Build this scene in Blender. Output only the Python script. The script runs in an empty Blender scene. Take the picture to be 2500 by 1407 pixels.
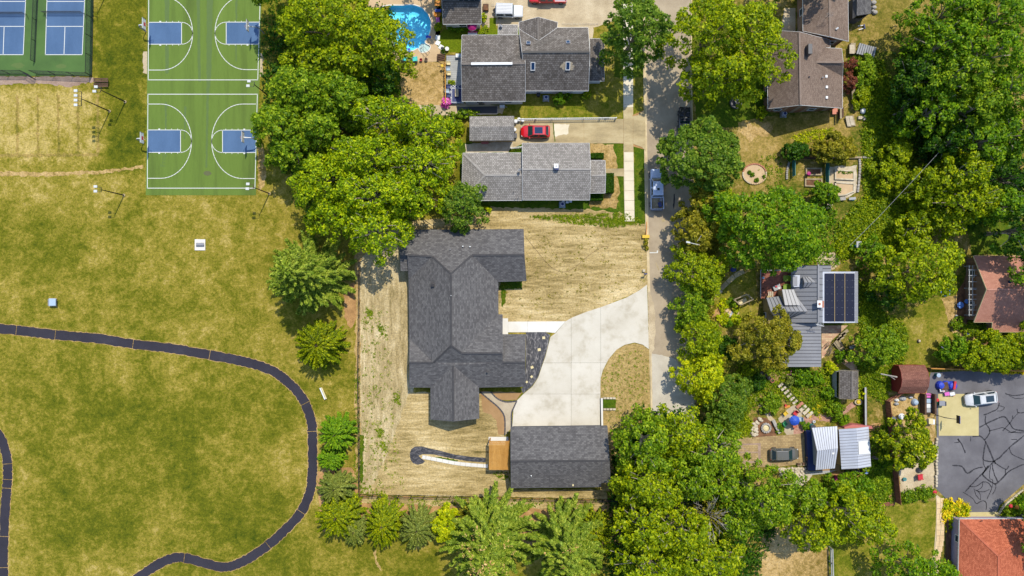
import bpy, math, random
import numpy as np
from mathutils import Vector, Matrix
from mathutils.geometry import tessellate_polygon

random.seed(7)
RNG = np.random.default_rng(11)
scene = bpy.context.scene
COL = scene.collection

# ------------------------------------------------------------------ camera, sky, sun, exposure
S = 15.0                       # photo pixels per metre on the ground
CX, CY = 1250.0, 703.5
H = 2500 / 36 * 24 / S         # camera height, metres
cam_d = bpy.data.cameras.new("camera")
cam_d.lens = 24; cam_d.sensor_width = 36; cam_d.clip_start = 1; cam_d.clip_end = 2000
cam = bpy.data.objects.new("camera", cam_d)
COL.objects.link(cam)
cam.location = (0, 0, H)
scene.camera = cam

SUN_EL = math.radians(60)
SHX, SHY = -0.42, -0.907       # direction the shadows fall on the ground
world = bpy.data.worlds.new("World")
scene.world = world
world.use_nodes = True
wn = world.node_tree.nodes
bg = wn["Background"]
skyt = wn.new("ShaderNodeTexSky")
skyt.sky_type = 'NISHITA'
skyt.sun_disc = False
skyt.sun_elevation = SUN_EL
skyt.sun_rotation = math.atan2(-SHX, -SHY)
skyt.air_density = 1.0; skyt.dust_density = 0.6; skyt.ozone_density = 2.5
world.node_tree.links.new(skyt.outputs[0], bg.inputs[0])
bg.inputs[1].default_value = 0.15
sun_d = bpy.data.lights.new("sun", 'SUN')
sun_d.energy = 2.9; sun_d.angle = math.radians(0.5); sun_d.color = (1.0, 0.94, 0.82)
sun = bpy.data.objects.new("sun", sun_d)
COL.objects.link(sun)
L = Vector((SHX * math.cos(SUN_EL), SHY * math.cos(SUN_EL), -math.sin(SUN_EL)))
sun.rotation_euler = L.to_track_quat('-Z', 'Y').to_euler()
sun.location = (30, 60, 90)
vs = scene.view_settings
vs.view_transform = 'Standard'; vs.look = 'None'; vs.exposure = 0.92; vs.gamma = 1; vs.use_curve_mapping = False

# ------------------------------------------------------------------ helpers
DZ = [0.0]          # lowers a house that stands on falling ground
def P(px, py, h=0.0):
    """photo pixel of a point h metres above the ground -> place in the world"""
    h += DZ[0]
    k = (H - h) / H / S
    return Vector(((px - CX) * k, (CY - py) * k, h))

def rgb(r, g, b, k=1.6):
    def f(c):
        c /= 255.0
        c = c / 12.92 if c <= 0.04045 else ((c + 0.055) / 1.055) ** 2.4
        return c / k
    return (f(r), f(g), f(b), 1)

KIDS = {}
def wloc(o):
    v = Vector(o.location)
    while o.parent:
        o = o.parent
        v += o.location
    return v

def adopt(o, parent):
    o.parent = parent
    KIDS.setdefault(parent.name, []).append(o)

def tag(o, label=None, cat=None, group=None, kind=None):
    if label: o["label"] = label
    if cat: o["category"] = cat
    if group: o["group"] = group
    if kind: o["kind"] = kind
    return o

def thing(name, label, cat, loc=(0, 0, 0), rz=0.0, group=None):
    o = bpy.data.objects.new(name, None)
    o.empty_display_size = 0.3
    COL.objects.link(o)
    o.location = loc; o.rotation_euler = (0, 0, rz)
    return tag(o, label, cat, group)

def dup(o, loc=None, rz=None, label=None, group=None, parent=None):
    c = o.copy()
    COL.objects.link(c)
    if loc is not None: c.location = loc
    if rz is not None: c.rotation_euler = (0, 0, rz)
    if label: c["label"] = label
    if group: c["group"] = group
    if parent: adopt(c, parent)
    for ch in KIDS.get(o.name, []):
        dup(ch, parent=c)
    return c

def link_mesh(name, me, mats, parent=None, kind=None, loc=None):
    for m in (mats if isinstance(mats, (list, tuple)) else [mats]):
        me.materials.append(m)
    o = bpy.data.objects.new(name, me)
    COL.objects.link(o)
    if loc is not None: o.location = loc
    if parent: adopt(o, parent)
    if kind: o["kind"] = kind
    return o

class MB:
    def __init__(s):
        s.v = []; s.f = []; s.uv = []
    def add(s, vs_, fs):
        n = len(s.v)
        s.v += [tuple(p) for p in vs_]
        s.f += [[i + n for i in f] for f in fs]
        return s
    def poly(s, pts):
        return s.add(pts, [list(range(len(pts)))])
    def box(s, c, size, rz=0.0, M=None):
        x, y, z = size[0] / 2, size[1] / 2, size[2] / 2
        R = M or Matrix.Rotation(rz, 3, 'Z')
        c = Vector(c)
        ps = [c + R @ Vector((a * x, b * y, d * z)) for a in (-1, 1) for b in (-1, 1) for d in (-1, 1)]
        return s.add(ps, [(0, 1, 3, 2), (4, 6, 7, 5), (0, 4, 5, 1), (2, 3, 7, 6), (0, 2, 6, 4), (1, 5, 7, 3)])
    def bar(s, a, b, w, h=None):
        a = Vector(a); b = Vector(b); d = b - a
        if d.length < 1e-6: return s
        R = d.to_track_quat('X', 'Z').to_matrix()
        return s.box((a + b) / 2, (d.length, w, h or w), M=R)
    def prism(s, pts, z0, z1):
        n = len(pts)
        area = sum(pts[i][0] * pts[(i + 1) % n][1] - pts[(i + 1) % n][0] * pts[i][1] for i in range(n))
        if area < 0: pts = pts[::-1]
        b = [(p[0], p[1], z0) for p in pts]; t = [(p[0], p[1], z1) for p in pts]
        fs = [list(range(2 * n - 1, n - 1, -1))[::-1], list(range(n))[::-1]]
        fs += [(i, (i + 1) % n, n + (i + 1) % n, n + i) for i in range(n)]
        return s.add(b + t, fs)
    def tube(s, pts, r, n=6):
        pts = [Vector(p) for p in pts]
        rs = r if isinstance(r, (list, tuple)) else [r] * len(pts)
        vs_ = []; fs = []
        for i, p in enumerate(pts):
            d = (pts[min(i + 1, len(pts) - 1)] - pts[max(i - 1, 0)])
            if d.length < 1e-6: d = Vector((0, 0, 1))
            R = d.to_track_quat('Z', 'Y').to_matrix()
            for k in range(n):
                a = 2 * math.pi * k / n
                vs_.append(p + R @ Vector((math.cos(a) * rs[i], math.sin(a) * rs[i], 0)))
        for i in range(len(pts) - 1):
            for k in range(n):
                fs.append((i * n + k, i * n + (k + 1) % n, (i + 1) * n + (k + 1) % n, (i + 1) * n + k))
        fs.append(list(range(n))[::-1]); fs.append([len(vs_) - n + k for k in range(n)])
        return s.add(vs_, fs)
    def lathe(s, c, prof, n=14, sx=1, sy=1):
        c = Vector(c); vs_ = []; fs = []
        for r, z in prof:
            for k in range(n):
                a = 2 * math.pi * k / n
                vs_.append(c + Vector((math.cos(a) * r * sx, math.sin(a) * r * sy, z)))
        for i in range(len(prof) - 1):
            for k in range(n):
                fs.append((i * n + k, i * n + (k + 1) % n, (i + 1) * n + (k + 1) % n, (i + 1) * n + k))
        fs.append(list(range(n))[::-1]); fs.append([len(vs_) - n + k for k in range(n)])
        return s.add(vs_, fs)
    def build(s, name, m, parent=None, local=False, smooth=False, bevel=0, kind=None, uvfun=None):
        if local: off = Vector((0, 0, 0))
        elif parent: off = wloc(parent)
        else:
            a = np.array(s.v)
            off = Vector(((a[:, 0].min() + a[:, 0].max()) / 2, (a[:, 1].min() + a[:, 1].max()) / 2, a[:, 2].min()))
        me = bpy.data.meshes.new(name)
        me.from_pydata([(p[0] - off.x, p[1] - off.y, p[2] - off.z) for p in s.v], [], s.f)
        if s.uv:
            ul = me.uv_layers.new(name="UVMap")
            ul.data.foreach_set("uv", [c for uv in s.uv for c in uv])
        if smooth:
            me.polygons.foreach_set("use_smooth", [True] * len(me.polygons))
        o = link_mesh(name, me, m, parent, kind, None if (parent or local) else off)
        if bevel:
            b = o.modifiers.new("bevel", 'BEVEL')
            b.width = bevel; b.segments = 2; b.limit_method = 'ANGLE'; b.angle_limit = math.radians(35)
        return o

def catmull(pts, n=6, closed=False):
    pts = [Vector(p) for p in pts]; out = []
    N = len(pts)
    for i in range(N if closed else N - 1):
        g = (lambda j: pts[j % N]) if closed else (lambda j: pts[max(0, min(N - 1, j))])
        p0, p1, p2, p3 = g(i - 1), g(i), g(i + 1), g(i + 2)
        for k in range(n):
            t = k / n
            out.append(0.5 * ((2 * p1) + (p2 - p0) * t + (2 * p0 - 5 * p1 + 4 * p2 - p3) * t * t + (3 * p1 - p0 - 3 * p2 + p3) * t ** 3))
    if not closed: out.append(pts[-1])
    return out

def ragged(pts, amp=4, step=7):
    out = []; N = len(pts); amp = min(amp, step * .4)
    for i in range(N):
        a = Vector(pts[i][:2]); b = Vector(pts[(i + 1) % N][:2])
        k = max(1, int((b - a).length / step))
        for j in range(k):
            p = a.lerp(b, j / k)
            out.append((p.x + random.uniform(-amp, amp), p.y + random.uniform(-amp, amp)))
    return out

LAID = []
def sheet(name, pts, lev, m, kind='structure', jit=0, step=7, parent=None, hole=None, thick=0.0):
    """a ground sheet, pts in photo pixels, lev times 4 mm above the ground"""
    if jit: pts = ragged(pts, jit, step)
    xs_ = [p[0] for p in pts]; ys_ = [p[1] for p in pts]; bb = (min(xs_), min(ys_), max(xs_), max(ys_))
    while any(abs(lv - lev) < .2 and bb[0] < b2[2] and b2[0] < bb[2] and bb[1] < b2[3] and b2[1] < bb[3] for lv, b2 in LAID): lev += .25
    LAID.append((lev, bb)); z = 0.004 * lev
    mb = MB()
    if thick:
        mb.prism([P(p[0], p[1]) for p in pts], 0.001, z + thick)
    elif hole:
        outer = [P(p[0], p[1]) for p in pts]; inner = [P(p[0], p[1]) for p in hole]
        allp = outer + inner
        tris = tessellate_polygon([outer, inner])
        fs = []
        for t in tris:
            a, b, c = (allp[i] for i in t)
            fs.append(t if (b - a).cross(c - a).z > 0 else (t[0], t[2], t[1]))
        mb.add([(p.x, p.y, z) for p in allp], fs)
    else:
        q = [P(p[0], p[1]) for p in pts]
        area = sum(q[i].x * q[(i + 1) % len(q)].y - q[(i + 1) % len(q)].x * q[i].y for i in range(len(q)))
        if area < 0: q = q[::-1]
        tris = tessellate_polygon([q])
        fs = []
        for t in tris:
            a, b, c = (q[i] for i in t)
            fs.append(t if (b - a).cross(c - a).z > 0 else (t[0], t[2], t[1]))
        mb.add([(p.x, p.y, z) for p in q], fs)
    return mb.build(name, m, parent, kind=kind if not parent else None)

def clip(poly, nx, ny, d):
    """keep nx*x+ny*y<=d"""
    out = []
    for i in range(len(poly)):
        a, b = poly[i], poly[(i + 1) % len(poly)]
        da = nx * a[0] + ny * a[1] - d; db = nx * b[0] + ny * b[1] - d
        if da <= 0: out.append(a)
        if (da < 0 < db) or (db < 0 < da):
            t = da / (da - db)
            out.append((a[0] + (b[0] - a[0]) * t, a[1] + (b[1] - a[1]) * t))
    return out

def slabs(parent, poly, xs, ys, m, z0, z1, gap=0.35, name='slab'):
    """cut a pixel polygon along lines x=xs and y=ys into slabs, each a part"""
    xs = [-1e5] + xs + [1e5]; ys = [-1e5] + ys + [1e5]
    for i in range(len(xs) - 1):
        for j in range(len(ys) - 1):
            q = clip(poly, -1, 0, -(xs[i] + gap)); q = clip(q, 1, 0, xs[i + 1] - gap) if q else q
            q = clip(q, 0, -1, -(ys[j] + gap)) if q else q
            q = clip(q, 0, 1, ys[j + 1] - gap) if q else q
            if len(q) < 3: continue
            ar = abs(sum(q[k][0] * q[(k + 1) % len(q)][1] - q[(k + 1) % len(q)][0] * q[k][1] for k in range(len(q)))) / 2
            if ar < 12: continue
            MB().prism([P(*p) for p in q], z0, z1 + random.uniform(-.003, .003)).build(name, m, parent)

# ------------------------------------------------------------------ materials
def newmat(name):
    m = bpy.data.materials.new(name); m.use_nodes = True
    n = m.node_tree.nodes; l = m.node_tree.links
    return m, n, l, n["Principled BSDF"]

def coords(n, l, kind, scale=(1, 1, 1), rot=0):
    if kind == 'pos':
        src = n.new("ShaderNodeNewGeometry").outputs["Position"]
    else:
        src = n.new("ShaderNodeTexCoord").outputs["UV" if kind == 'uv' else "Object"]
    mp = n.new("ShaderNodeMapping")
    mp.inputs["Scale"].default_value = scale; mp.inputs["Rotation"].default_value = (0, 0, rot)
    l.new(src, mp.inputs[0])
    return mp.outputs[0]

def noise(n, l, vec, scale, detail=5, rough=.6, dist=0):
    t = n.new("ShaderNodeTexNoise")
    t.inputs["Scale"].default_value = scale; t.inputs["Detail"].default_value = detail
    t.inputs["Roughness"].default_value = rough; t.inputs["Distortion"].default_value = dist
    l.new(vec, t.inputs["Vector"])
    return t.outputs["Fac"]

def ramp(n, l, fac, stops):
    r = n.new("ShaderNodeValToRGB"); e = r.color_ramp.elements
    while len(e) < len(stops): e.new(0.5)
    for i, (p, c) in enumerate(stops):
        e[i].position = p; e[i].color = c if len(c) == 4 else (*c, 1)
    l.new(fac, r.inputs[0])
    return r.outputs[0]

def math_(n, l, op, a, b=None):
    t = n.new("ShaderNodeMath"); t.operation = op
    for i, x in enumerate((a, b)):
        if x is None: continue
        if hasattr(x, 'type') and not isinstance(x, (int, float)): l.new(x, t.inputs[i])
        else: t.inputs[i].default_value = x
    return t.outputs[0]

def mixc(n, l, fac, a, b, mode='MIX'):
    t = n.new("ShaderNodeMix"); t.data_type = 'RGBA'; t.blend_type = mode
    for sock, x in ((t.inputs["Factor"], fac), (t.inputs[6], a), (t.inputs[7], b)):
        if isinstance(x, (int, float, tuple, list)): sock.default_value = x
        else: l.new(x, sock)
    return t.outputs[2]

def bump(n, l, bsdf, fac, strength, dist=0.05):
    b = n.new("ShaderNodeBump"); b.inputs["Strength"].default_value = strength; b.inputs["Distance"].default_value = dist
    l.new(fac, b.inputs["Height"]); l.new(b.outputs[0], bsdf.inputs["Normal"])

def mat(name, stops, scale=1.0, fine=.25, fscale=9, rough=.85, bmp=.25, coord='pos', vs_=(1, 1, 1), spec=.25, metal=0, dist=0, detail=5, coat=0):
    m, n, l, b = newmat(name)
    if isinstance(stops, tuple): stops = [(0.3, tuple(c * .86 for c in stops[:3])), (0.7, tuple(c * 1.12 for c in stops[:3]))]
    v = coords(n, l, coord, vs_)
    c = ramp(n, l, noise(n, l, v, scale, detail, .62, dist), stops)
    f = noise(n, l, v, fscale, 4, .7)
    g = ramp(n, l, f, [(0.25, (1 - fine,) * 3), (0.72, (1 + fine,) * 3)])
    c = mixc(n, l, 1.0, c, g, 'MULTIPLY')
    l.new(c, b.inputs["Base Color"])
    b.inputs["Roughness"].default_value = rough; b.inputs["Specular IOR Level"].default_value = spec
    b.inputs["Metallic"].default_value = metal; b.inputs["Coat Weight"].default_value = coat
    if bmp: bump(n, l, b, f, bmp)
    return m

def flat(name, c, rough=.6, spec=.4, metal=0, coat=0, fine=.06):
    return mat(name, [(0.3, tuple(x * .95 for x in c[:3])), (0.7, tuple(min(1, x * 1.05) for x in c[:3]))], scale=2.5, fine=fine, fscale=30,
               rough=rough, bmp=0, coord='obj', spec=spec, metal=metal, coat=coat)

def grass(name, dark, green, tan, straw, bias=0.0, big=.09, med=.55, streak=0, rot=0, amp=.9, zones=()):
    m, n, l, b = newmat(name)
    v = coords(n, l, 'pos')
    sv = coords(n, l, 'pos', (1 - streak, 1, 1) if rot else (1, 1 - streak, 1)) if streak else v
    f1 = noise(n, l, v, big, 4, .6, .4); f2 = noise(n, l, sv, med, 7, .72, .5); f3 = noise(n, l, sv, 1.9, 6, .8)
    s = math_(n, l, 'ADD', math_(n, l, 'MULTIPLY', f1, .30), math_(n, l, 'MULTIPLY', f2, .36))
    s = math_(n, l, 'ADD', s, math_(n, l, 'MULTIPLY', f3, .34))
    s = math_(n, l, 'ADD', math_(n, l, 'MULTIPLY', math_(n, l, 'SUBTRACT', s, .5), 3.0 * amp), .5 + bias)
    if zones:       # where the turf is drier or lusher, with soft wandering edges
        sp = n.new("ShaderNodeSeparateXYZ"); l.new(v, sp.inputs[0])
        wob = math_(n, l, 'MULTIPLY', math_(n, l, 'SUBTRACT', noise(n, l, v, .35, 5, .7), .5), 9.0)
        for x0, y0, x1, y1, soft, dlt in zones:
            A, B = P(x0, y1), P(x1, y0); m_ = None
            for ax, lo, hi in ((0, A.x, B.x), (1, A.y, B.y)):
                q = math_(n, l, 'ADD', sp.outputs[ax], wob)
                for sgn, e_ in ((1, lo), (-1, hi)):
                    r = n.new("ShaderNodeMapRange"); r.interpolation_type = 'SMOOTHSTEP'; l.new(q, r.inputs[0])
                    r.inputs[1].default_value = e_ - sgn * soft; r.inputs[2].default_value = e_ + sgn * soft
                    m_ = math_(n, l, 'MULTIPLY', m_, r.outputs[0]) if m_ else r.outputs[0]
            s = math_(n, l, 'ADD', s, math_(n, l, 'MULTIPLY', m_, dlt))
    c = ramp(n, l, s, [(0.10, dark), (0.40, green), (0.62, tan), (0.92, straw)])
    f4 = noise(n, l, v, 3.6, 4, .9)
    g = ramp(n, l, f4, [(0.3, (.5,) * 3), (0.5, (.98,) * 3), (0.7, (1.5, 1.42, 1.25))])
    c = mixc(n, l, 1.0, c, g, 'MULTIPLY')
    l.new(c, b.inputs["Base Color"]); b.inputs["Roughness"].default_value = .95; b.inputs["Specular IOR Level"].default_value = .1
    bump(n, l, b, f4, .55, .12)
    return m

def shingle(name, c1, c2, stain=.18, bw=.55, rh=.2, mort=.02, contrast=1.0, mc=None):
    m, n, l, b = newmat(name)
    v = coords(n, l, 'uv')
    t = n.new("ShaderNodeTexBrick")
    t.inputs["Scale"].default_value = 1; t.inputs["Mortar Size"].default_value = mort
    t.inputs["Brick Width"].default_value = bw; t.inputs["Row Height"].default_value = rh
    t.inputs["Color1"].default_value = c1; t.inputs["Color2"].default_value = c2
    t.inputs["Mortar"].default_value = mc or tuple(x * .45 for x in c1[:3]) + (1,)
    t.inputs["Mortar Smooth"].default_value = .4; t.offset = .37; t.squash = 1.0
    l.new(v, t.inputs["Vector"])
    s = noise(n, l, v, .22, 5, .65, .5)
    g = ramp(n, l, s, [(0.3, (1 - stain,) * 3), (0.7, (1 + stain,) * 3)])
    c = mixc(n, l, 1.0, t.outputs["Color"], g, 'MULTIPLY')
    f = noise(n, l, v, 11, 3, .8)
    c = mixc(n, l, 1.0, c, ramp(n, l, f, [(0.25, (.78,) * 3), (0.75, (1.22,) * 3)]), 'MULTIPLY')
    l.new(c, b.inputs["Base Color"]); b.inputs["Roughness"].default_value = .9; b.inputs["Specular IOR Level"].default_value = .2
    bump(n, l, b, t.outputs["Fac"], -.5, .03)
    return m

LEAF = 1.75
def leafmat(name, a, c, d, tr=.42):
    a, c, d = ([x * LEAF for x in q[:3]] + [1] for q in (a, c, d))
    m, n, l, b = newmat(name)
    n.remove(b)
    geo = n.new("ShaderNodeNewGeometry")
    r = ramp(n, l, geo.outputs["Random Per Island"], [(0.0, a), (0.55, c), (1.0, d)])
    v = coords(n, l, 'pos')
    big = noise(n, l, v, .5, 3, .6)
    r = mixc(n, l, 1.0, r, ramp(n, l, big, [(0.3, (.74, .82, .8)), (0.7, (1.26, 1.16, 1.1))]), 'MULTIPLY')
    df = n.new("ShaderNodeBsdfDiffuse"); ts = n.new("ShaderNodeBsdfTranslucent"); gl = n.new("ShaderNodeBsdfGlossy")
    gl.inputs["Roughness"].default_value = .5
    gl.inputs["Color"].default_value = (.5, .5, .5, 1)
    l.new(r, df.inputs[0]); l.new(r, ts.inputs[0])
    mx = n.new("ShaderNodeMixShader"); mx.inputs[0].default_value = tr
    l.new(df.outputs[0], mx.inputs[1]); l.new(ts.outputs[0], mx.inputs[2])
    m2 = n.new("ShaderNodeMixShader"); m2.inputs[0].default_value = .015
    l.new(mx.outputs[0], m2.inputs[1]); l.new(gl.outputs[0], m2.inputs[2])
    l.new(m2.outputs[0], n["Material Output"].inputs[0])
    return m

def bricks(name, c1, c2, mortar, bw=.45, rh=.22, coord='pos', rot=0, ms=.02, stain=.25, off=.5):
    m, n, l, b = newmat(name)
    v = coords(n, l, coord, (1, 1, 1), rot)
    t = n.new("ShaderNodeTexBrick")
    t.inputs["Scale"].default_value = 1; t.inputs["Mortar Size"].default_value = ms
    t.inputs["Brick Width"].default_value = bw; t.inputs["Row Height"].default_value = rh
    t.inputs["Color1"].default_value = c1; t.inputs["Color2"].default_value = c2; t.inputs["Mortar"].default_value = mortar
    t.offset = off; t.squash = 1.4
    l.new(v, t.inputs["Vector"])
    s = noise(n, l, v, .5, 6, .7, .4)
    c = mixc(n, l, 1.0, t.outputs["Color"], ramp(n, l, s, [(0.3, (1 - stain,) * 3), (0.7, (1 + stain,) * 3)]), 'MULTIPLY')
    l.new(c, b.inputs["Base Color"]); b.inputs["Roughness"].default_value = .9; b.inputs["Specular IOR Level"].default_value = .2
    bump(n, l, b, t.outputs["Fac"], -.4, .03)
    return m

def glass(name, c=(.02, .035, .045, 1), rough=.06):
    m, n, l, b = newmat(name)
    b.inputs["Base Color"].default_value = c; b.inputs["Roughness"].default_value = rough; b.inputs["Specular IOR Level"].default_value = .6
    v = coords(n, l, 'obj'); bump(n, l, b, noise(n, l, v, 1.5, 2), .03)
    return m

M_ = {}
M_['park'] = grass('park_grass', rgb(64, 80, 8), rgb(111, 112, 22), rgb(156, 141, 54), rgb(208, 183, 112), .035, zones=((-60, 215, 258, 380, 1.5, .24), (234, -60, 350, 430, 1.2, -.2), (60, 900, 720, 1350, 6, -.11), (-40, 530, 330, 700, 6, -.07), (560, 1330, 1060, 1420, 4, -.12), (-60, 395, 620, 520, 3, .05)))
M_['park_lush'] = grass('lush_grass', rgb(56, 86, 8), rgb(92, 114, 20), rgb(132, 134, 44), rgb(184, 166, 96), -.02)
M_['park_dry'] = grass('dry_grass', rgb(84, 92, 22), rgb(134, 122, 50), rgb(176, 150, 84), rgb(208, 180, 122), .02)
M_['lawn'] = grass('house_lawn', rgb(62, 84, 8), rgb(108, 116, 22), rgb(148, 138, 50), rgb(190, 168, 98), 0, amp=1.0)
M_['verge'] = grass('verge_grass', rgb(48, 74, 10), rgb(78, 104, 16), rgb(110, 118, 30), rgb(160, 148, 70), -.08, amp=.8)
M_['turf'] = grass('artificial_turf', rgb(78, 100, 12), rgb(104, 122, 16), rgb(118, 130, 24), rgb(130, 136, 40), -.05, amp=.4)
M_['drypatch'] = grass('parched_lawn', rgb(96, 88, 26), rgb(150, 126, 66), rgb(196, 164, 106), rgb(222, 192, 138), .06, med=.9)
M_['straw_v'] = grass('straw_cover_lengthwise', rgb(108, 98, 54), rgb(176, 156, 110), rgb(204, 184, 138), rgb(236, 218, 178), .05, amp=1.05, streak=.82, med=1.1)
M_['straw_h'] = grass('straw_cover_crosswise', rgb(96, 86, 40), rgb(170, 148, 96), rgb(202, 178, 124), rgb(236, 214, 164), .04, amp=1.1, streak=.85, rot=math.pi / 2, med=1.1)
M_['straw_i'] = grass('straw_island', rgb(90, 90, 28), rgb(160, 138, 80), rgb(190, 162, 104), rgb(214, 188, 132), .02, med=1.3)
M_['soil'] = mat('bare_soil', [(0.3, rgb(150, 112, 68)), (0.55, rgb(190, 146, 92)), (0.75, rgb(216, 180, 124))], .6, .35, 6, bmp=.5)
M_['mulch'] = mat('mulch', [(0.3, rgb(90, 62, 42)), (0.6, rgb(140, 98, 66)), (0.8, rgb(170, 130, 90))], 1.1, .4, 7, bmp=.6)
M_['weedy'] = grass('weedy_ground', rgb(50, 66, 14), rgb(96, 106, 26), rgb(146, 128, 58), rgb(206, 176, 118), .05, med=.8, amp=1.15)
M_['road'] = mat('road_asphalt', [(0.2, rgb(148, 130, 104)), (0.5, rgb(178, 160, 132)), (0.8, rgb(198, 180, 150))], .28, .13, 12, bmp=.2)
M_['road_light'] = mat('worn_concrete_road', [(0.2, rgb(176, 166, 148)), (0.5, rgb(204, 194, 174)), (0.8, rgb(224, 216, 194))], .3, .12, 10, bmp=.2)
M_['gutter'] = mat('gutter_concrete', [(0.25, rgb(196, 172, 128)), (0.6, rgb(224, 202, 158)), (0.85, rgb(238, 222, 184))], .9, .15, 8)
M_['newconc'] = mat('new_concrete', [(0.2, rgb(196, 186, 164)), (0.5, rgb(220, 211, 192)), (0.8, rgb(232, 225, 208))], .2, .06, 9, bmp=.06)
_m = M_['newconc']; _n = _m.node_tree.nodes; _l = _m.node_tree.links; _b = _n["Principled BSDF"]
_c = _b.inputs["Base Color"].links[0].from_socket; _oi = _n.new("ShaderNodeObjectInfo"); _v = coords(_n, _l, 'pos')
_c = mixc(_n, _l, 1.0, _c, ramp(_n, _l, _oi.outputs["Random"], [(0, (.9, .9, .88)), (1, (1.04, 1.04, 1.04))]), 'MULTIPLY')
_c = mixc(_n, _l, 1.0, _c, ramp(_n, _l, noise(_n, _l, _v, .4, 7, .7, .1), [(.3, (.84, .82, .77)), (.5, (1, 1, 1))]), 'MULTIPLY')
_l.new(_c, _b.inputs["Base Color"])
M_['whiteconc'] = mat('white_concrete', [(0.3, rgb(228, 222, 208)), (0.7, rgb(244, 240, 228))], .4, .05, 9, bmp=.06)
M_['walk'] = mat('sidewalk_concrete', [(0.3, rgb(226, 212, 180)), (0.7, rgb(242, 230, 202))], .5, .06, 10, bmp=.08)
M_['oldconc'] = mat('old_concrete', [(0.25, rgb(140, 124, 92)), (0.5, rgb(190, 170, 126)), (0.8, rgb(222, 204, 160))], .32, .16, 9, vs_=(.6, 1.4, 1))
M_['deckconc'] = mat('pool_concrete', [(0.3, rgb(200, 170, 130)), (0.7, rgb(222, 192, 150))], .5, .08, 10)
M_['gravel'] = mat('gravel', [(0.3, rgb(176, 156, 122)), (0.55, rgb(206, 186, 150)), (0.8, rgb(228, 212, 180))], .35, .3, 7, bmp=.5)
M_['pinkgravel'] = mat('pink_gravel', [(0.3, rgb(150, 124, 104)), (0.7, rgb(186, 160, 140))], .8, .28, 7, bmp=.4)
M_['path'] = mat('path_asphalt', [(0.3, rgb(46, 43, 52)), (0.6, rgb(56, 53, 62)), (0.85, rgb(76, 73, 82))], .35, .1, 10, bmp=.15, vs_=(.6, .6, 1))
M_['asphalt'] = mat('sealed_asphalt', [(0.2, rgb(92, 89, 92)), (0.5, rgb(112, 109, 111)), (0.8, rgb(134, 131, 132))], .25, .1, 11, bmp=.12)
M_['seal'] = flat('crack_sealant', rgb(52, 50, 54), .7)
M_['tanconc'] = mat('tan_concrete', [(0.3, rgb(196, 180, 124)), (0.7, rgb(214, 198, 142))], .5, .06, 9)
M_['courtgreen'] = mat('court_green', [(0.25, rgb(82, 100, 38)), (0.5, rgb(104, 128, 48)), (0.75, rgb(112, 136, 54))], .3, .09, 8, bmp=.05, vs_=(1.5, .12, 1))
M_['pickgreen'] = mat('pickleball_green', [(0.25, rgb(68, 96, 48)), (0.55, rgb(84, 116, 56)), (0.8, rgb(94, 126, 62))], .2, .07, 8, bmp=.05)
M_['courtblue'] = mat('court_blue', [(0.25, rgb(72, 100, 134)), (0.6, rgb(86, 115, 150)), (0.85, rgb(94, 123, 158))], .25, .07, 8, bmp=.05, vs_=(1.2, .4, 1))
M_['line'] = flat('white_line_paint', rgb(226, 226, 216), .7)
M_['stain'] = flat('court_scuff', rgb(92, 116, 52), .8)
M_['stain2'] = flat('court_burn_mark', rgb(96, 100, 60), .8, fine=.3)
M_['black'] = flat('black_metal', rgb(34, 32, 34), .5)
M_['darkgrey'] = flat('dark_grey_metal', rgb(70, 70, 74), .5)
M_['grey'] = flat('grey_metal', rgb(150, 150, 154), .45)
M_['white'] = flat('white_paint', rgb(236, 236, 232), .5)
M_['white_wall'] = flat('white_siding', rgb(226, 226, 226), .7)
M_['tan_wall'] = flat('tan_stucco', rgb(190, 164, 112), .85)
M_['purple_wall'] = flat('grey_siding', rgb(176, 160, 176), .8)
M_['brick_wall'] = bricks('brick_wall', rgb(160, 112, 76), rgb(128, 84, 58), rgb(170, 150, 128), .3, .1, coord='obj')
M_['red_wall'] = flat('red_barn_paint', rgb(150, 44, 36), .7)
M_['charcoal_wall'] = flat('charcoal_siding', rgb(88, 88, 92), .8)
M_['sh_char'] = shingle('charcoal_shingles', rgb(92, 89, 88), rgb(122, 119, 116), .07, .44, .25, .015)
M_['sh_brown'] = shingle('weathered_brown_shingles', rgb(104, 96, 88), rgb(140, 132, 124), .22, .4, .3, .03)
M_['sh_grey'] = shingle('grey_shingles', rgb(142, 136, 128), rgb(178, 171, 162), .1, .36, .28, .03)
M_['sh_rust'] = shingle('rusty_brown_shingles', rgb(128, 108, 94), rgb(154, 134, 118), .15, .3, .16, .018)
M_['sh_red'] = shingle('orange_red_shingles', rgb(176, 92, 62), rgb(216, 124, 88), .1, .34, .16, .018)
M_['sh_maroon'] = shingle('maroon_shingles', rgb(132, 86, 72), rgb(160, 110, 92), .12, .34, .2, .02)
M_['sh_mauve'] = shingle('mauve_shingles', rgb(186, 128, 106), rgb(204, 146, 122), .12, .34, .18, .018)
M_['seam'] = mat('grey_seam_metal', [(0.3, rgb(134, 134, 136)), (0.7, rgb(152, 152, 154))], .3, .05, 12, rough=.42, bmp=0, spec=.4, metal=.0)
M_['seam_light'] = mat('pale_corrugated_metal', [(0.3, rgb(184, 188, 198)), (0.7, rgb(206, 210, 218))], .4, .06, 10, rough=.42, bmp=0, spec=.4)
M_['solar'] = mat('solar_glass', [(0.3, rgb(30, 29, 40)), (0.7, rgb(40, 39, 54))], .6, .05, 10, rough=.16, bmp=0, spec=.45)
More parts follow.
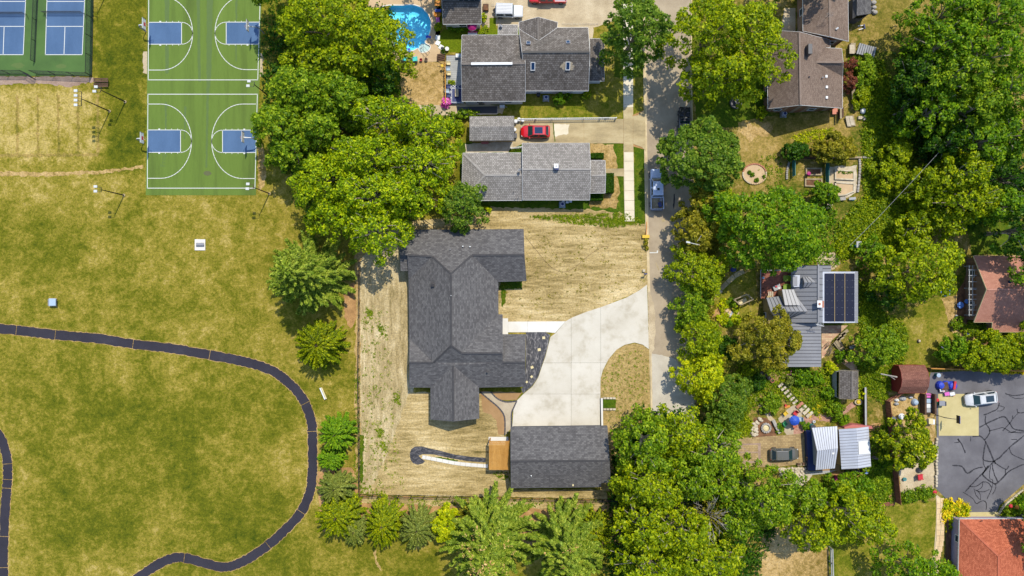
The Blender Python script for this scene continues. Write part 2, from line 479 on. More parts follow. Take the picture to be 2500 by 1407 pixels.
M_['plastic'] = mat('black_plastic_sheet', [(0.3, rgb(40, 38, 38)), (0.5, rgb(72, 70, 70)), (0.66, rgb(150, 144, 138))], 2.0, .3, 6, rough=.35, bmp=1.0, vs_=(1, .4, 1), spec=.5, dist=1.5)  # palest ramp stop paints the light streaks along the crinkles
M_['plastic2'] = mat('black_bed_liner', [(0.3, rgb(36, 34, 34)), (0.5, rgb(62, 60, 60)), (0.68, rgb(120, 114, 110))], 2.0, .3, 6, rough=.35, bmp=1.0, vs_=(.4, 1, 1), spec=.5, dist=1.5)  # light on the wrinkles painted in as paler streaks
M_['cedar'] = mat('cedar_timber', [(0.3, rgb(184, 128, 52)), (0.7, rgb(214, 158, 78))], 1.2, .14, 9, coord='obj', vs_=(1, .2, 1))
M_['wood'] = mat('weathered_wood', [(0.3, rgb(140, 124, 98)), (0.7, rgb(188, 170, 134))], 1.5, .2, 9, coord='obj')
M_['darkwood'] = mat('dark_timber', [(0.3, rgb(82, 60, 46)), (0.7, rgb(112, 84, 64))], 1.5, .2, 9, coord='obj')
M_['redwood'] = mat('red_deck_boards', [(0.3, rgb(128, 76, 60)), (0.7, rgb(166, 106, 84))], 1.5, .2, 9, coord='obj')
M_['greydeck'] = mat('grey_deck_boards', [(0.3, rgb(164, 164, 162)), (0.7, rgb(190, 190, 186))], 1.2, .1, 9, coord='obj')
M_['bark'] = mat('bark', [(0.3, rgb(96, 82, 66)), (0.7, rgb(150, 134, 112))], 1.5, .3, 8, coord='obj', bmp=.6)
M_['palebark'] = mat('pale_bark', [(0.3, rgb(150, 138, 118)), (0.7, rgb(190, 178, 156))], 1.5, .2, 8, coord='obj', bmp=.4)
M_['stone'] = mat('pale_stone', [(0.3, rgb(184, 168, 138)), (0.7, rgb(224, 210, 182))], 1.2, .2, 7, coord='obj', bmp=.4)
M_['greystone'] = mat('grey_stone', [(0.3, rgb(150, 144, 134)), (0.7, rgb(192, 184, 172))], 1.2, .2, 7, coord='obj', bmp=.4)
M_['flag'] = mat('flagstone', [(0.3, rgb(216, 182, 132)), (0.7, rgb(240, 214, 170))], .7, .12, 7, bmp=.2)
M_['brickred'] = mat('red_brick', [(0.3, rgb(168, 104, 80)), (0.7, rgb(206, 140, 112))], 2, .15, 8, bmp=.2)
M_['patio'] = bricks('patio_pavers', rgb(222, 190, 150), rgb(190, 140, 112), rgb(176, 152, 120), .5, .3, stain=.2)
M_['brickpath'] = bricks('brick_path_pavers', rgb(196, 146, 124), rgb(168, 118, 98), rgb(190, 160, 136), .5, .24, rot=.6, stain=.2)
M_['cobbles'] = bricks('driveway_pavers', rgb(188, 162, 114), rgb(164, 138, 96), rgb(140, 118, 86), .42, .3, stain=.28)
M_['aggregate'] = mat('exposed_aggregate', [(0.3, rgb(178, 160, 132)), (0.7, rgb(206, 190, 160))], .6, .16, 9)
M_['sand'] = mat('compacted_sand', [(0.3, rgb(160, 124, 80)), (0.7, rgb(184, 146, 100))], .5, .1, 8)
M_['glass'] = glass('window_glass'); M_['tealglass'] = glass('windshield_glass', rgb(40, 66, 66)); M_['skyglass'] = glass('skylight_glass', rgb(24, 50, 84))
M_['liner'] = mat('pool_liner', [(0.35, rgb(96, 208, 240, 1.1)), (0.6, rgb(120, 224, 246, 1.1)), (0.8, rgb(190, 246, 252, 1.1))], 1.6, .05, 5, rough=.5, bmp=0, dist=1.2)
M_['tyre'] = flat('tyre_rubber', rgb(34, 34, 36), .8); M_['rim'] = flat('wheel_alloy', rgb(170, 170, 174), .3, metal=.6)
M_['red'] = flat('red_car_paint', rgb(216, 20, 30), .25, .5, coat=.6); M_['whitecar'] = flat('white_car_paint', rgb(222, 222, 220), .25, .5, coat=.6)
M_['shadecar'] = flat('shade_tinted_white_car_paint', rgb(206, 216, 236), .25, .5, coat=.6)  # white paint with the blue of the surrounding shade mixed into its colour
M_['blackcar'] = flat('black_car_paint', rgb(26, 30, 38), .25, .5, coat=.6); M_['darkcar'] = flat('dark_grey_car_paint', rgb(104, 102, 92), .25, .5, coat=.6)  # dark car's grey lifted toward the olive that its roof reflects
M_['lamp'] = flat('lamp_lens', rgb(220, 220, 214), .2); M_['tail'] = flat('tail_lamp', rgb(150, 20, 20), .3)
for nm, c in dict(teal=(60, 206, 200), magenta=(176, 16, 110), blue=(40, 84, 190), skyblue=(96, 142, 214), yellow=(230, 190, 40), redp=(206, 40, 50), pink=(226, 108, 190),
                  lime=(120, 150, 20), green=(40, 140, 84), terracotta=(214, 130, 100), navy=(40, 56, 110), paleblue=(176, 196, 214), orange=(220, 140, 40), cream=(232, 214, 160),
                  fadedred=(196, 110, 104), purple=(150, 120, 190), bluetarp=(48, 74, 200), tealgreen=(50, 140, 140)).items():
    M_[nm] = flat('%s_finish' % nm, rgb(*c), .6)
for k_, c_ in dict(sh_char=(74, 72, 72), sh_grey=(164, 158, 150), sh_brown=(122, 114, 106), sh_rust=(140, 122, 108), sh_red=(192, 106, 76), sh_maroon=(124, 82, 70), sh_mauve=(196, 140, 118)).items(): M_['cap_' + k_] = mat('ridge_' + M_[k_].name, rgb(*c_), 2, .15, 5)
# foliage
def fol(*c): return [tuple(x * 1.0 for x in q) for q in c]
M_['l_yg'] = leafmat('yellow_green_leaves', rgb(70, 94, 2), rgb(122, 142, 4), rgb(172, 180, 12))
M_['l_mid'] = leafmat('mid_green_leaves', rgb(58, 90, 4), rgb(102, 132, 10), rgb(154, 172, 32))
M_['l_deep'] = leafmat('deep_green_leaves', rgb(52, 86, 4), rgb(92, 130, 8), rgb(140, 164, 20))
M_['l_locust'] = leafmat('feathery_leaves', rgb(68, 96, 2), rgb(124, 150, 4), rgb(182, 192, 14))
M_['l_blue'] = leafmat('blue_green_leaves', rgb(50, 82, 12), rgb(88, 118, 22), rgb(134, 154, 46))
M_['l_olive'] = leafmat('olive_leaves', rgb(80, 84, 8), rgb(124, 120, 18), rgb(174, 164, 48))
M_['l_lime'] = leafmat('lime_leaves', rgb(106, 128, 2), rgb(158, 170, 4), rgb(206, 206, 22))
M_['l_dark'] = leafmat('dark_green_leaves', rgb(24, 58, 4), rgb(50, 88, 8), rgb(88, 118, 16))
M_['l_spruce'] = leafmat('spruce_needles', rgb(66, 90, 14), rgb(106, 126, 30), rgb(152, 162, 58), .15)
M_['l_juni'] = leafmat('juniper_needles', rgb(50, 72, 1), rgb(100, 116, 3), rgb(158, 162, 10), .15)
M_['l_green'] = leafmat('green_needles', rgb(50, 88, 4), rgb(88, 126, 10), rgb(136, 162, 28), .15)
M_['l_grey'] = leafmat('grey_green_needles', rgb(68, 82, 22), rgb(96, 108, 38), rgb(136, 144, 66), .15)
M_['l_red'] = leafmat('red_leaves', rgb(88, 48, 36), rgb(122, 66, 48), rgb(150, 92, 66))
M_['l_flower'] = leafmat('yellow_blooms', rgb(196, 170, 8), rgb(224, 200, 16), rgb(240, 224, 60))
M_['l_pink'] = leafmat('pink_blooms', rgb(206, 70, 160), rgb(226, 110, 190), rgb(240, 160, 214))
M_['l_cone'] = leafmat('tan_cones', rgb(156, 122, 72), rgb(186, 150, 96), rgb(206, 172, 118), .1)
M_['l_weed'] = leafmat('weed_leaves', rgb(66, 94, 4), rgb(108, 132, 8), rgb(160, 170, 26))

# ------------------------------------------------------------------ plants
def cards(name, pos, nrm, size, asp, m, parent, kind=None, dirs=None, base=None):
    """many small diamond leaves as one mesh"""
    N = len(pos)
    off = np.array(wloc(parent)) if parent is not None else (np.array(base) if base is not None else np.zeros(3))
    nrm = nrm / (np.linalg.norm(nrm, axis=1, keepdims=True) + 1e-9)
    if dirs is None: dirs = RNG.normal(size=(N, 3))
    t = dirs - nrm * (dirs * nrm).sum(1, keepdims=True)
    t /= np.linalg.norm(t, axis=1, keepdims=True) + 1e-9
    b = np.cross(nrm, t)
    a = size[:, None]; w = a * asp
    fold = nrm * a * .18
    v = np.stack([pos - t * a, pos - b * w - t * a * .1 + fold, pos + t * a, pos + b * w - t * a * .1 + fold], 1).reshape(-1, 3) - off
    me = bpy.data.meshes.new(name)
    me.vertices.add(N * 4); me.vertices.foreach_set("co", v.astype(np.float32).ravel())
    me.loops.add(N * 4); me.loops.foreach_set("vertex_index", np.arange(N * 4, dtype=np.int32))
    me.polygons.add(N); me.polygons.foreach_set("loop_start", np.arange(0, N * 4, 4, dtype=np.int32))
    me.update(calc_edges=True)
    return link_mesh(name, me, m, parent, kind, None if parent is not None else off)

def unit(n):
    d = RNG.normal(size=(n, 3))
    return d / np.linalg.norm(d, axis=1, keepdims=True)

def broadleaf(px, py, rx, ry, ht, m, label, name='broadleaf_tree', cat='tree', group=None, cs=1.35, leaf=.235, dens=78, limbs=8, bark='bark', zb=.34, open_=0.0, flat_=2.2, rough=1.0):
    """rx, ry: crown radii in photo pixels"""
    hm = ht * .7
    c = P(px, py, hm); k = (H - hm) / H / S
    RX, RY = rx * k, ry * k
    root = thing(name, label, cat, (c.x, c.y, 0), group=group)
    ph = RNG.uniform(0, 6.28, 8); am = RNG.uniform(.03, .10, 8) * rough
    def outline(th): return 1 + sum(am[i] * np.cos((i + 2) * th + ph[i]) for i in range(7))
    n = int(max(6, 2.2 * math.pi * RX * RY / cs ** 2))
    lump = RNG.uniform(-1, 1, (7, 2)) * np.array([RX, RY]); lumpr = RNG.uniform(.28, .5, 7) * min(RX, RY)
    pts = []; grid = {}
    md = cs * .62
    for _ in range(n * 4):
        th = random.uniform(0, 6.283); rho = math.sqrt(random.random())
        R = float(outline(th))
        x = math.cos(th) * rho * R * RX; y = math.sin(th) * rho * R * RY
        g = (int(x // md), int(y // md))
        if any((x - q[0]) ** 2 + (y - q[1]) ** 2 < md * md for dx in (-1, 0, 1) for dy in (-1, 0, 1) for q in grid.get((g[0] + dx, g[1] + dy), [])): continue
        if random.random() < open_ * (.4 + rho): continue
        z = (zb + (1 - zb) * .93 * (max(0, 1 - rho ** flat_)) ** .55) * ht
        d2 = (lump[:, 0] - x) ** 2 + (lump[:, 1] - y) ** 2
        z += ht * .11 * float(np.max(np.clip(1 - d2 / lumpr ** 2, 0, 1)) - .35) + random.uniform(-.55, .45) * cs * .6
        z = max(z, .12 * ht + .15)
        grid.setdefault(g, []).append((x, y)); pts.append((x, y, z, rho))
    pts = np.array(pts)
    low = pts[RNG.random(len(pts)) < .42].copy()
    low[:, 2] = low[:, 2] * RNG.uniform(.45, .8, len(low)); low[:, :2] *= .93
    allc = np.vstack([pts, low])
    K = len(allc); up = len(pts)
    rc = cs * RNG.uniform(.42, .74, K)
    per = np.where(np.arange(K) < up, dens, int(dens * .5)) * (rc / (cs * .60)) ** 2
    per = np.maximum(4, per).astype(int)
    idx = np.repeat(np.arange(K), per)
    N = len(idx)
    d = unit(N); d[:, 2] = np.where(RNG.random(N) < .72, np.abs(d[:, 2]), d[:, 2])
    rr = RNG.uniform(.55, 1.08, N)[:, None]
    off = d * rr * rc[idx][:, None] * np.array([1, 1, .7])
    pos = allc[idx, :3] + off + np.array([c.x, c.y, 0])
    pos[:, 2] = np.maximum(pos[:, 2], .06)
    nrm = d * .8 + unit(N) * .75 + np.array([0, 0, .55])
    size = leaf * RNG.uniform(.65, 1.25, N)
    # trunk and limbs
    mb = MB()
    tr = max(.05, .022 * ht)
    mb.tube([(c.x, c.y, 0), (c.x + .02 * ht, c.y, ht * .3), (c.x, c.y + .01 * ht, ht * .62), (c.x, c.y, ht * .82)], [tr * 1.3, tr, tr * .7, tr * .2], 7)
    for j in RNG.permutation(up)[:limbs]:
        q = pts[j]
        z0 = ht * random.uniform(.22, .5)
        e = Vector((c.x + q[0] * .98, c.y + q[1] * .98, q[2] + cs * (.8 if bark == 'palebark' else .25)))
        s0 = Vector((c.x, c.y, z0)); mid = s0.lerp(e, .5) + Vector((random.uniform(-.4, .4), random.uniform(-.4, .4), .08 * ht))
        mb.tube([s0, mid, e], [tr * .5, tr * .32, tr * .13], 5)
    mb.build('trunk', M_[bark], root)
    cards('crown', pos, nrm, size, .58, M_[m], root)
    return root

def conifer(px, py, r, ht, m, label, name='conifer_tree', cat='tree', group=None, prof='cone', nb=150, card=.26, lift=.0, cones=0, dens=1.0, plume=.34, hm=.45, ry=None):
    """branch-by-branch evergreen, r = widest radius in photo pixels at the height hm*ht"""
    h0 = ht * hm
    c = P(px, py, h0); R = r * (H - h0) / H / S; fy = (ry or r) / r
    root = thing(name, label, cat, (c.x, c.y, 0), group=group)
    mb = MB(); tr = .016 * ht + .03
    mb.tube([(c.x, c.y, 0), (c.x, c.y, ht * .6), (c.x, c.y, ht * .97)], [tr * 1.3, tr * .7, tr * .12], 6)
    P_, Nn, D, Sz = [], [], [], []
    CP = []
    for i in range(nb):
        t = (i + random.random()) / nb
        if prof == 'cone':
            zt = .06 + .92 * t; Lb = R * (1.02 - t) ** .78 * random.uniform(.75, 1.12)
            if t > .9: Lb = max(Lb, R * .1)
            droop = -.16 + .75 * t ** 2 + lift
        else:      # rounded bush of plumes
            zt = .03 + .70 * t; Lb = R * math.sqrt(max(.02, 1 - (t * .96) ** 2.4)) * random.uniform(.82, 1.1)
            droop = .12 + 1.3 * t ** 1.5 + lift
        a = i * 2.39996 + random.uniform(-.25, .25)
        dirv = np.array([math.cos(a), math.sin(a) * fy, 0])
        side = np.array([-math.sin(a), math.cos(a), 0])
        n = max(6, int(Lb * 15 * dens))
        s = RNG.uniform(.12, 1.0, n) ** .75
        w = plume * (1.12 - s) * min(1.3, .45 + Lb * .22)
        off = RNG.uniform(-1, 1, n)
        z = zt * ht + Lb * (droop * s + (.22 * s ** 3 if prof == 'cone' else -.25 * s ** 2)) + RNG.uniform(-.06, .10, n)
        if prof != 'cone': z = z * 1.0
        p = np.array([c.x, c.y, 0]) + dirv * (s * Lb)[:, None] + side * (off * w * Lb ** .5)[:, None]
        p[:, 2] = np.maximum(.05, z - np.abs(off) * .16 * w)
        P_.append(p)
        D.append(dirv * .8 + side * (np.sign(off) * np.abs(off))[:, None] * .9 + RNG.normal(size=(n, 3)) * .18 + np.array([0, 0, droop * .5]))
        Nn.append(np.array([0, 0, 1.0]) + RNG.normal(size=(n, 3)) * .42 + dirv * .35)
        Sz.append(card * RNG.uniform(.7, 1.35, n))
        if i % 3 == 0 and Lb > .5:
            mb.tube([(c.x, c.y, zt * ht), tuple(np.array([c.x, c.y, zt * ht]) + dirv * Lb * .8 + np.array([0, 0, Lb * droop * .8]))], [tr * .3, tr * .06], 4)
        if cones and t > .45 and random.random() < cones:
            e = np.array([c.x, c.y, 0]) + dirv * Lb * .9; e[2] = zt * ht + Lb * (droop * .9 + .16) + .1
            CP.append(e + RNG.normal(size=(14, 3)) * np.array([.2, .2, .12]))
    mb.build('trunk', M_['bark'], root)
    P_ = np.vstack(P_)
    cards('crown', P_, np.vstack(Nn), np.concatenate(Sz), .36, M_[m], root, dirs=np.vstack(D))
    if CP:
        CP = np.vstack(CP)
        cards('cones', CP, unit(len(CP)) + np.array([0, 0, .8]), RNG.uniform(.1, .2, len(CP)), .5, M_['l_cone'], root, kind='stuff')
    return root

def bush(px, py, r, ht, m, label, ry=None, name='bush', cat='bush', group=None, leaf=.16, dens=38, cs=.6, **kw):
    return broadleaf(px, py, r, ry or r, ht, m, label, name, cat, group, cs=cs, leaf=leaf, dens=dens, limbs=4, zb=.15, **kw)

def scatter(name, poly_px, n, m, size=.16, zmax=.35, clump=1.0, seed=0, asp=.5, zmin=.01, thr=.0):
    """ground cover: n leaf cards inside a pixel polygon, gathered in clumps"""
    q = np.array([(P(*p).x, P(*p).y) for p in poly_px])
    rng = np.random.default_rng(seed + 5)
    lo, hi = q.min(0), q.max(0)
    def inside(p):
        x, y = p[:, 0], p[:, 1]; r = np.zeros(len(p), bool); j = len(q) - 1
        for i in range(len(q)):
            c_ = ((q[i, 1] > y) != (q[j, 1] > y)) & (x < (q[j, 0] - q[i, 0]) * (y - q[i, 1]) / (q[j, 1] - q[i, 1] + 1e-12) + q[i, 0])
            r ^= c_; j = i
        return r
    k = max(3, int(n / 26))
    cen = rng.uniform(lo, hi, (k * 3, 2)); cen = cen[inside(cen)]
    if not len(cen): return None
    hgt = rng.uniform(.25, 1, len(cen)) * zmax; rad = rng.uniform(.25, .8, len(cen)) * clump
    idx = rng.integers(0, len(cen), n)
    d = rng.normal(size=(n, 2)) * .55
    xy = cen[idx] + d * rad[idx][:, None]
    fall = np.clip(1 - (d ** 2).sum(1) * .7, .05, 1)
    z = np.maximum(zmin + .02, hgt[idx] * fall * rng.uniform(.55, 1, n))
    pos = np.column_stack([xy, z])
    nrm = rng.normal(size=(n, 3)) * .6 + np.array([0, 0, 1.0])
    base = np.array([*(cen.mean(0)), 0])
    return cards(name, pos, nrm, size * rng.uniform(.6, 1.35, n), asp, M_[m], None, 'stuff', base=base)

# ------------------------------------------------------------------ buildings
def roof(root, faces, m, fm, thick=.2, name='roof', cap=None, capm=None):
    """faces: lists of (px,py,h); laid out in slope metres for the shingle courses"""
    key = {}; V = []; F = []; UV = []
    for f in faces:
        ids = []
        for p in f:
            if p not in key: key[p] = len(V); V.append(P(*p))
            ids.append(key[p])
        a = [V[i] for i in ids]
        nrm = Vector((0, 0, 0))
        for i in range(len(a)): nrm += a[i].cross(a[(i + 1) % len(a)])
        if nrm.z < 0: ids = ids[::-1]; nrm = -nrm
        F.append(ids); nrm.normalize()
        u = Vector((0, 0, 1)).cross(nrm)
        u = u.normalized() if u.length > .01 else Vector((1, 0, 0))
        w = nrm.cross(u)
        UV += [(V[i].dot(u), V[i].dot(w)) for i in ids]
    mb = MB(); mb.v = [tuple(v) for v in V]; mb.f = F; mb.uv = UV
    o = mb.build(name, m, root)
    edges = {}
    for f in F:
        for i in range(len(f)):
            a, b = f[i], f[(i + 1) % len(f)]
            if (b, a) in edges: del edges[(b, a)]
            else: edges[(a, b)] = 1
    sk = MB()
    dz = Vector((0, 0, thick)); eps = Vector((0, 0, .002))
    for a, b in edges:
        d = (V[b] - V[a]); o_ = d.cross(Vector((0, 0, 1)))
        o_ = (o_.normalized() if o_.length > 1e-6 else Vector((0, 0, 0))) * .035
        A, B = V[a] + eps * 4, V[b] + eps * 4
        sk.add([A, B, B + o_, A + o_, A + o_ - dz, B + o_ - dz, A - dz, B - dz], [(0, 3, 2, 1), (3, 4, 5, 2), (4, 6, 7, 5)])
    for f in F: sk.add([V[i] - dz for i in f], [list(range(len(f)))[::-1]])
    sk.build('fascia', fm, root)
    for a, b in (cap or []):
        A, B = P(*a), P(*b); d = (B - A).normalized() * .04
        MB().bar(A + d + Vector((0, 0, .0)), B - d, .30, .05).build('ridge_cap', capm or M_['cap_' + [k for k, v in M_.items() if v is m][0]], root)
    return o

def inset(pts, d):
    n = len(pts)
    ar = sum(pts[i].x * pts[(i + 1) % n].y - pts[(i + 1) % n].x * pts[i].y for i in range(n))
    if ar < 0: pts = pts[::-1]
    out = []
    for i in range(n):
        a, b, c = pts[i - 1], pts[i], pts[(i + 1) % n]
        e1 = Vector((b.x - a.x, b.y - a.y)).normalized(); e2 = Vector((c.x - b.x, c.y - b.y)).normalized()
        n1 = Vector((-e1.y, e1.x)); n2 = Vector((-e2.y, e2.x))
        bi = n1 + n2
        if bi.length < .1: bi = n1
        bi.normalize(); kk = d / max(.35, bi.dot(n1))
        out.append(Vector((b.x + bi.x * kk, b.y + bi.y * kk, b.z)))
    return out

def walls(root, poly, m, d=.4, drop=.22, win=True, name='wall', wz=(1.0, 2.1), skip=(), frame='white'):
    pts = inset([P(*p) for p in poly], d)
    mb = MB(); n = len(pts)
    for i in range(n):
        a, b = pts[i], pts[(i + 1) % n]
        mb.add([(a.x, a.y, 0), (b.x, b.y, 0), (b.x, b.y, b.z - drop), (a.x, a.y, a.z - drop)], [(0, 1, 2, 3)])
    mb.build(name, m, root)
    if not win: return pts
    for i in range(n):
        if i in skip: continue
        a, b = pts[i], pts[(i + 1) % n]
        e = Vector((b.x - a.x, b.y - a.y, 0)); ln = e.length
        if ln < 2.6 or min(a.z, b.z) < wz[1] + .25: continue
        e.normalize(); o = Vector((e.y, -e.x, 0))
        k = max(1, int(ln / 4.2))
        for j in range(k):
            p = Vector((a.x, a.y, 0)) + e * ln * (j + .5) / k
            zc = (wz[0] + wz[1]) / 2; hh = wz[1] - wz[0]
            R = Matrix((e, o, Vector((0, 0, 1)))).transposed()
            f = MB()
            for s in (-1, 1):
                f.box(p + e * s * .55 + o * .03 + Vector((0, 0, zc)), (.1, .06, hh), M=R)
                f.box(p + o * .03 + Vector((0, 0, zc + s * hh / 2)), (1.2, .062, .1), M=R)
            w = f.build('window', M_[frame], root)
            MB().box(p + o * .012 + Vector((0, 0, zc)), (1.0, .02, hh - .1), M=R).build('pane', M_['glass'], w)
    return pts

def seam_roof(root, a, b, c, d, n, m, name='roof_panel', seam=None):
    """standing seam plane: a-b eave edge, d-c upper edge (px,py,h); n panels laid from edge a-d to edge b-c, each a part"""
    A, B, C_, D = P(*a), P(*b), P(*c), P(*d)
    nrm = (B - A).cross(D - A).normalized()
    if nrm.z < 0: nrm = -nrm
    for i in range(n):
        t0, t1 = i / n, (i + 1) / n
        p0, p1 = A.lerp(B, t0), A.lerp(B, t1); q0, q1 = D.lerp(C_, t0), D.lerp(C_, t1)
        w = (p1 - p0).length
        f = min(.45, .03 / max(w, .05))
        mb = MB()
        def strip(x0, x1, lift):
            a0, a1 = p0.lerp(p1, x0), p0.lerp(p1, x1); b0, b1 = q0.lerp(q1, x0), q0.lerp(q1, x1)
            lo = nrm * -.05
            mb.add([a0 + lift, a1 + lift, b1 + lift, b0 + lift, a0 + lo, a1 + lo, b1 + lo, b0 + lo],
                   [(0, 1, 2, 3), (7, 6, 5, 4), (0, 4, 5, 1), (1, 5, 6, 2), (2, 6, 7, 3), (3, 7, 4, 0)])
        strip(0, 1 - .004, nrm * 0)
        mb.build(name, m, root)
        MB().bar(p0.lerp(p1, f) + nrm * .021, q0.lerp(q1, f) + nrm * .021, .07, .05).build('seam', seam or M_['darkgrey'], root)

def fence_run(root, pts, ht, post_gap, m, rails=(.15, .9), post=.07, rail=.05, picket=0, pw=.02, mesh=0, pickname='picket', solid=None):
    """posts and rails are parts; thin pickets or wire mesh are one part each"""
    pk = MB()
    for i in range(len(pts) - 1):
        a, b = Vector(pts[i]), Vector(pts[i + 1]); ln = (b - a).length; k = max(1, round(ln / post_gap))
        for j in range(k + (1 if i == len(pts) - 2 else 0)):
            p = a.lerp(b, j / k)
            mb = MB(); mb.box(p + Vector((0, 0, ht / 2 + .02)), (post, post, ht + .04), rz=math.atan2(b.y - a.y, b.x - a.x))
            mb.build('post', m, root)
        for r in rails:
            MB().bar(a + Vector((0, 0, r * ht)), b + Vector((0, 0, r * ht)), rail).build('rail', m, root)
        if picket:
            q = int(ln / picket)
            for j in range(q):
                p = a.lerp(b, (j + .5) / q)
                pk.box(p + Vector((0, 0, ht * .5)), (pw, pw, ht * .92), rz=math.atan2(b.y - a.y, b.x - a.x))
        if mesh:
            q = int(ln / mesh); e = (b - a).normalized()
            for j in range(-int(ht / mesh), q):
                for s in (1, -1):
                    x0 = j * mesh; x1 = x0 + ht
                    z0, z1 = (0, ht) if s == 1 else (ht, 0)
                    c0, c1 = max(x0, 0), min(x1, ln)
                    if c1 - c0 < .02: continue
                    za = z0 + (z1 - z0) * (c0 - x0) / ht; zb_ = z0 + (z1 - z0) * (c1 - x0) / ht
                    pa, pb = a + e * c0 + Vector((0, 0, za)), a + e * c1 + Vector((0, 0, zb_))
                    o = e.cross(Vector((0, 0, 1))) * .006; u = Vector((0, 0, .006))
                    pk.add([pa - o - u, pa + o + u, pb + o + u, pb - o - u], [(0, 1, 2, 3)])
    if pk.v: pk.build('wire_mesh' if mesh else pickname, m, root, kind='stuff')

# ------------------------------------------------------------------ vehicles
def loft(secs):
    """secs: (x, half width, z low, z shoulder, tuck, crown)"""
    mb = MB(); n = 0; fs = []; vs_ = []
    for x, w, z0, z1, tk, cr in secs:
        ring = [(x, -w * .93, z0), (x, -w, z0 + .22), (x, -w, z1 - .22), (x, -w * (1 - tk), z1), (x, -w * .5, z1 + cr), (x, 0, z1 + cr * 1.25),
                (x, w * .5, z1 + cr), (x, w * (1 - tk), z1), (x, w, z1 - .22), (x, w, z0 + .22), (x, w * .93, z0)]
        vs_ += ring; n = len(ring)
    for i in range(len(secs) - 1):
        for k in range(n):
            a, b = i * n + k, i * n + (k + 1) % n
            fs.append((a, b, b + n, a + n))
    fs.append(list(range(n))[::-1]); fs.append([len(vs_) - n + k for k in range(n)])
    return mb.add(vs_, fs)

def quad_pane(name, q, root, m, off=.012, shrink=.9, th=.01):
    q = [Vector(p) for p in q]; c = sum(q, Vector()) / 4
    n = (q[1] - q[0]).cross(q[3] - q[0]).normalized()
    if n.dot(c - Vector((0, 0, .6))) < 0: n = -n
    r = [c + (p - c) * shrink + n * off for p in q]
    mb = MB(); mb.add(r + [p - n * th * 2 for p in r], [(0, 1, 2, 3), (0, 4, 5, 1), (1, 5, 6, 2), (2, 6, 7, 3), (3, 7, 4, 0)])
    return mb.build(name, m, root, local=True)

def wheels(root, xs, w, r=.36, tw=.24):
    for x in xs:
        for s in (-1, 1):
            y = s * (w - tw / 2 + .02)
            mb = MB(); vs_ = []
            prof = [(r * .62, -tw / 2), (r * .95, -tw / 2), (r, -tw * .35), (r, tw * .35), (r * .95, tw / 2), (r * .62, tw / 2)]
            n = 16; fs = []
            for rr, yy in prof:
                for k in range(n):
                    a = 2 * math.pi * k / n
                    vs_.append((x + math.cos(a) * rr, y + yy, r + math.sin(a) * rr))
            for i in range(len(prof) - 1):
                for k in range(n): fs.append((i * n + k, i * n + (k + 1) % n, (i + 1) * n + (k + 1) % n, (i + 1) * n + k))
            mb.add(vs_, fs)
            wh = mb.build('wheel', M_['tyre'], root, local=True)
            rm = MB(); n = 12
            for yy in (-tw * .42, tw * .42):
                rm.add([(x + math.cos(6.283 * k / n) * r * .63, y + yy, r + math.sin(6.283 * k / n) * r * .63) for k in range(n)], [list(range(n))])
            rm.build('rim', M_['rim'], wh, local=True)

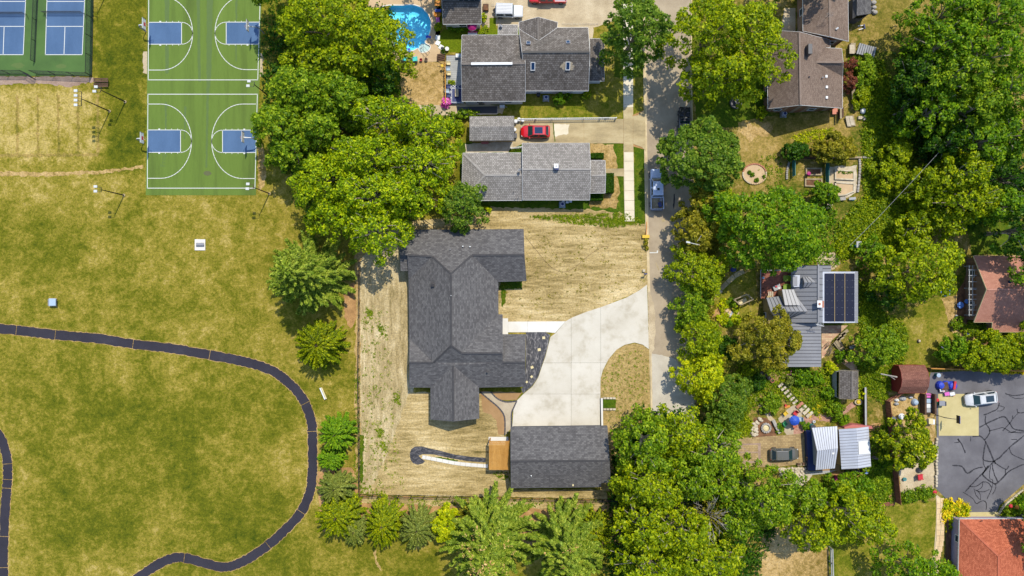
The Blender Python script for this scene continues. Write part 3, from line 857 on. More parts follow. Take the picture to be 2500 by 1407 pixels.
def car(label, name, cat, px, py, rz, paint, Lc=4.6, W=1.86, Ht=1.62, kind='suv', sun_roof=None, ribs=False, glassm='tealglass', open_top=False):
    w = W / 2; c = P(px, py, .9)
    root = thing(name, label, cat, (c.x, c.y, 0), rz)
    f = Lc / 2; belt = 1.0 if kind != 'pickup' else 1.12
    hood = belt - .06
    if kind == 'boxy': secs = [(-f, w * .86, .42, belt, .04, .0), (-f + .12, w * .97, .36, belt, .04, 0), (-.3, w, .32, belt, .04, 0), (f - 1.5, w, .32, belt, .05, .02), (f - .35, w * .97, .36, hood + .02, .06, .04), (f - .06, w * .93, .42, hood - .05, .08, .02), (f, w * .86, .48, hood - .22, .1, 0)]
    else: secs = [(-f, w * .72, .44, belt - .16, .08, 0), (-f + .16, w * .90, .36, belt - .02, .07, .02), (-f + .6, w * .985, .32, belt, .06, .02), (0, w, .30, belt, .05, .02), (f - 1.35, w * .995, .30, belt - .01, .06, .03), (f - .75, w * .97, .32, hood - .05, .1, .06), (f - .28, w * .86, .36, hood - .16, .14, .05), (f - .06, w * .68, .42, hood - .28, .18, .02), (f, w * .5, .48, hood - .36, .2, 0)]
    if kind == 'pickup':
        bx = -f + 1.95
        secs = [(bx, w * .98, .42, belt, .04, 0), (bx + .5, w, .40, belt, .04, .0), (f - 1.6, w, .40, belt, .05, .03), (f - .5, w * .97, .42, hood + .02, .08, .06), (f - .1, w * .90, .46, hood - .08, .1, .04), (f, w * .8, .52, hood - .22, .12, 0)]
    body = loft(secs).build('body', M_[paint], root, local=True, smooth=True)
    es = body.modifiers.new("edge", 'BEVEL'); es.width = .05; es.segments = 2; es.limit_method = 'ANGLE'; es.angle_limit = math.radians(32)
    if kind == 'suv': b0, b1, t0, t1 = -f + .22, f - 1.15, -f + .75, f - 1.95
    elif kind == 'boxy': b0, b1, t0, t1 = -f + .08, f - 1.45, -f + .14, f - 1.7
    else: b0, b1, t0, t1 = bx + .05, f - 1.45, bx + .2, f - 2.15
    wb, wt = w * .93, w * (.74 if kind == 'suv' else .80)
    z0, z1 = belt - .02, Ht - .05
    if kind == 'boxy': wt = w * .9
    bq = [(b0, -wb, z0), (b1, -wb * .95, z0), (b1, wb * .95, z0), (b0, wb, z0)]
    tq = [(t0, -wt, z1), (t1, -wt * .97, z1), (t1, wt * .97, z1), (t0, wt, z1)]
    if not open_top:
        cab = MB(); cab.add(bq + tq, [(0, 1, 5, 4), (1, 2, 6, 5), (2, 3, 7, 6), (3, 0, 4, 7), (4, 5, 6, 7)])
        cab.build('cabin', M_[paint], root, local=True, bevel=.05)
    else:
        MB().box((-.2, 0, .72), (2.2, w * 1.7, .5)).build('interior', M_['black'], root, local=True)
        for sx in (-.75, .25):
            for sy in (-1, 1):
                MB().box((sx, sy * w * .45, 1.05), (.5, .5, .14)).box((sx - .28, sy * w * .45, 1.3), (.12, .48, .6)).build('seat', M_['darkgrey'], root, local=True, bevel=.03)
        MB().tube([(-.9, -w * .8, 1), (-.9, -w * .75, 1.7), (-.9, w * .75, 1.7), (-.9, w * .8, 1)], .04).build('roll_bar', M_['black'], root, local=True)
    quad_pane('windshield', [bq[1], bq[2], tq[2], tq[1]], root, M_[glassm], shrink=.92, off=.014 if not open_top else 0)
    if not open_top:
        quad_pane('rear_window', [bq[3], bq[0], tq[0], tq[3]], root, M_['glass'], shrink=.84)
        for s in (0, 1):
            lo = (bq[0], bq[1], tq[1], tq[0]) if s == 0 else (bq[3], bq[2], tq[2], tq[3])
            A, B, C_, D = (Vector(q) for q in lo)
            for u0, u1 in ((.03, .48), (.52, .97)):
                quad_pane('side_window', [A.lerp(B, u0), A.lerp(B, u1), D.lerp(C_, u1), D.lerp(C_, u0)], root, M_['glass'], shrink=.86)
        rp = loft([(t0 + .03, wt * .96, z1 - .02, z1 + .035, .08, .0), ((t0 + t1) / 2, wt * .97, z1 - .02, z1 + .05, .08, .03), (t1 - .03, wt * .94, z1 - .02, z1 + .03, .08, 0)])
        rp = MB().add([(t0 + .02, -wt * .97, z1), (t1 - .02, -wt * .94, z1), (t1 - .02, wt * .94, z1), (t0 + .02, wt * .97, z1),
                       (t0 + .12, -wt * .86, z1 + .05), (t1 - .14, -wt * .84, z1 + .05), (t1 - .14, wt * .84, z1 + .05), (t0 + .12, wt * .86, z1 + .05)],
                      [(4, 5, 6, 7), (0, 1, 5, 4), (1, 2, 6, 5), (2, 3, 7, 6), (3, 0, 4, 7)])
        rp.build('roof', M_[paint], root, local=True)
        if sun_roof:
            x0, x1, yw = sun_roof
            MB().box(((x0 + x1) / 2, 0, z1 + .056), (x1 - x0, yw * 2, .012)).build('sunroof', M_['skyglass' if paint == 'red' else 'glass'], root, local=True)
        if ribs:
            for k in range(7):
                MB().box(((t0 + t1) / 2, -wt * .78 + k * wt * .26, z1 + .06), (t1 - t0 - .3, .05, .03)).build('roof_rib', M_['greydeck'], root, local=True)
            MB().lathe((-f - .02, .1, 0), [(.05, .7), (.36, .7), (.38, .75)]).build('spare_wheel', M_['tyre'], root, local=True)
        elif kind == 'suv':
            for s in (-1, 1):
                MB().tube([(t0 + .15, s * wt * .9, z1 + .05), (t0 + .25, s * wt * .9, z1 + .1), (t1 - .35, s * wt * .88, z1 + .1), (t1 - .25, s * wt * .88, z1 + .05)], .02, 5).build('roof_rail', M_['grey' if paint != 'red' else 'darkgrey'], root, local=True)
    if kind == 'pickup':
        mb = MB(); bw = .11; x0, x1 = -f, bx - .03; zf, zt = .72, 1.14
        mb.box(((x0 + x1) / 2, w - bw / 2, (.42 + zt) / 2), (x1 - x0, bw, zt - .42)); mb.box(((x0 + x1) / 2, -w + bw / 2, (.42 + zt) / 2), (x1 - x0, bw, zt - .42))
        mb.box((x1 - .05, 0, (zf + zt) / 2), (.1, 2 * w - 2 * bw - .01, zt - zf))
        mb.build('bed_side', M_[paint], root, local=True, bevel=.03)
        MB().box((x0 + .04, 0, (.45 + zt) / 2), (.08, 2 * w - 2 * bw - .02, zt - .45)).build('tailgate', M_[paint], root, local=True, bevel=.02)
        MB().box(((x0 + x1) / 2 + .02, 0, zf - .05), (x1 - x0 - .22, 2 * w - 2 * bw - .02, .1)).build('bed_floor', M_['wood' if paint != 'red' else 'grey'], root, local=True)
        MB().box((x0 - .09, 0, .55), (.14, w * 1.8, .16)).build('bumper', M_['grey'], root, local=True, bevel=.03)
    wheels(root, (-f + .85, f - .9), w, .36 if kind == 'suv' else .4)
    zl = .66 if kind == 'suv' else .78
    for s in (-1, 1):
        MB().box((f - .30 if kind == 'suv' else f - .08, s * w * .66, zl), (.34 if kind == 'suv' else .14, w * .28, .14)).build('headlight', M_['lamp'], root, local=True, bevel=.03)
        MB().box((-f + .1 if kind == 'suv' else -f - .005, s * w * .78, .82), (.16 if kind == 'suv' else .06, w * .16, .2)).build('tail_light', M_['tail'], root, local=True, bevel=.02)
        MB().box((b1 - .28, s * (w + .09), belt + .02), (.16, .2, .14)).build('mirror', M_[paint], root, local=True, bevel=.03)
    if kind == 'suv':
        MB().box((f - .05, 0, .5), (.12, w * .9, .14)).build('grille', M_['black'], root, local=True)
        for s in (-1, 1):
            MB().tube([(f - .9, s * w * .5, hood + .03), (f - 1.2, s * w * .58, belt + .04)], .006, 4).build('hood_crease', M_['black'], root, local=True)
    return root

# ================================================================== GROUND
PX0, PX1, PY0, PY1 = 950, 1075, -10, 150       # the pool hole
gm = MB()
B_ = 320
a0, a1 = P(PX0, PY1), P(PX1, PY0)
for x0, y0, x1, y1 in ((-B_, -B_, B_, a0.y), (-B_, a1.y, B_, B_), (-B_, a0.y, a0.x, a1.y), (a1.x, a0.y, B_, a1.y)):
    gm.add([(x0, y0, 0), (x1, y0, 0), (x1, y1, 0), (x0, y1, 0)], [(0, 1, 2, 3)])
gm.build('ground', M_['park'], kind='structure')

sheet('worn_track', [(-40, 418), (100, 421), (250, 416), (352, 405), (352, 411), (250, 424), (100, 431), (-40, 428)], 2, M_['drypatch'], jit=3, step=6)
for i, x in enumerate((42, 92, 142, 190, 238)):
    sheet('worn_stripe', [(x - 3, 232), (x + 3, 232), (x + 4, 380), (x - 2, 380)], 2, M_['park_dry'], jit=2, step=5)
sheet('worn_stripe', [(-30, 377), (240, 375), (240, 382), (-30, 384)], 3, M_['park_dry'], jit=2, step=5)
sheet('gravel_strip', [(-40, 186), (228, 188), (229, 200), (170, 212), (90, 204), (-40, 208)], 2, M_['pinkgravel'], jit=3, step=6)
sheet('pale_concrete', [(349, 128), (361, 126), (361, 182), (350, 178)], 2, M_['gravel'], jit=2, step=6)
sheet('pale_concrete', [(632, 128), (642, 130), (642, 185), (634, 188)], 2, M_['gravel'], jit=2, step=6)
sheet('worn_turf', [(628, 360), (640, 350), (652, 400), (646, 455), (632, 470)], 1, M_['drypatch'], jit=3, step=6)
# bare soil round the fences and the conifers
sheet('dry_strip', [(866, 560), (905, 545), (985, 540), (985, 660), (905, 690), (884, 660), (884, 900), (884, 1205), (868, 1208), (866, 1000), (868, 800)], 1, M_['drypatch'], jit=3, step=8)
sheet('bare_soil', [(838, 700), (866, 690), (872, 770), (856, 806), (842, 780)], 2, M_['soil'], jit=3, step=7)
sheet('bare_soil', [(770, 1150), (860, 1140), (885, 1212), (1100, 1216), (1500, 1222), (1530, 1320), (1440, 1360), (1280, 1340), (1080, 1310), (1010, 1270), (900, 1280), (790, 1300)], 1, M_['soil'], jit=6, step=9)
sheet('dry_bank', [(885, 1214), (1480, 1224), (1476, 1246), (1200, 1240), (960, 1232), (885, 1226)], 2, M_['straw_h'], jit=4, step=7)
# straw-covered new yard: lengthwise behind the house, crosswise in front
sheet('straw_lawn', [(879, 640), (902, 600), (960, 560), (1010, 552), (1010, 1000), (1050, 1060), (1230, 1062), (1240, 1210), (1100, 1213), (880, 1206)], 2, M_['straw_v'], jit=2, step=7)
sheet('straw_lawn', [(960, 545), (1130, 528), (1300, 527), (1455, 533), (1520, 548), (1576, 545), (1582, 700), (1480, 745), (1380, 790), (1200, 800), (1000, 700)], 2, M_['straw_h'], jit=2, step=7)
sheet('straw_lawn', [(1000, 958), (1172, 958), (1216, 1012), (1218, 1060), (1240, 1075), (1246, 1195), (1478, 1195), (1486, 1220), (1240, 1213), (900, 1206), (950, 1100)], 3, M_['straw_h'], jit=2, step=7)
sheet('straw_lawn', [(1466, 930), (1472, 906), (1486, 878), (1506, 854), (1527, 842), (1550, 838), (1571, 843), (1585, 854), (1588, 1005), (1560, 1060), (1500, 1200), (1466, 1200)], 2, M_['straw_i'], jit=1.5, step=7)
for q in ([(878, 1060), (888, 1064), (886, 1180), (879, 1180)], [(1222, 700), (1236, 708), (1234, 740), (1226, 750)], [(1225, 668), (1276, 670), (1274, 706), (1220, 706)]):
    sheet('green_patch', q, 4, M_['verge'], jit=2, step=5)
# house lawns
sheet('side_lawn', [(1110, 255), (1280, 225), (1440, 200), (1523, 160), (1523, 292), (1270, 296), (1120, 285)], 1, M_['lawn'], jit=2, step=8)
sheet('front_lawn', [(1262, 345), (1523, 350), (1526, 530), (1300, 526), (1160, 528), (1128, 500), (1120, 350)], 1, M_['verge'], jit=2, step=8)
sheet('dry_lawn', [(1440, 350), (1498, 354), (1505, 392), (1512, 470), (1505, 508), (1440, 506)], 2, M_['drypatch'], jit=6, step=7)
sheet('dry_lawn', [(1180, 505), (1250, 508), (1440, 512), (1520, 520), (1540, 535), (1300, 529), (1165, 530)], 2, M_['straw_h'], jit=5, step=7)
sheet('verge', [(1546, 186), (1573, 186), (1575, 270), (1564, 280), (1547, 284)], 1, M_['lawn'], jit=1.5)
sheet('verge', [(1547, 352), (1560, 354), (1574, 362), (1576, 545), (1549, 545)], 1, M_['verge'], jit=1.5)
sheet('verge', [(1500, -60), (1573, -60), (1573, 190), (1500, 190)], 1, M_['verge'], jit=1.5)
sheet('artificial_turf', [(1065, 128), (1072, 86), (1084, 72), (1300, 72), (1300, 128), (1100, 128), (1086, 118)], 3, M_['turf'])
sheet('artificial_turf', [(1195, 44), (1211, 44), (1211, 84), (1178, 84), (1178, 73), (1195, 73)], 4, M_['turf'])
sheet('parched_lawn', [(970, 152), (1088, 150), (1092, 258), (1040, 262), (980, 262)], 1, M_['drypatch'], jit=3, step=7)
sheet('gravel_walk', [(1020, 256), (1092, 258), (1115, 250), (1232, 258), (1228, 278), (1100, 282), (1030, 284)], 2, M_['gravel'], jit=2)
sheet('gravel_drive', [(1170, -160), (1500, -160), (1600, -40), (1572, 20), (1470, 62), (1448, 66), (1446, 96), (1436, 96), (1430, 74), (1200, 62), (1178, 76), (1172, 40)], 2, M_['gravel'], jit=2, step=9)
sheet('flagstone_yard', [(1136, 352), (1250, 344), (1252, 362), (1240, 372), (1136, 374)], 2, M_['stone'], jit=2)

# pool: deck with a hole, basin with depth, water
POOL = [(930, 18), (985, 13), (1010, 12), (1034, 22), (1050, 45), (1052, 70), (1046, 90), (1038, 104), (1050, 112), (1048, 122), (1038, 128), (1027, 128), (1020, 119), (1008, 124), (985, 125), (966, 118), (955, 95), (940, 60)]
poolc = [(p.x, p.y) for p in catmull([Vector((x, y, 0)) for x, y in POOL], 5, True)]
sheet('pool_deck', [(900, -80), (1075, -80), (1082, 10), (1066, 20), (1066, 70), (1062, 86), (1066, 110), (1078, 128), (1072, 148), (1066, 151), (900, 153), (900, -80)], 6, M_['deckconc'], hole=poolc)
sheet('pool_deck_joint', [(994.5, 128), (995.5, 128), (995.5, 152), (994.5, 152)], 7, M_['stain2'])
sheet('pool_deck_joint', [(1032.5, 132), (1033.5, 132), (1033.5, 152), (1032.5, 152)], 7, M_['stain2'])
bs = MB()
pw = [P(x, y) for x, y in poolc]; n = len(pw); cpt = sum(pw, Vector()) / n
rings = []
for sc, z in ((1, .024), (.985, -.9), (.75, -1.3)):
    rings += [(cpt.x + (p.x - cpt.x) * sc, cpt.y + (p.y - cpt.y) * sc, z) for p in pw]
fs = []
for r_ in range(2):
    for k in range(n): fs.append((r_ * n + k, r_ * n + (k + 1) % n, (r_ + 1) * n + (k + 1) % n, (r_ + 1) * n + k))
fs.append([2 * n + k for k in range(n)])
bs.add(rings, fs); bs.build('pool_basin', M_['liner'], kind='structure')
mw, nn, ll, bb = newmat('pool_water_surface'); nn.remove(bb)
tb = nn.new("ShaderNodeBsdfTransparent"); tb.inputs[0].default_value = (.82, .97, 1, 1)
gb = nn.new("ShaderNodeBsdfGlossy"); gb.inputs["Roughness"].default_value = .03
fr = nn.new("ShaderNodeFresnel"); fr.inputs[0].default_value = 1.33
vv = coords(nn, ll, 'pos'); bp = nn.new("ShaderNodeBump"); bp.inputs["Strength"].default_value = .12; bp.inputs["Distance"].default_value = .03
ll.new(noise(nn, ll, vv, 3.0, 3, .6, .6), bp.inputs["Height"]); ll.new(bp.outputs[0], gb.inputs["Normal"]); ll.new(bp.outputs[0], fr.inputs["Normal"])
ms_ = nn.new("ShaderNodeMixShader"); ll.new(fr.outputs[0], ms_.inputs[0]); ll.new(tb.outputs[0], ms_.inputs[1]); ll.new(gb.outputs[0], ms_.inputs[2])
ll.new(ms_.outputs[0], nn["Material Output"].inputs[0])
MB().poly([(p.x, p.y, -.08) for p in pw]).build('pool_water', mw, kind='structure')
rim_ = MB()
for k in range(n):
    a, b = pw[k], pw[(k + 1) % n]
    rim_.bar(a + Vector((0, 0, .03)), b + Vector((0, 0, .03)), .16, .05)
rim_.build('pool_coping', M_['whiteconc'], kind='structure')
steps_ = thing('pool_steps', 'white moulded corner steps at the lower right curve of the swimming pool', 'pool steps', P(1036, 120))
for k in range(3): MB().lathe(P(1037 - k * 2.5, 119 - k * 2.0), [(.80 - k * .05, -.6 - k * .2), (.80 - k * .05, -.14 - k * .14)], 18).build('step', M_['whiteconc'], steps_)
lad = thing('pool_ladder', 'chrome handrail ladder over the white pool steps', 'pool ladder', P(1040, 124))
for s in (-4, 4):
    MB().tube([P(1030 + s * .7, 114 - s * .6, -.1), P(1033 + s * .7, 117 - s * .6, .9), P(1043 + s * .7, 128 - s * .6, .85), P(1046 + s * .7, 131 - s * .6, .03)], .03, 6).build('rail', M_['grey'], lad)
for k in range(2): MB().bar(P(1030.5 + k * 2, 115 + k * 2 - 2.4, .15 + k * .4), P(1025 + k * 2, 116.4 + k * 2 + 3, .15 + k * .4), .06).build('tread', M_['grey'], lad)

# road, gutters, kerbs
sheet('road', [(1574, -260), (1690, -260), (1688, 170), (1690, 300), (1694, 520), (1698, 720), (1700, 1010), (1704, 1500), (1596, 1500), (1589, 1010), (1586, 850), (1583, 690), (1579, 545), (1577, 350), (1575, 170)], 3, M_['road'])
sheet('road_patch', ragged([(1590, 862), (1640, 872), (1668, 905), (1690, 930), (1700, 1010), (1700, 1100), (1594, 1100), (1591, 1010)], 2.2, 6), 4, M_['road_light'])
sheet('gutter', [(1570, -260), (1577, -260), (1578, 170), (1580, 350), (1583, 545), (1587, 690), (1590, 850), (1593, 1010), (1598, 1300), (1593, 1300), (1588, 1010), (1585, 850), (1581, 690), (1577, 545), (1572.5, 350), (1571, 170)], 4, M_['gutter'])
kb = MB()
def kerb(pts, w=.16, hgt=.12):
    for i in range(len(pts) - 1): kb.bar(P(*pts[i]) + Vector((0, 0, hgt / 2)), P(*pts[i + 1]) + Vector((0, 0, hgt / 2)), w, hgt)
kerb([(1570.5, -260), (1571.5, 180), (1573, 268)]); kerb([(1573.6, 368), (1576.6, 545), (1577.8, 600)])
kerb([(1688.6, -260), (1687.6, 170), (1690, 300), (1694, 520), (1698, 700)])
kerb([(1588.5, 862), (1590, 1010), (1594, 1200)])
kb.build('kerb', M_['gutter'], kind='structure')
sheet('gravel_apron', [(1582, 705), (1590, 720), (1599, 760), (1600, 800), (1597, 850), (1590, 868), (1584, 850)], 5, M_['gravel'], jit=1.5, step=6)
for q in ([(1586, 616), (1604, 616.5), (1604, 618), (1586, 618.5)], [(1603.5, 612), (1607, 612), (1606, 618), (1603, 618)]):
    sheet('road_mark', q, 5, M_['line'])
sheet('oil_mark', [(1645.5, 474), (1648, 474), (1647, 500), (1644.5, 512), (1643, 500)], 5, M_['seal'], jit=.6, step=4)
for q in ([(1614, 536), (1622, 534), (1625, 540), (1618, 542)], [(1616, 562), (1626, 562), (1628, 566), (1618, 567)], [(1638, 590), (1641, 588), (1645, 602), (1642, 603)], [(1600, 642), (1602, 642), (1610, 660), (1608, 661)]):
    sheet('tar_repair', q, 4, M_['oldconc'], jit=.8, step=4)

# pavement of cast slabs
pv = sheet('sidewalk', [(1521.5, -40), (1545, -40), (1545.5, 260), (1547, 450), (1549, 540.5), (1525, 540.5), (1523, 450), (1521.8, 260)], 3, M_['gutter'])
slabs(pv, [(1521.5, -40), (1545, -40), (1545.5, 262), (1521.9, 262)], [], list(range(-20, 262, 23)), M_['walk'], .02, .07)
slabs(pv, [(1522.3, 262), (1544, 262), (1544.5, 284), (1522.5, 284)], [], [], M_['oldconc'], .02, .06)
slabs(pv, [(1523, 352), (1546, 352), (1546.4, 372), (1523.2, 372)], [], [], M_['oldconc'], .02, .06)
slabs(pv, [(1523.2, 372), (1546.4, 372), (1549, 540.5), (1525, 540.5)], [], list(range(394, 540, 24)), M_['walk'], .02, .07)
# old concrete driveway of the grey bungalow
od = sheet('concrete_driveway', [(1252, 292), (1522, 291), (1575, 268), (1575, 366), (1522, 351), (1452, 349), (1430, 349), (1275, 350), (1252, 362)], 4, M_['soil'])
slabs(od, [(1252, 292), (1522, 291), (1522, 350), (1275, 352), (1252, 362)], [1350, 1425.5], [], M_['oldconc'], .022, .055, .25)
slabs(od, [(1522.5, 284), (1545, 284), (1556, 282), (1572, 270), (1575, 268), (1576, 368), (1566, 359), (1546, 352), (1522.5, 352)], [1545.5], [], M_['oldconc'], .022, .06, .25)
MB().prism([P(*p) for p in ragged([(1352, 305), (1390, 304), (1388, 326), (1370, 332), (1352, 334)], 2, 5)], .056, .059).build('patch', M_['walk'], od)
for q in ([(1350, 300), (1352, 300), (1354, 330), (1356, 346), (1354, 346), (1351, 326)],): MB().prism([P(*p) for p in ragged(q, .5, 4)], .056, .061).build('weedy_crack', M_['verge'], od)
sheet('front_path', [(1478, 412), (1523, 412), (1523, 431), (1500, 430), (1478, 432)], 3, M_['oldconc'], thick=.03)

# new concrete driveway and front walk of the charcoal house
DR = [(1579.6, 695), (1561, 709), (1529, 727), (1497, 739), (1465, 751), (1433.5, 761), (1398, 775), (1382, 784), (1356, 814), (1344, 823), (1340, 838), (1332, 870), (1322, 898), (1314, 922), (1300, 944), (1278, 962), (1262, 978), (1254, 997), (1250.5, 1045),
      (1464.8, 1045), (1466, 926), (1471, 906), (1485, 878), (1505, 854), (1525, 842), (1549, 836.5), (1569, 841.5), (1584, 853)]
dv = sheet('new_driveway', DR, 4, M_['stain2'])
slabs(dv, DR, [1394.5, 1466.5], [886, 962.3], M_['newconc'], .022, .075, .22)
fw = sheet('front_walk', [(1226, 777.5), (1240.5, 777.5), (1240.5, 785.6), (1382, 784.8), (1356, 813.4), (1332, 811), (1240.5, 811.5), (1240.5, 817.5), (1226, 817.5)], 4, M_['stain2'])
slabs(fw, [(1226, 777.5), (1240.3, 777.5), (1240.3, 817.5), (1226, 817.5)], [], [], M_['whiteconc'], .02, .11)
slabs(fw, [(1240.5, 785.6), (1381, 784.8), (1355.5, 813), (1332, 811), (1240.5, 811.5)], [1288, 1333], [], M_['whiteconc'], .022, .074, .15)
# weed-barrier beds
sheet('black_plastic_bed', [(1284, 811), (1332, 811.5), (1343, 818), (1339, 838), (1331, 870), (1321, 898), (1313, 922), (1299, 943), (1277, 961), (1272, 950), (1283, 940)], 6, M_['plastic'])
for i, (x, y, r_) in enumerate(((1327.5, 825, 5.2), (1316.5, 854, 5.6), (1299, 897, 5.2), (1298, 920, 4.4), (1286, 933, 4))):
    o = MB().box(P(x, y, .06), (r_ / 15 * 1.3, r_ / 15 * 1.2, .03), rz=.2 * i).build('paper_sheet', M_['cream'])
    tag(o, ['pale square of card near the top right corner of the black plastic bed', 'pale square of card in the middle of the black plastic bed beside the driveway', 'pale square of card low in the narrowing black plastic bed', 'dull card square under the previous ones near the roof edge of the plastic bed', 'smallest card scrap at the bottom of the black plastic bed'][i], 'card', 'card squares weighing down the black plastic')
bedc = [(1020, 1090), (1012, 1091), (1004, 1097), (1000.5, 1108), (1002, 1122), (1008, 1131), (1020, 1135), (1032, 1132), (1038, 1126), (1030, 1121), (1022, 1113), (1032, 1109), (1060, 1110), (1100, 1119), (1140, 1126), (1185, 1129.5), (1186, 1118), (1150, 1115.5), (1110, 1110), (1070, 1099.5), (1044, 1094), (1030, 1090)]
sheet('black_liner_bed', bedc, 5, M_['plastic2'])
cb = thing('curb_walk', 'curving strip of pale concrete running from the black liner bed to the pergola', 'concrete curb', P(1100, 1125))
cl = catmull([Vector((1031, 1115.5, 0)), Vector((1066, 1122, 0)), Vector((1110, 1130.5, 0)), Vector((1150, 1135, 0)), Vector((1191, 1138, 0))], 3)
for i in range(0, len(cl) - 1):
    a, b = cl[i], cl[i + 1]; d = (b - a).normalized(); nr = Vector((-d.y, d.x, 0)) * 4.2; d = d * .25
    MB().prism([P(*(p.x, p.y)) for p in (a + nr + d, b + nr - d, b - nr - d, a - nr + d)], .01, .13).build('slab', M_['whiteconc'], cb)
sheet('green_patch', [(1060, 1116), (1090, 1118), (1120, 1125), (1110, 1128), (1080, 1122)], 5, M_['verge'], jit=1.5, step=4)
# aggregate walk with brick borders
sheet('sand_bed', [(1174, 956), (1276, 958), (1262, 976), (1220, 978), (1236, 1000), (1236, 1060), (1216, 1062), (1212, 1030), (1200, 1012), (1178, 1006)], 4, M_['sand'], jit=1.2)
sheet('aggregate_walk', [(1172, 957), (1200, 957), (1216, 974), (1236, 981.5), (1262, 980), (1251.5, 1000), (1248, 1046), (1234, 1062), (1234, 1018), (1219, 996), (1196, 976)], 5, M_['aggregate'])
ap = thing('paver_border', 'dark paver edging along both sides of the aggregate walk by the garage', 'paver border', P(1225, 1000))
for pts in ([(1198, 957), (1214, 973), (1236, 981.5), (1263, 979)], [(1172, 957), (1196, 977), (1219, 997), (1232, 1020), (1232.5, 1064)], [(1261, 981), (1253.5, 997), (1249, 1010), (1248.5, 1042)]):
    cc = catmull([Vector((x, y, 0)) for x, y in pts], 4)
    for i in range(len(cc) - 1):
        q = MB(); a, b = P(cc[i].x, cc[i].y), P(cc[i + 1].x, cc[i + 1].y); dd = (b - a) * .04
        q.bar(a + dd + Vector((0, 0, .04)), b - dd + Vector((0, 0, .04)), .22, .08); q.build('brick', M_['darkgrey'], ap)
rw = thing('retaining_wall', 'narrow pale retaining wall along the lower right side of the new driveway', 'wall', P(1467.5, 1006))
MB().prism([P(1465.5, 971.5), P(1469.5, 971.5), P(1470.5, 1041), P(1466.5, 1041)], 0, .45).build('wall_face', M_['darkgrey'], rw)
MB().prism([P(1465.8, 971), P(1470.5, 971), P(1471.5, 1041), P(1467.2, 1041)], .452, .53).build('cap', M_['whiteconc'], rw)
bx = thing('planter_bed', 'stone-edged planter of green grass beside the driveway retaining wall', 'planter', P(1488, 985))
for a, b in (((1472, 972), (1503, 972)), ((1503, 999), (1472, 999))):
    A, B = P(*a), P(*b)
    for k in range(4): MB().bar(A.lerp(B, k / 4 + .02) + Vector((0, 0, .15)), A.lerp(B, k / 4 + .23) + Vector((0, 0, .15)), .28, .3).build('block', M_['stone'], bx)
MB().prism([P(1472, 975), P(1503, 975), P(1503, 996), P(1472, 996)], 0, .12).build('turf', M_['verge'], bx)

# park path of asphalt lifts with grassy joints
def path(pts, w, n, breaks, z=.05):
    cl = catmull([Vector((x, y, 0)) for x, y in pts], n)
    nrm = []
    for i in range(len(cl)):
        d = (cl[min(i + 1, len(cl) - 1)] - cl[max(i - 1, 0)]).normalized(); nrm.append(Vector((-d.y, d.x, 0)))
    lft = [c + nv * (w / 2 + random.uniform(-1.9, .7)) for c, nv in zip(cl, nrm)]; rgt = [c - nv * (w / 2 + random.uniform(-1.9, .7)) for c, nv in zip(cl, nrm)]
    out = [(p.x, p.y) for p in lft] + [(p.x, p.y) for p in rgt[::-1]]
    def wide(k): return [(p.x + nv.x * k, p.y + nv.y * k) for p, nv in zip(lft, nrm)] + [(p.x - nv.x * k, p.y - nv.y * k) for p, nv in list(zip(rgt, nrm))[::-1]]
    root = sheet('footpath', ragged(wide(1.6), .7, 4), 2, M_['drypatch'])
    bk = [0] + breaks + [len(cl) - 1]
    for i in range(len(bk) - 1):
        a, b = bk[i], bk[i + 1]
        la = lft[a:b + 1]; ra = rgt[a:b + 1]
        def trim(q):
            q = list(q)
            q[0] = q[0] + (q[1] - q[0]).normalized() * .7; q[-1] = q[-1] - (q[-1] - q[-2]).normalized() * .7; return q
        la, ra = trim(la), trim(ra)
        mb = MB(); A = [P(p.x, p.y) for p in la]; Bq = [P(p.x, p.y) for p in ra]; m_ = len(A)
        mb.add([(p.x, p.y, z) for p in A + Bq] + [(p.x, p.y, .002) for p in A + Bq],
               [(k, k + 1, m_ + k + 1, m_ + k) for k in range(m_ - 1)] + [(k, 2 * m_ + k, 2 * m_ + k + 1, k + 1) for k in range(m_ - 1)] +
               [(m_ + k, m_ + k + 1, 3 * m_ + k + 1, 3 * m_ + k) for k in range(m_ - 1)] + [(0, m_, 3 * m_, 2 * m_), (m_ - 1, 3 * m_ - 1, 4 * m_ - 1, 2 * m_ - 1)])
        mb.build('asphalt_section', M_['path'], root)
path([(-40, 799), (40, 806), (135, 818), (230, 826), (325, 840), (420, 851), (512, 867), (600, 884), (665, 906), (715, 944), (745, 985), (760, 1030), (763, 1080), (763, 1150), (757, 1200), (735, 1250), (690, 1300), (640, 1342), (590, 1372), (540, 1384), (450, 1362), (410, 1367), (370, 1388), (325, 1420)], 23.5, 14, [14, 28, 56, 84, 140, 161, 210, 234, 280])
path([(-30, 1035), (2, 1070), (16, 1115), (19, 1150), (17, 1192), (14, 1230), (10, 1310), (8, 1386), (14, 1430)], 23, 14, [35, 49, 56, 84, 98])

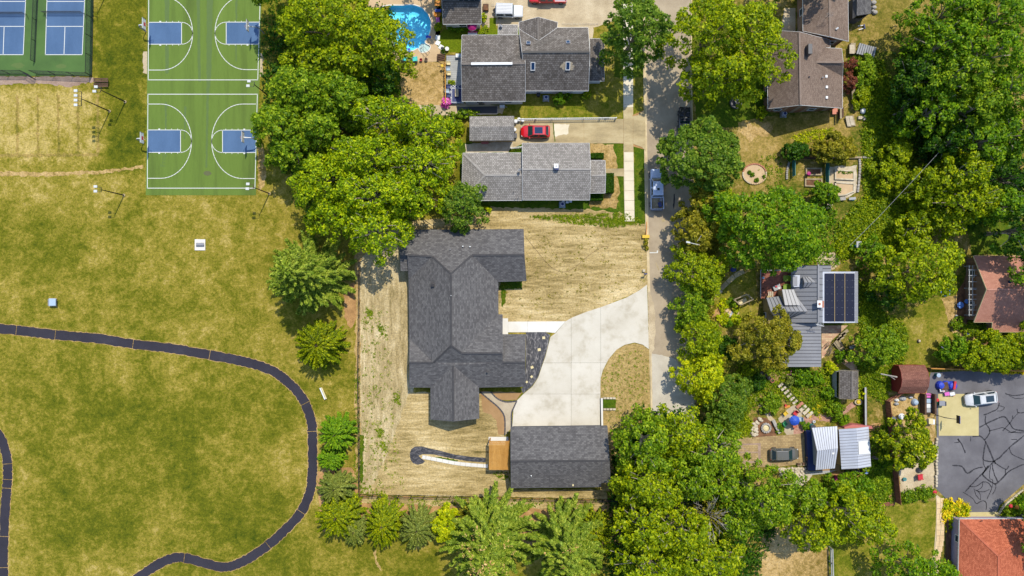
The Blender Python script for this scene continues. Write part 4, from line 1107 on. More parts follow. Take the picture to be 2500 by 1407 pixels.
# pickleball and basketball courts
def ln(parent, a, b, w=1.55, z=.034, name='court_line'):
    A, B = P(*a), P(*b); A.z = B.z = z
    return MB().bar(A, B, w / 15, .004).build(name, M_['line'], parent)
pc = sheet('pickleball_court', [(-140, -120), (233, -120), (228, 0), (224, 186), (85, 186), (-140, 186)], 5, M_['pickgreen'])
for x0, x1, sl in ((-38, 63, 0), (115, 207, 0)):
    q = [(x0 + 2, -70), (x1 + 3, -70), (x1, 0), (x1 - 5.5, 134.5), (x0 - 4, 134.5), (x0, 0)]
    MB().prism([P(*p) for p in q], .021, .028).build('blue_court', M_['courtblue'], pc)
    for a, b in (((x0 + 2, -70), (x0 - 4, 134.5)), ((x1 + 3, -70), (x1 - 6, 134.5)), ((x0 - 5, 134), (x1 - 5, 134)), ((x0 - 2, 65), (x1 - 2, 65)), ((x0, 4), (x1, 4)), (((x0 + x1) / 2 - 2, 65), ((x0 + x1) / 2 - 4.5, 134))):
        ln(pc, a, b)
for x, y, r_ in ((150, 162, 16), (45, 160, 20)): MB().prism([P(x + math.cos(k) * r_ * random.uniform(.6, 1), y + math.sin(k) * r_ * .4 * random.uniform(.7, 1)) for k in [6.283 * j / 14 for j in range(14)]], .021, .0225).build('scuff', M_['stain'], pc)
bc = sheet('basketball_court', [(359, -120), (642, -120), (638, 30), (634, 200), (628, 330), (625, 477), (356, 477), (358, 300), (360, 100)], 5, M_['courtgreen'])
for q, mm in (([(480, -20), (488, -20), (490, 200), (484, 200)], 'stain'), ([(505, 0), (520, 0), (516, 180), (510, 240), (506, 410), (502, 410), (504, 240)], 'stain'), ([(402, -10), (414, -10), (412, 180), (404, 180)], 'stain'), ([(575, 0), (580, 0), (578, 150), (575, 150)], 'stain'), ([(402, 250), (408, 250), (407, 330), (403, 330)], 'stain'), ([(450, 260), (456, 260), (452, 340), (449, 340)], 'stain')):
    MB().prism([P(*p) for p in ragged(q, .9, 6)], .021, .0225).build('scuff', M_[mm], bc)
MB().prism([P(507 + math.cos(6.283 * j / 16) * 9.5 * random.uniform(.85, 1.1), 423.5 + math.sin(6.283 * j / 16) * 6 * random.uniform(.85, 1.1)) for j in range(16)], .021, .0235).build('burn_mark', M_['stain2'], bc)
def arc(parent, pts, w=1.55):
    mb = MB()
    for i in range(len(pts) - 1):
        A, B = P(*pts[i]), P(*pts[i + 1]); A.z = B.z = .034; d = (B - A).normalized() * .02
        mb.bar(A - d, B + d, w / 15, .004)
    return mb.build('court_arc', M_['line'], parent)
def half_court(x0, x1, y0, y1, yt, yb, lk, rk, ym):
    """sidelines x0(top/bottom), baselines; lk and rk keys"""
    for a, b in (((x0[0], y0), (x0[1], y1)), ((x1[0], y0), (x1[1], y1))): ln(bc, a, b)
    ln(bc, (x0[1] - 1, y1), (x1[1] + 1, y1), 1.7); ln(bc, (x0[0] - 1, y0), (x1[0] + 1, y0), 1.7)
    for s, (kx, ky0, ky1, kd, fx, base, ya, yb_) in ((1, lk), (-1, rk)):
        MB().prism([P(base, ky0), P(kx, ky0), P(kx, ky1), P(base, ky1)], .021, .028).build('blue_key', M_['courtblue'], bc)
        for a, b in (((base, ky0), (kx, ky0)), ((base, ky1), (kx, ky1)), ((kx, ky0 - 1), (kx, ky1 + 1))): ln(bc, a, b)
        cy = (ky0 + ky1) / 2; ry = (ky1 - ky0) / 2; rx = abs(fx - kx)
        arc(bc, [(kx + s * rx * math.sin(t), cy - ry * math.cos(t)) for t in np.linspace(0, math.pi, 15)], 1.45)
        Rx = abs(fx - (base + s * 32)); Ry = (yb_ - ya) / 2; c2 = (ya + yb_) / 2
        arc(bc, [(base, ya)] + [(base + s * 32 + s * Rx * math.sin(t), c2 - Ry * math.cos(t)) for t in np.linspace(0, math.pi, 31)] + [(base, yb_)], 1.6)
        for k in range(4):
            x = base + s * (28 + k * 15)
            for y in (ky0 - 2, ky1 + 2): ln(bc, (x, y - 1.3), (x, y + 1.3), 4.5 if k == 0 else 1.2)
half_court((364, 362), (637, 629.5), -60, 195.5, 0, 0, (443.5, 55, 108.5, 0, 470.5, 363.5, -8, 171.5), (552.5, 54.5, 108.5, 0, 525, 632.5, -10, 170.5), 0)
half_court((361.5, 360), (628.5, 622.5), 230.5, 459.8, 0, 0, (441, 317.7, 372.5, 0, 468, 361, 254.5, 435.7), (543.5, 318, 373, 0, 516.8, 624.5, 254.5, 436.3), 0)
tc = bpy.data.curves.new("frog_scrawl", 'FONT'); tc.body = "Frog"; tc.size = 1.15; tc.extrude = 0
to = bpy.data.objects.new("tmp", tc); COL.objects.link(to)
bpy.context.view_layer.update()
tm = bpy.data.meshes.new_from_object(to.evaluated_get(bpy.context.evaluated_depsgraph_get()))
bpy.data.objects.remove(to)
pp = P(404, 408); tm.transform(Matrix.Translation((pp.x, pp.y, .0235)) @ Matrix.Rotation(math.pi / 2, 4, 'Z'))
w_ = wloc(bc); tm.transform(Matrix.Translation(-w_))
link_mesh('chalk_scrawl', tm, M_['stain'], bc)

# court fences, nets, hoops, lights
cf = thing('chain_link_fence', 'tall black chain link fence down the right side of the pickleball courts', 'fence', P(226, 90))
fence_run(cf, [P(229.5, -60), P(228.5, 0), P(225, 186)], 1.9, 3.3, M_['black'], (.03, .97), .07, .05, mesh=.12)
cf2 = thing('chain_link_fence', 'black chain link fence along the bottom of the right pickleball court', 'fence', P(155, 183))
fence_run(cf2, [P(90, 181), P(225, 186.5)], 1.9, 3.3, M_['black'], (.03, .97), .07, .05, mesh=.12)
cf3 = thing('chain_link_fence', 'black chain link fence along the bottom of the left pickleball court', 'fence', P(20, 181))
fence_run(cf3, [P(-60, 181), P(66, 181)], 1.9, 3.3, M_['black'], (.03, .97), .07, .05, mesh=.12)
cf4 = thing('chain_link_fence', 'low black chain link divider fence between the two pickleball courts', 'fence', P(88, 70))
fence_run(cf4, [P(95, -60), P(93, 0), P(86, 152)], 1.2, 3.3, M_['black'], (.03, .97), .06, .05, mesh=.13)
gt = thing('court_gate', 'black chain link gate standing open below the divider fence', 'gate', P(70, 184))
fence_run(gt, [P(68, 181), P(88, 195)], 1.8, 1.2, M_['black'], (.03, .5, .97), .06, .05, mesh=.16)
for lab, a, b in (('net stretched across the right pickleball court', (108, 33), (205, 33)), ('net across the left pickleball court at the photo edge', (-40, 35), (64, 35))):
    nt_ = thing('court_net', 'dark ' + lab, 'net', P((a[0] + b[0]) / 2, a[1]))
    for q in (a, b): MB().tube([P(*q), P(*q, .98)], .05).build('post', M_['black'], nt_)
    A, B = P(*a), P(*b)
    mb = MB(); k = int((B - A).length / .1)
    for j in range(k):
        p = A.lerp(B, j / k); mb.bar(p + Vector((0, 0, .06)), p + Vector((0, 0, .84)), .012)
    for j in range(9): mb.bar(A + Vector((0, 0, .06 + j * .1)), B + Vector((0, 0, .06 + j * .1)), .012)
    mb.build('net_mesh', M_['black'], nt_, kind='stuff')
    MB().bar(A + Vector((0, 0, .9)), B + Vector((0, 0, .9)), .05, .07).build('net_band', M_['darkgrey'], nt_)
def hoop(base, face, label):
    b = P(*base); f = face
    t = thing('basketball_hoop', label, 'basketball hoop', b, group='basketball hoops around the court')
    MB().tube([b, b + Vector((0, 0, 1.9)), b + Vector((f * .25, 0, 2.6)), b + Vector((f * .6, 0, 2.8))], .085, 8).build('pole', M_['grey'], t)
    for dz in (0, .35): MB().bar(b + Vector((f * .35, 0, 2.62 + dz * .6)), b + Vector((f * 1.38, 0, 2.9 + dz)), .1).build('arm', M_['white'], t)
    bd = MB().box(b + Vector((f * 1.42, 0, 3.32)), (.05, 1.7, 1.0)).build('backboard', M_['white'], t)
    for dy in (-.83, .83): MB().box(b + Vector((f * 1.42, dy, 3.32)), (.09, .07, 1.04)).build('frame_edge', M_['grey'], bd)
    MB().box(b + Vector((f * 1.45, 0, 3.2)), (.01, .6, .45)).build('target_square', M_['red'], bd)
    c = b + Vector((f * 1.72, 0, 3.05))
    rm = MB().tube([c + Vector((math.cos(6.283 * k / 16) * .23, math.sin(6.283 * k / 16) * .23, 0)) for k in range(17)], .014, 5).build('rim', M_['orange'], t)
    nm = MB()
    for k in range(12):
        a = 6.283 * k / 12; nm.bar(c + Vector((math.cos(a) * .22, math.sin(a) * .22, 0)), c + Vector((math.cos(a + .3) * .14, math.sin(a + .3) * .14, -.42)), .012)
    nm.build('net', M_['white'], rm)
hoop((357, 78), 1, 'basketball hoop on the upper left edge of the green court')
hoop((352, 348), 1, 'basketball hoop on the lower left edge of the green court')
hoop((645, 82), -1, 'basketball hoop on the upper right edge of the green court')
hoop((634, 346), -1, 'basketball hoop on the lower right edge of the green court under the tree')
def floodlight(base, ht, n_l, ax, label, arm=.5, col='black'):
    b = P(*base); ax = Vector((*ax, 0)).normalized(); fw_ = Vector((-1, 0.15, 0))
    t = thing('floodlight_pole', label, 'light pole', b, group='floodlight poles around the courts')
    MB().tube([b, b + Vector((0, 0, ht * .5)), b + Vector((0, 0, ht))], [.11, .09, .06], 8).build('pole', M_[col], t)
    MB().lathe(b, [(.24, 0), (.24, .12), (.14, .16)], 10).build('footing', M_['oldconc'], t)
    top = b + Vector((0, 0, ht)); sp = .72
    MB().bar(top - ax * sp * (n_l - 1) / 2, top + ax * sp * (n_l - 1) / 2, .07).build('crossarm', M_[col], t)
    for k in range(n_l):
        q = top + ax * sp * (k - (n_l - 1) / 2)
        lm = MB().bar(q, q + fw_ * arm + Vector((0, 0, .1)), .05).build('lamp_arm', M_[col], t)
        MB().box(q + fw_ * (arm + .3) + Vector((0, 0, .12)), (.52, .40, .18)).build('lamp_head', M_['lamp'], lm, bevel=.03)
floodlight((268, 272), 7.3, 4, (0, 1), 'black light pole with four lamps beside the pickleball courts')
floodlight((306, 249), 6.6, 2, (.35, 1), 'black two-lamp light pole just right of the four-lamp pole')
floodlight((303, 477), 6.2, 2, (0, 1), 'black two-lamp light pole standing alone in the grass below the courts')
floodlight((658, 473), 7.0, 2, (.1, 1), 'brown two-lamp light pole at the lower right corner of the basketball court', col='darkwood')
floodlight((660, 238), 7.0, 2, (.2, 1), 'light pole half hidden by the tree at the right of the basketball court')
floodlight((264, -22), 7.3, 4, (0, 1), 'four-lamp light pole cut off by the upper edge of the photo')
bn = thing('bleacher', 'brown slatted bench with footboard beside the pickleball fence', 'bench', P(247, 202))
for k, (y, z) in enumerate(((193, .75), (198.5, .72), (205, .45), (210.5, .42))): MB().box(P(246, y, z), (2.35, .26 if k != 1 else .3, .05)).build('plank', M_['darkwood'], bn)
for x in (230, 246, 262): MB().bar(P(x, 192, .0), P(x, 192, .7), .07).bar(P(x, 211, 0), P(x, 211, .4), .07).bar(P(x, 192, .36), P(x, 212, .36), .06).build('leg', M_['darkgrey'], bn)
ub = thing('utility_box', 'rounded grey utility cover on a square white concrete pad in the park grass', 'utility box', P(488, 598))
MB().box(P(488.5, 598, .05), (1.7, 1.8, .1)).build('pad', M_['whiteconc'], ub)
MB().add(*[(lambda vs_, fs: (vs_, fs))([P(488 + sx * 9.4, 597.5 + 4.6 * math.cos(t), .1 + .42 * math.sin(t)) for sx in (-1, 1) for t in np.linspace(0, math.pi, 9)], [(i, i + 1, i + 10, i + 9) for i in range(8)] + [list(range(9)), list(range(9, 18))])][0]).build('cover', M_['grey'], ub)
ub = thing('utility_box', 'pale blue square utility cabinet in the grass above the footpath', 'utility box', P(128, 738))
MB().box(P(129, 738.5, .03), (1.32, 1.38, .06)).build('pad', M_['oldconc'], ub)
MB().box(P(128, 738.5, .43), (1.0, 1.1, .74)).build('cabinet', M_['grey'], ub, bevel=.03)
MB().box(P(128, 738, .83), (1.06, 1.16, .06)).build('lid', M_['paleblue'], ub, bevel=.02)
pb = thing('park_bench', 'narrow white plank bench in the grass right of the footpath bend', 'bench', P(789, 961))
for s in (-1.8, 1.8): MB().bar(P(783 + s, 947 - s * .3, .45), P(795 + s, 975 - s * .3, .45), .2, .05).build('plank', M_['cream'] if s > 0 else M_['white'], pb)
for y in (950, 972): MB().box(P(784 + (y - 947) * .43, y, .2), (.4, .1, .4), rz=-.4).build('leg', M_['grey'], pb)
sheet('bare_streak', [(912, 1345), (918, 1342), (920, 1370), (932, 1390), (930, 1394), (916, 1376)], 3, M_['drypatch'], jit=2, step=4)

# metal fence round the new yard
yf = thing('metal_fence', 'black metal fence along the left side of the straw-covered yard', 'fence', P(878, 930))
fence_run(yf, [P(880, 640), P(877, 900), P(879.5, 1207)], 1.35, 2.2, M_['black'], (.08, .8, .97), .08, .04, picket=.16, pw=.018)
yf = thing('metal_fence', 'black metal fence along the bottom of the straw-covered yard', 'fence', P(1180, 1212))
fence_run(yf, [P(880, 1207), P(1100, 1211), P(1300, 1215), P(1512, 1219)], 1.35, 2.0, M_['black'], (.08, .8, .97), .08, .04, picket=.16, pw=.018)
yb = thing('yard_hose', 'thin dark hose looping across the straw in front of the charcoal house', 'hose', P(1380, 640))
hp = catmull([P(1281, 576, .03), P(1310, 612, .03), P(1345, 652, .03), P(1375, 664, .03), P(1400, 655, .03), P(1440, 622, .03), P(1470, 604, .03), P(1482, 602, .03), P(1484, 608, .03)], 6)
MB().tube(hp, .02, 5).build('hose', M_['darkwood'], yb)

# ================================================================== BUILDINGS
e = 2.7
h1 = thing('charcoal_house', 'large L-shaped house with charcoal shingle roof on the straw yard', 'house', P(1125, 790))
R1, RM, RW, RS = 5.05, 6.8, 4.9, 5.95
roof(h1, [[(977, 562, e), (1278, 560, e), (1280, 622.6, R1), (1152, 623, R1), (1101, 669, RM), (1055, 626.5, R1), (995, 623, R1), (978, 622, R1)],
          [(1152, 623, R1), (1280, 622.6, R1), (1285, 686, e), (1216, 688, e)],
          [(995, 623, R1), (1055, 626.5, R1), (998, 683, e)],
          [(998, 683, e), (1055, 626.5, R1), (1101, 669, RM), (1101.5, 844, RM), (1058, 886, RW), (1000, 828, e)],
          [(1101, 669, RM), (1152, 623, R1), (1216, 688, e), (1216.5, 768, e), (1127, 863, RS), (1101.5, 844, RM)],
          [(1216.5, 768, e), (1226.6, 768.6, e), (1226.5, 863, RS), (1127, 863, RS)],
          [(1101.5, 844, RM), (1127, 863, RS), (1226.5, 863, RS), (1226.5, 885, RW), (1282, 885, RW), (1283, 944, e), (1169, 946, e), (1106, 892, RW), (1051.5, 946, e), (999.7, 946, e), (1000, 886, RW), (1058, 886, RW)],
          [(1000, 828, e), (1058, 886, RW), (1000, 886, RW)],
          [(1226.6, 817, e), (1283, 817, e), (1282, 885, RW), (1226.5, 885, RW)],
          [(1106, 892, RW), (1107, 1029, RW), (1051.5, 1024, e), (1051.5, 946, e)],
          [(1106, 892, RW), (1169, 946, e), (1169.6, 1022, e), (1107, 1029, RW)]], M_['sh_char'], M_['charcoal_wall'],
     cap=[((995, 623, R1), (1055, 626.5, R1)), ((1055, 626.5, R1), (1101, 669, RM)), ((1101, 669, RM), (1152, 623, R1)), ((1152, 623, R1), (1280, 622.6, R1)), ((1101, 669, RM), (1101.5, 844, RM)), ((1101.5, 844, RM), (1058, 886, RW)), ((1101.5, 844, RM), (1127, 863, RS)), ((1127, 863, RS), (1226.5, 863, RS)), ((1000, 886, RW), (1058, 886, RW)), ((1226.5, 885, RW), (1282, 885, RW)), ((1106, 892, RW), (1107, 1029, RW))])
walls(h1, [(977, 562, e), (1278, 560, e), (1280, 622.6, R1), (1285, 686, e), (1216, 688, e), (1216.5, 768, e), (1226.6, 768.6, e), (1226.6, 817, e), (1283, 817, e), (1282, 885, RW), (1283, 944, e), (1169.6, 946, e), (1169.6, 1022, e), (1107, 1029, RW), (1051.5, 1024, e), (1051.5, 946, e), (999.7, 946, e), (1000, 886, RW), (1000, 828, e), (998, 683, e), (995, 623, R1), (978, 622, R1)], M_['charcoal_wall'])
roof(h1, [[(976.5, 610.5, 4.3), (994.5, 610.5, 4.3), (995, 661, 3.3), (978.5, 661.5, 3.3)]], M_['sh_char'], M_['charcoal_wall'], name='bump_roof')
MB().prism([P(980, 614, 3.3), P(994, 614, 3.3), P(994, 656, 3.3), P(981, 656, 3.3)], 0, 3.15).build('chimney_bump', M_['charcoal_wall'], h1)
for x, y, h, m, r_ in ((1057, 697, 5.3, 'black', .24), (1190, 909, 4.3, 'black', .16), (1130, 601.5, 4.5, 'white', .1), (1147.5, 602.5, 4.5, 'white', .1), (1099, 609, 4.7, 'grey', .08), (1101, 722, 6.9, 'white', .06)):
    if r_ > .2: MB().box(P(x, y, h), (.48, .48, .4)).build('roof_vent', M_[m], h1, bevel=.02)
    else: MB().tube([P(x, y, h - .3), P(x, y, h + .25)], r_, 8).build('vent_pipe', M_[m], h1)

g1 = thing('charcoal_garage', 'detached garage with charcoal shingle roof below the new driveway', 'garage', P(1365, 1115))
roof(g1, [[(1246.8, 1043, e), (1482.4, 1040, e), (1488, 1125, 4.7), (1469, 1125.3, 4.7), (1247, 1126.6, 4.7)], [(1247, 1126.6, 4.7), (1469, 1125.3, 4.7), (1467, 1189, e), (1247.5, 1191.7, e)],
          [(1469.0, 1125.3, 4.695), (1488, 1125, 4.695), (1490.5, 1178, 3.05), (1467.6, 1179, 3.05)]], M_['sh_char'], M_['charcoal_wall'], cap=[((1247, 1126.6, 4.7), (1488, 1125, 4.7))])
walls(g1, [(1246.8, 1043, e), (1482.4, 1040, e), (1486, 1125, 4.6), (1486, 1178, e), (1467, 1189, e), (1247.5, 1191.7, e), (1247, 1126.6, 4.6)], M_['charcoal_wall'])
MB().tube([P(1297, 1162, 3.3), P(1297, 1162, 3.95)], .09, 8).build('vent_pipe', M_['white'], g1)
MB().box(P(1399, 1185, 2.95), (.22, .3, .04)).build('roof_patch', M_['cream'], g1)
pg = thing('pergola', 'new cedar slatted pergola against the left wall of the charcoal garage', 'pergola', P(1219, 1112))
for x in (1196, 1243):
    for y in (1078, 1142): MB().box(P(x, y, 2.4) * 1 - Vector((0, 0, 1.2)), (.16, .16, 2.4)).build('post', M_['cedar'], pg)
for y in (1079, 1144):
    MB().bar(P(1193.5, y, 2.5), P(1244.5, y, 2.5), .1, .2).build('beam', M_['cedar'], pg)
    MB().bar(P(1193.5, y + (3.5 if y < 1100 else -3), 2.52), P(1244.5, y + (3.5 if y < 1100 else -3), 2.52), .08, .16).build('beam', M_['cedar'], pg)
for k in range(17):
    x = 1195.2 + k * 2.98
    MB().bar(P(x, 1076.5, 2.68), P(x, 1147.5, 2.68), .155, .07).build('slat', M_['cedar'], pg)
MB().box(P(1217, 1076, .06), (3.2, 1.2, .1)).build('landing', M_['whiteconc'], pg)
MB().bar(P(1196, 1075, 0), P(1196, 1075, 1.0), .1).build('newel', M_['darkwood'], pg)

g = 3.0
h2 = thing('grey_bungalow', 'grey shingled bungalow between the red-car driveway and the straw yard', 'house', P(1300, 430))
roof(h2, [[(1275, 350, g), (1439, 350, g), (1442, 413.5, 4.6), (1275.5, 413.8, 4.6)], [(1275.5, 413.8, 4.6), (1442, 413.5, 4.6), (1439.6, 488.5, g), (1276, 488.5, g)]], M_['sh_grey'], M_['white'], cap=[((1277, 413.8, 4.6), (1441, 413.6, 4.6))])
roof(h2, [[(1130, 374, 2.6), (1274.5, 373.5, 2.6), (1275, 427.7, 4.1), (1184, 427.7, 4.1)], [(1130, 374, 2.6), (1184, 427.7, 4.1), (1127, 490, 2.6)], [(1184, 427.7, 4.1), (1275, 427.7, 4.1), (1275.5, 489.5, 2.6), (1127, 490, 2.6)]], M_['sh_grey'], M_['white'],
     name='rear_roof', cap=[((1130, 374, 2.6), (1184, 427.7, 4.1)), ((1184, 427.7, 4.1), (1274, 427.7, 4.1)), ((1184, 427.7, 4.1), (1127, 490, 2.6))])
roof(h2, [[(1440.6, 392, 2.5), (1477.5, 392, 2.5), (1478.6, 428.8, 3.3), (1441.5, 428.8, 3.3)], [(1441.5, 428.8, 3.3), (1478.6, 428.8, 3.3), (1477.5, 471.4, 2.5), (1440.6, 472, 2.5)]], M_['sh_grey'], M_['white'], name='porch_roof', cap=[((1443, 428.8, 3.3), (1478, 428.8, 3.3))])
walls(h2, [(1275, 350, g), (1439, 350, g), (1441.5, 413.6, 4.6), (1439.6, 488.5, g), (1276, 488.5, g), (1275.5, 413.8, 4.6)], M_['purple_wall'])
walls(h2, [(1130, 374, 2.6), (1280, 373.5, 2.6), (1280, 489.5, 2.6), (1127, 490, 2.6)], M_['purple_wall'], name='rear_wall')
walls(h2, [(1434, 392, 2.5), (1477.5, 392, 2.5), (1478, 428.8, 3.3), (1477.5, 471.4, 2.5), (1434, 472, 2.5)], M_['purple_wall'], name='porch_wall')
MB().box(P(1359, 411, 4.75), (.62, .62, .9)).build('chimney', M_['navy'], h2); MB().box(P(1358, 405.5, 5.25), (.68, .68, .08)).build('chimney_cap', M_['white'], h2)
MB().box(P(1358, 405.5, 5.32), (.16, .16, .08)).build('flue', M_['grey'], h2)
def dish(root, x, y, h, az=2.2):
    c = P(x, y, h); R = Matrix.Rotation(az, 3, 'Z') @ Matrix.Rotation(math.radians(55), 3, 'Y')
    vs_ = [c + R @ Vector((.38 * r_ * math.cos(a), .32 * r_ * math.sin(a), .12 * r_ * r_)) for r_ in (.3, .7, 1) for a in [6.283 * k / 14 for k in range(14)]]
    fs = [(r_ * 14 + k, r_ * 14 + (k + 1) % 14, (r_ + 1) * 14 + (k + 1) % 14, (r_ + 1) * 14 + k) for r_ in range(2) for k in range(14)] + [list(range(14))]
    d_ = MB().add(vs_, fs).build('satellite_dish', M_['grey'], root)
    MB().bar(c - Vector((0, 0, .7)), c, .05).bar(c, c + R @ Vector((-.1, 0, .5)), .03).build('mount', M_['darkgrey'], d_)
dish(h2, 1270, 416, 4.9)
for x, y in ((1254, 469), (1258, 484), (1266, 482)): MB().tube([P(x, y, 2.9), P(x, y, 3.5)], .05, 6).build('vent_pipe', M_['darkgrey'], h2)

h3 = thing('small_grey_garage', 'small grey shingled garage left of the red car', 'garage', P(1200, 313))
roof(h3, [[(1146.5, 285, 2.4), (1255, 283.7, 2.4), (1255, 309, 3.3), (1146.5, 309.5, 3.3)], [(1146.5, 309.5, 3.3), (1255, 309, 3.3), (1255, 342.6, 2.4), (1146.5, 343.4, 2.4)]], M_['sh_grey'], M_['darkgrey'])
walls(h3, [(1146.5, 285, 2.4), (1255, 283.7, 2.4), (1255, 309, 3.3), (1255, 342.6, 2.4), (1146.5, 343.4, 2.4), (1146.5, 309.5, 3.3)], M_['tan_wall'], .25)

h4 = thing('weathered_house', 'big white house with weathered brown roof and four skylights', 'house', P(1300, 150))
roof(h4, [[(1128, 86, 3.3), (1277, 85.6, 3.3), (1282.5, 155, 6.3), (1126, 156.3, 6.3)], [(1126, 156.3, 6.3), (1282.5, 155, 6.3), (1282.5, 247, 3.3), (1128, 248, 3.3)]], M_['sh_brown'], M_['white'], cap=[((1126.5, 156.3, 6.3), (1282, 155, 6.3))])
MB().bar(P(1150, 156, 6.36), P(1251, 155.4, 6.36), .36, .12).build('ridge_vent', M_['white'], h4)
Rg = 6.7
roof(h4, [[(1267, 70.6, 3.1), (1314.5, 99.5, 4.3), (1360, 68, 3.1), (1435.7, 67.7, 3.1), (1440, 126.5, Rg), (1274.5, 127.4, Rg)],
          [(1274.5, 127.4, Rg), (1440, 126.5, Rg), (1436.5, 222, 3.0), (1282.6, 222, 3.0)]], M_['sh_brown'], M_['white'], name='front_roof', cap=[((1275, 127.4, Rg), (1440, 126.6, Rg))], capm=M_['sh_grey'])
roof(h4, [[(1267, 70.6, 3.1), (1267, 54.7, 3.1), (1314, 42, 4.35), (1314.5, 99.5, 4.35)], [(1314, 42, 4.35), (1361.5, 54.7, 3.1), (1360, 68, 3.1), (1314.5, 99.5, 4.35)]], M_['sh_brown'], M_['white'], name='gable_roof', cap=[((1314, 42, 4.35), (1314.5, 99.5, 4.35))])
roof(h4, [[(1440, 94.5, 3.9), (1474.5, 95, 2.7), (1475.5, 198, 2.7), (1440, 162, 3.9)], [(1440, 162, 3.9), (1475.5, 198, 2.7), (1438.5, 198, 2.7)]], M_['sh_brown'], M_['white'], name='porch_roof', cap=[((1440, 162, 3.9), (1475.5, 198, 2.7))])
roof(h4, [[(1216.5, 61, 2.6), (1264, 61, 2.6), (1264, 86, 2.9), (1216, 86, 2.9)]], M_['sh_grey'], M_['white'], name='flat_roof')
walls(h4, [(1128, 86, 3.3), (1277, 85.6, 3.3), (1282.5, 155, 6.3), (1282.5, 247, 3.3), (1128, 248, 3.3), (1126, 156.3, 6.3)], M_['white_wall'])
walls(h4, [(1270, 70, 3.1), (1435.7, 68, 3.1), (1439, 126.5, 6.5), (1436.5, 222, 3.0), (1276, 222, 3.0)], M_['white_wall'], name='front_wall')
walls(h4, [(1267, 68, 3.1), (1267, 54.7, 3.1), (1314, 42, 4.3), (1361.5, 54.7, 3.1), (1361, 68, 3.1)], M_['white_wall'], name='gable_wall')
walls(h4, [(1434, 94.5, 2.7), (1474.5, 95, 2.7), (1475.5, 198, 2.7), (1434, 198, 2.7)], M_['white_wall'], name='porch_wall', win=False)
walls(h4, [(1216.5, 61, 2.6), (1266, 61, 2.6), (1266, 90, 2.6), (1216, 90, 2.6)], M_['white_wall'], name='annex_wall', win=False)
for x, y, hh, sl, w_, l_, kk in ((1290, 106, 5.5, 1, 9, 9.5, 0), (1386.6, 104, 5.4, 1, 9, 9.5, 0), (1301, 161.8, 5.34, -1, 9.5, 18.5, 1), (1386.3, 161, 5.37, -1, 9.5, 18.5, 1)):
    R = Matrix.Rotation(math.atan(.58) * -sl, 3, 'X')
    c = P(x, y, hh)
    s_ = MB()
    W2, L2 = w_ / 15 * .96, l_ / 15 * .96
    for s in (-1, 1):
        s_.box(c + R @ Vector((s * W2 / 2, 0, .06)), (.09, L2 + .09, .2), M=R); s_.box(c + R @ Vector((0, s * L2 / 2, .06)), (W2 - .09, .088, .2), M=R)
    sk_ = s_.build('skylight', M_['white' if kk else 'grey'], h4)
    MB().box(c + R @ Vector((0, 0, .09)), (W2 - .09, L2 - .09, .06), M=R).build('pane', M_['skyglass'], sk_)
for k in range(10):   # pale replacement shingles round the skylight and by the valley
    x0 = 1377 - random.uniform(2, 12) * (1 - abs(k - 5) / 7); x1 = 1395 + random.uniform(2, 11) * (1 - abs(k - 5) / 7); y = 152 + k * 2.0
    hh = 6.7 - (y - 126.5) / 95.5 * 3.7
    for a, b in ((x0, 1380.8), (1391.8, x1)):
        MB().bar(P(a, y, hh + .014), P(b, y, hh + .014), .12, .02).build('pale_shingle', M_['stone'], h4)
for k in range(12):
    y = 103 + k * 4.1; hh = 3.3 + (y - 86) / 69.5 * 3.0
    MB().bar(P(1268 - (k % 2) * 2 - (4 if k > 7 else 0), y, hh + .015), P(1279.5, y, hh + .015), .26, .02).build('pale_shingle', M_['sh_grey'], h4)
for x, y in ((1175.5, 253.5),):
    w_ = MB().box(P(1176, 250.6, 1.3) + Vector((0, -.25, 0)), (.9, .06, .6)).build('vent_window', M_['darkgrey'], h4)
dish(h4, 1222, 64, 3.1, .6)
h5 = thing('pool_house', 'brown-roofed pool house cut off by the upper edge of the photo', 'house', P(1127, 20))
roof(h5, [[(1079, 5, 4.2), (1174.5, 5, 4.2), (1175, 58.7, 2.7), (1082, 59.7, 2.7)], [(1079, 5, 4.2), (1079, -46, 2.7), (1174, -46, 2.7), (1174.5, 5, 4.2)]], M_['sh_brown'], M_['white'])
walls(h5, [(1079, 5, 4.1), (1079, -46, 2.7), (1174, -46, 2.7), (1174.5, 5, 4.1), (1175, 58.7, 2.7), (1082, 59.7, 2.7)], M_['white_wall'], .3)
MB().prism([P(1080, -3, 4.6), P(1174, -3, 4.6), P(1174, -40, 4.6), P(1080, -40, 4.6)], 3.9, 5.9).build('dormer', M_['white_wall'], h5)
for x in (1126, 1138, 1152, 1164): MB().box(P(x, -1.5, 4.9) + Vector((0, -.02, 0)), (.62, .08, .9)).build('window', M_['glass'], h5)

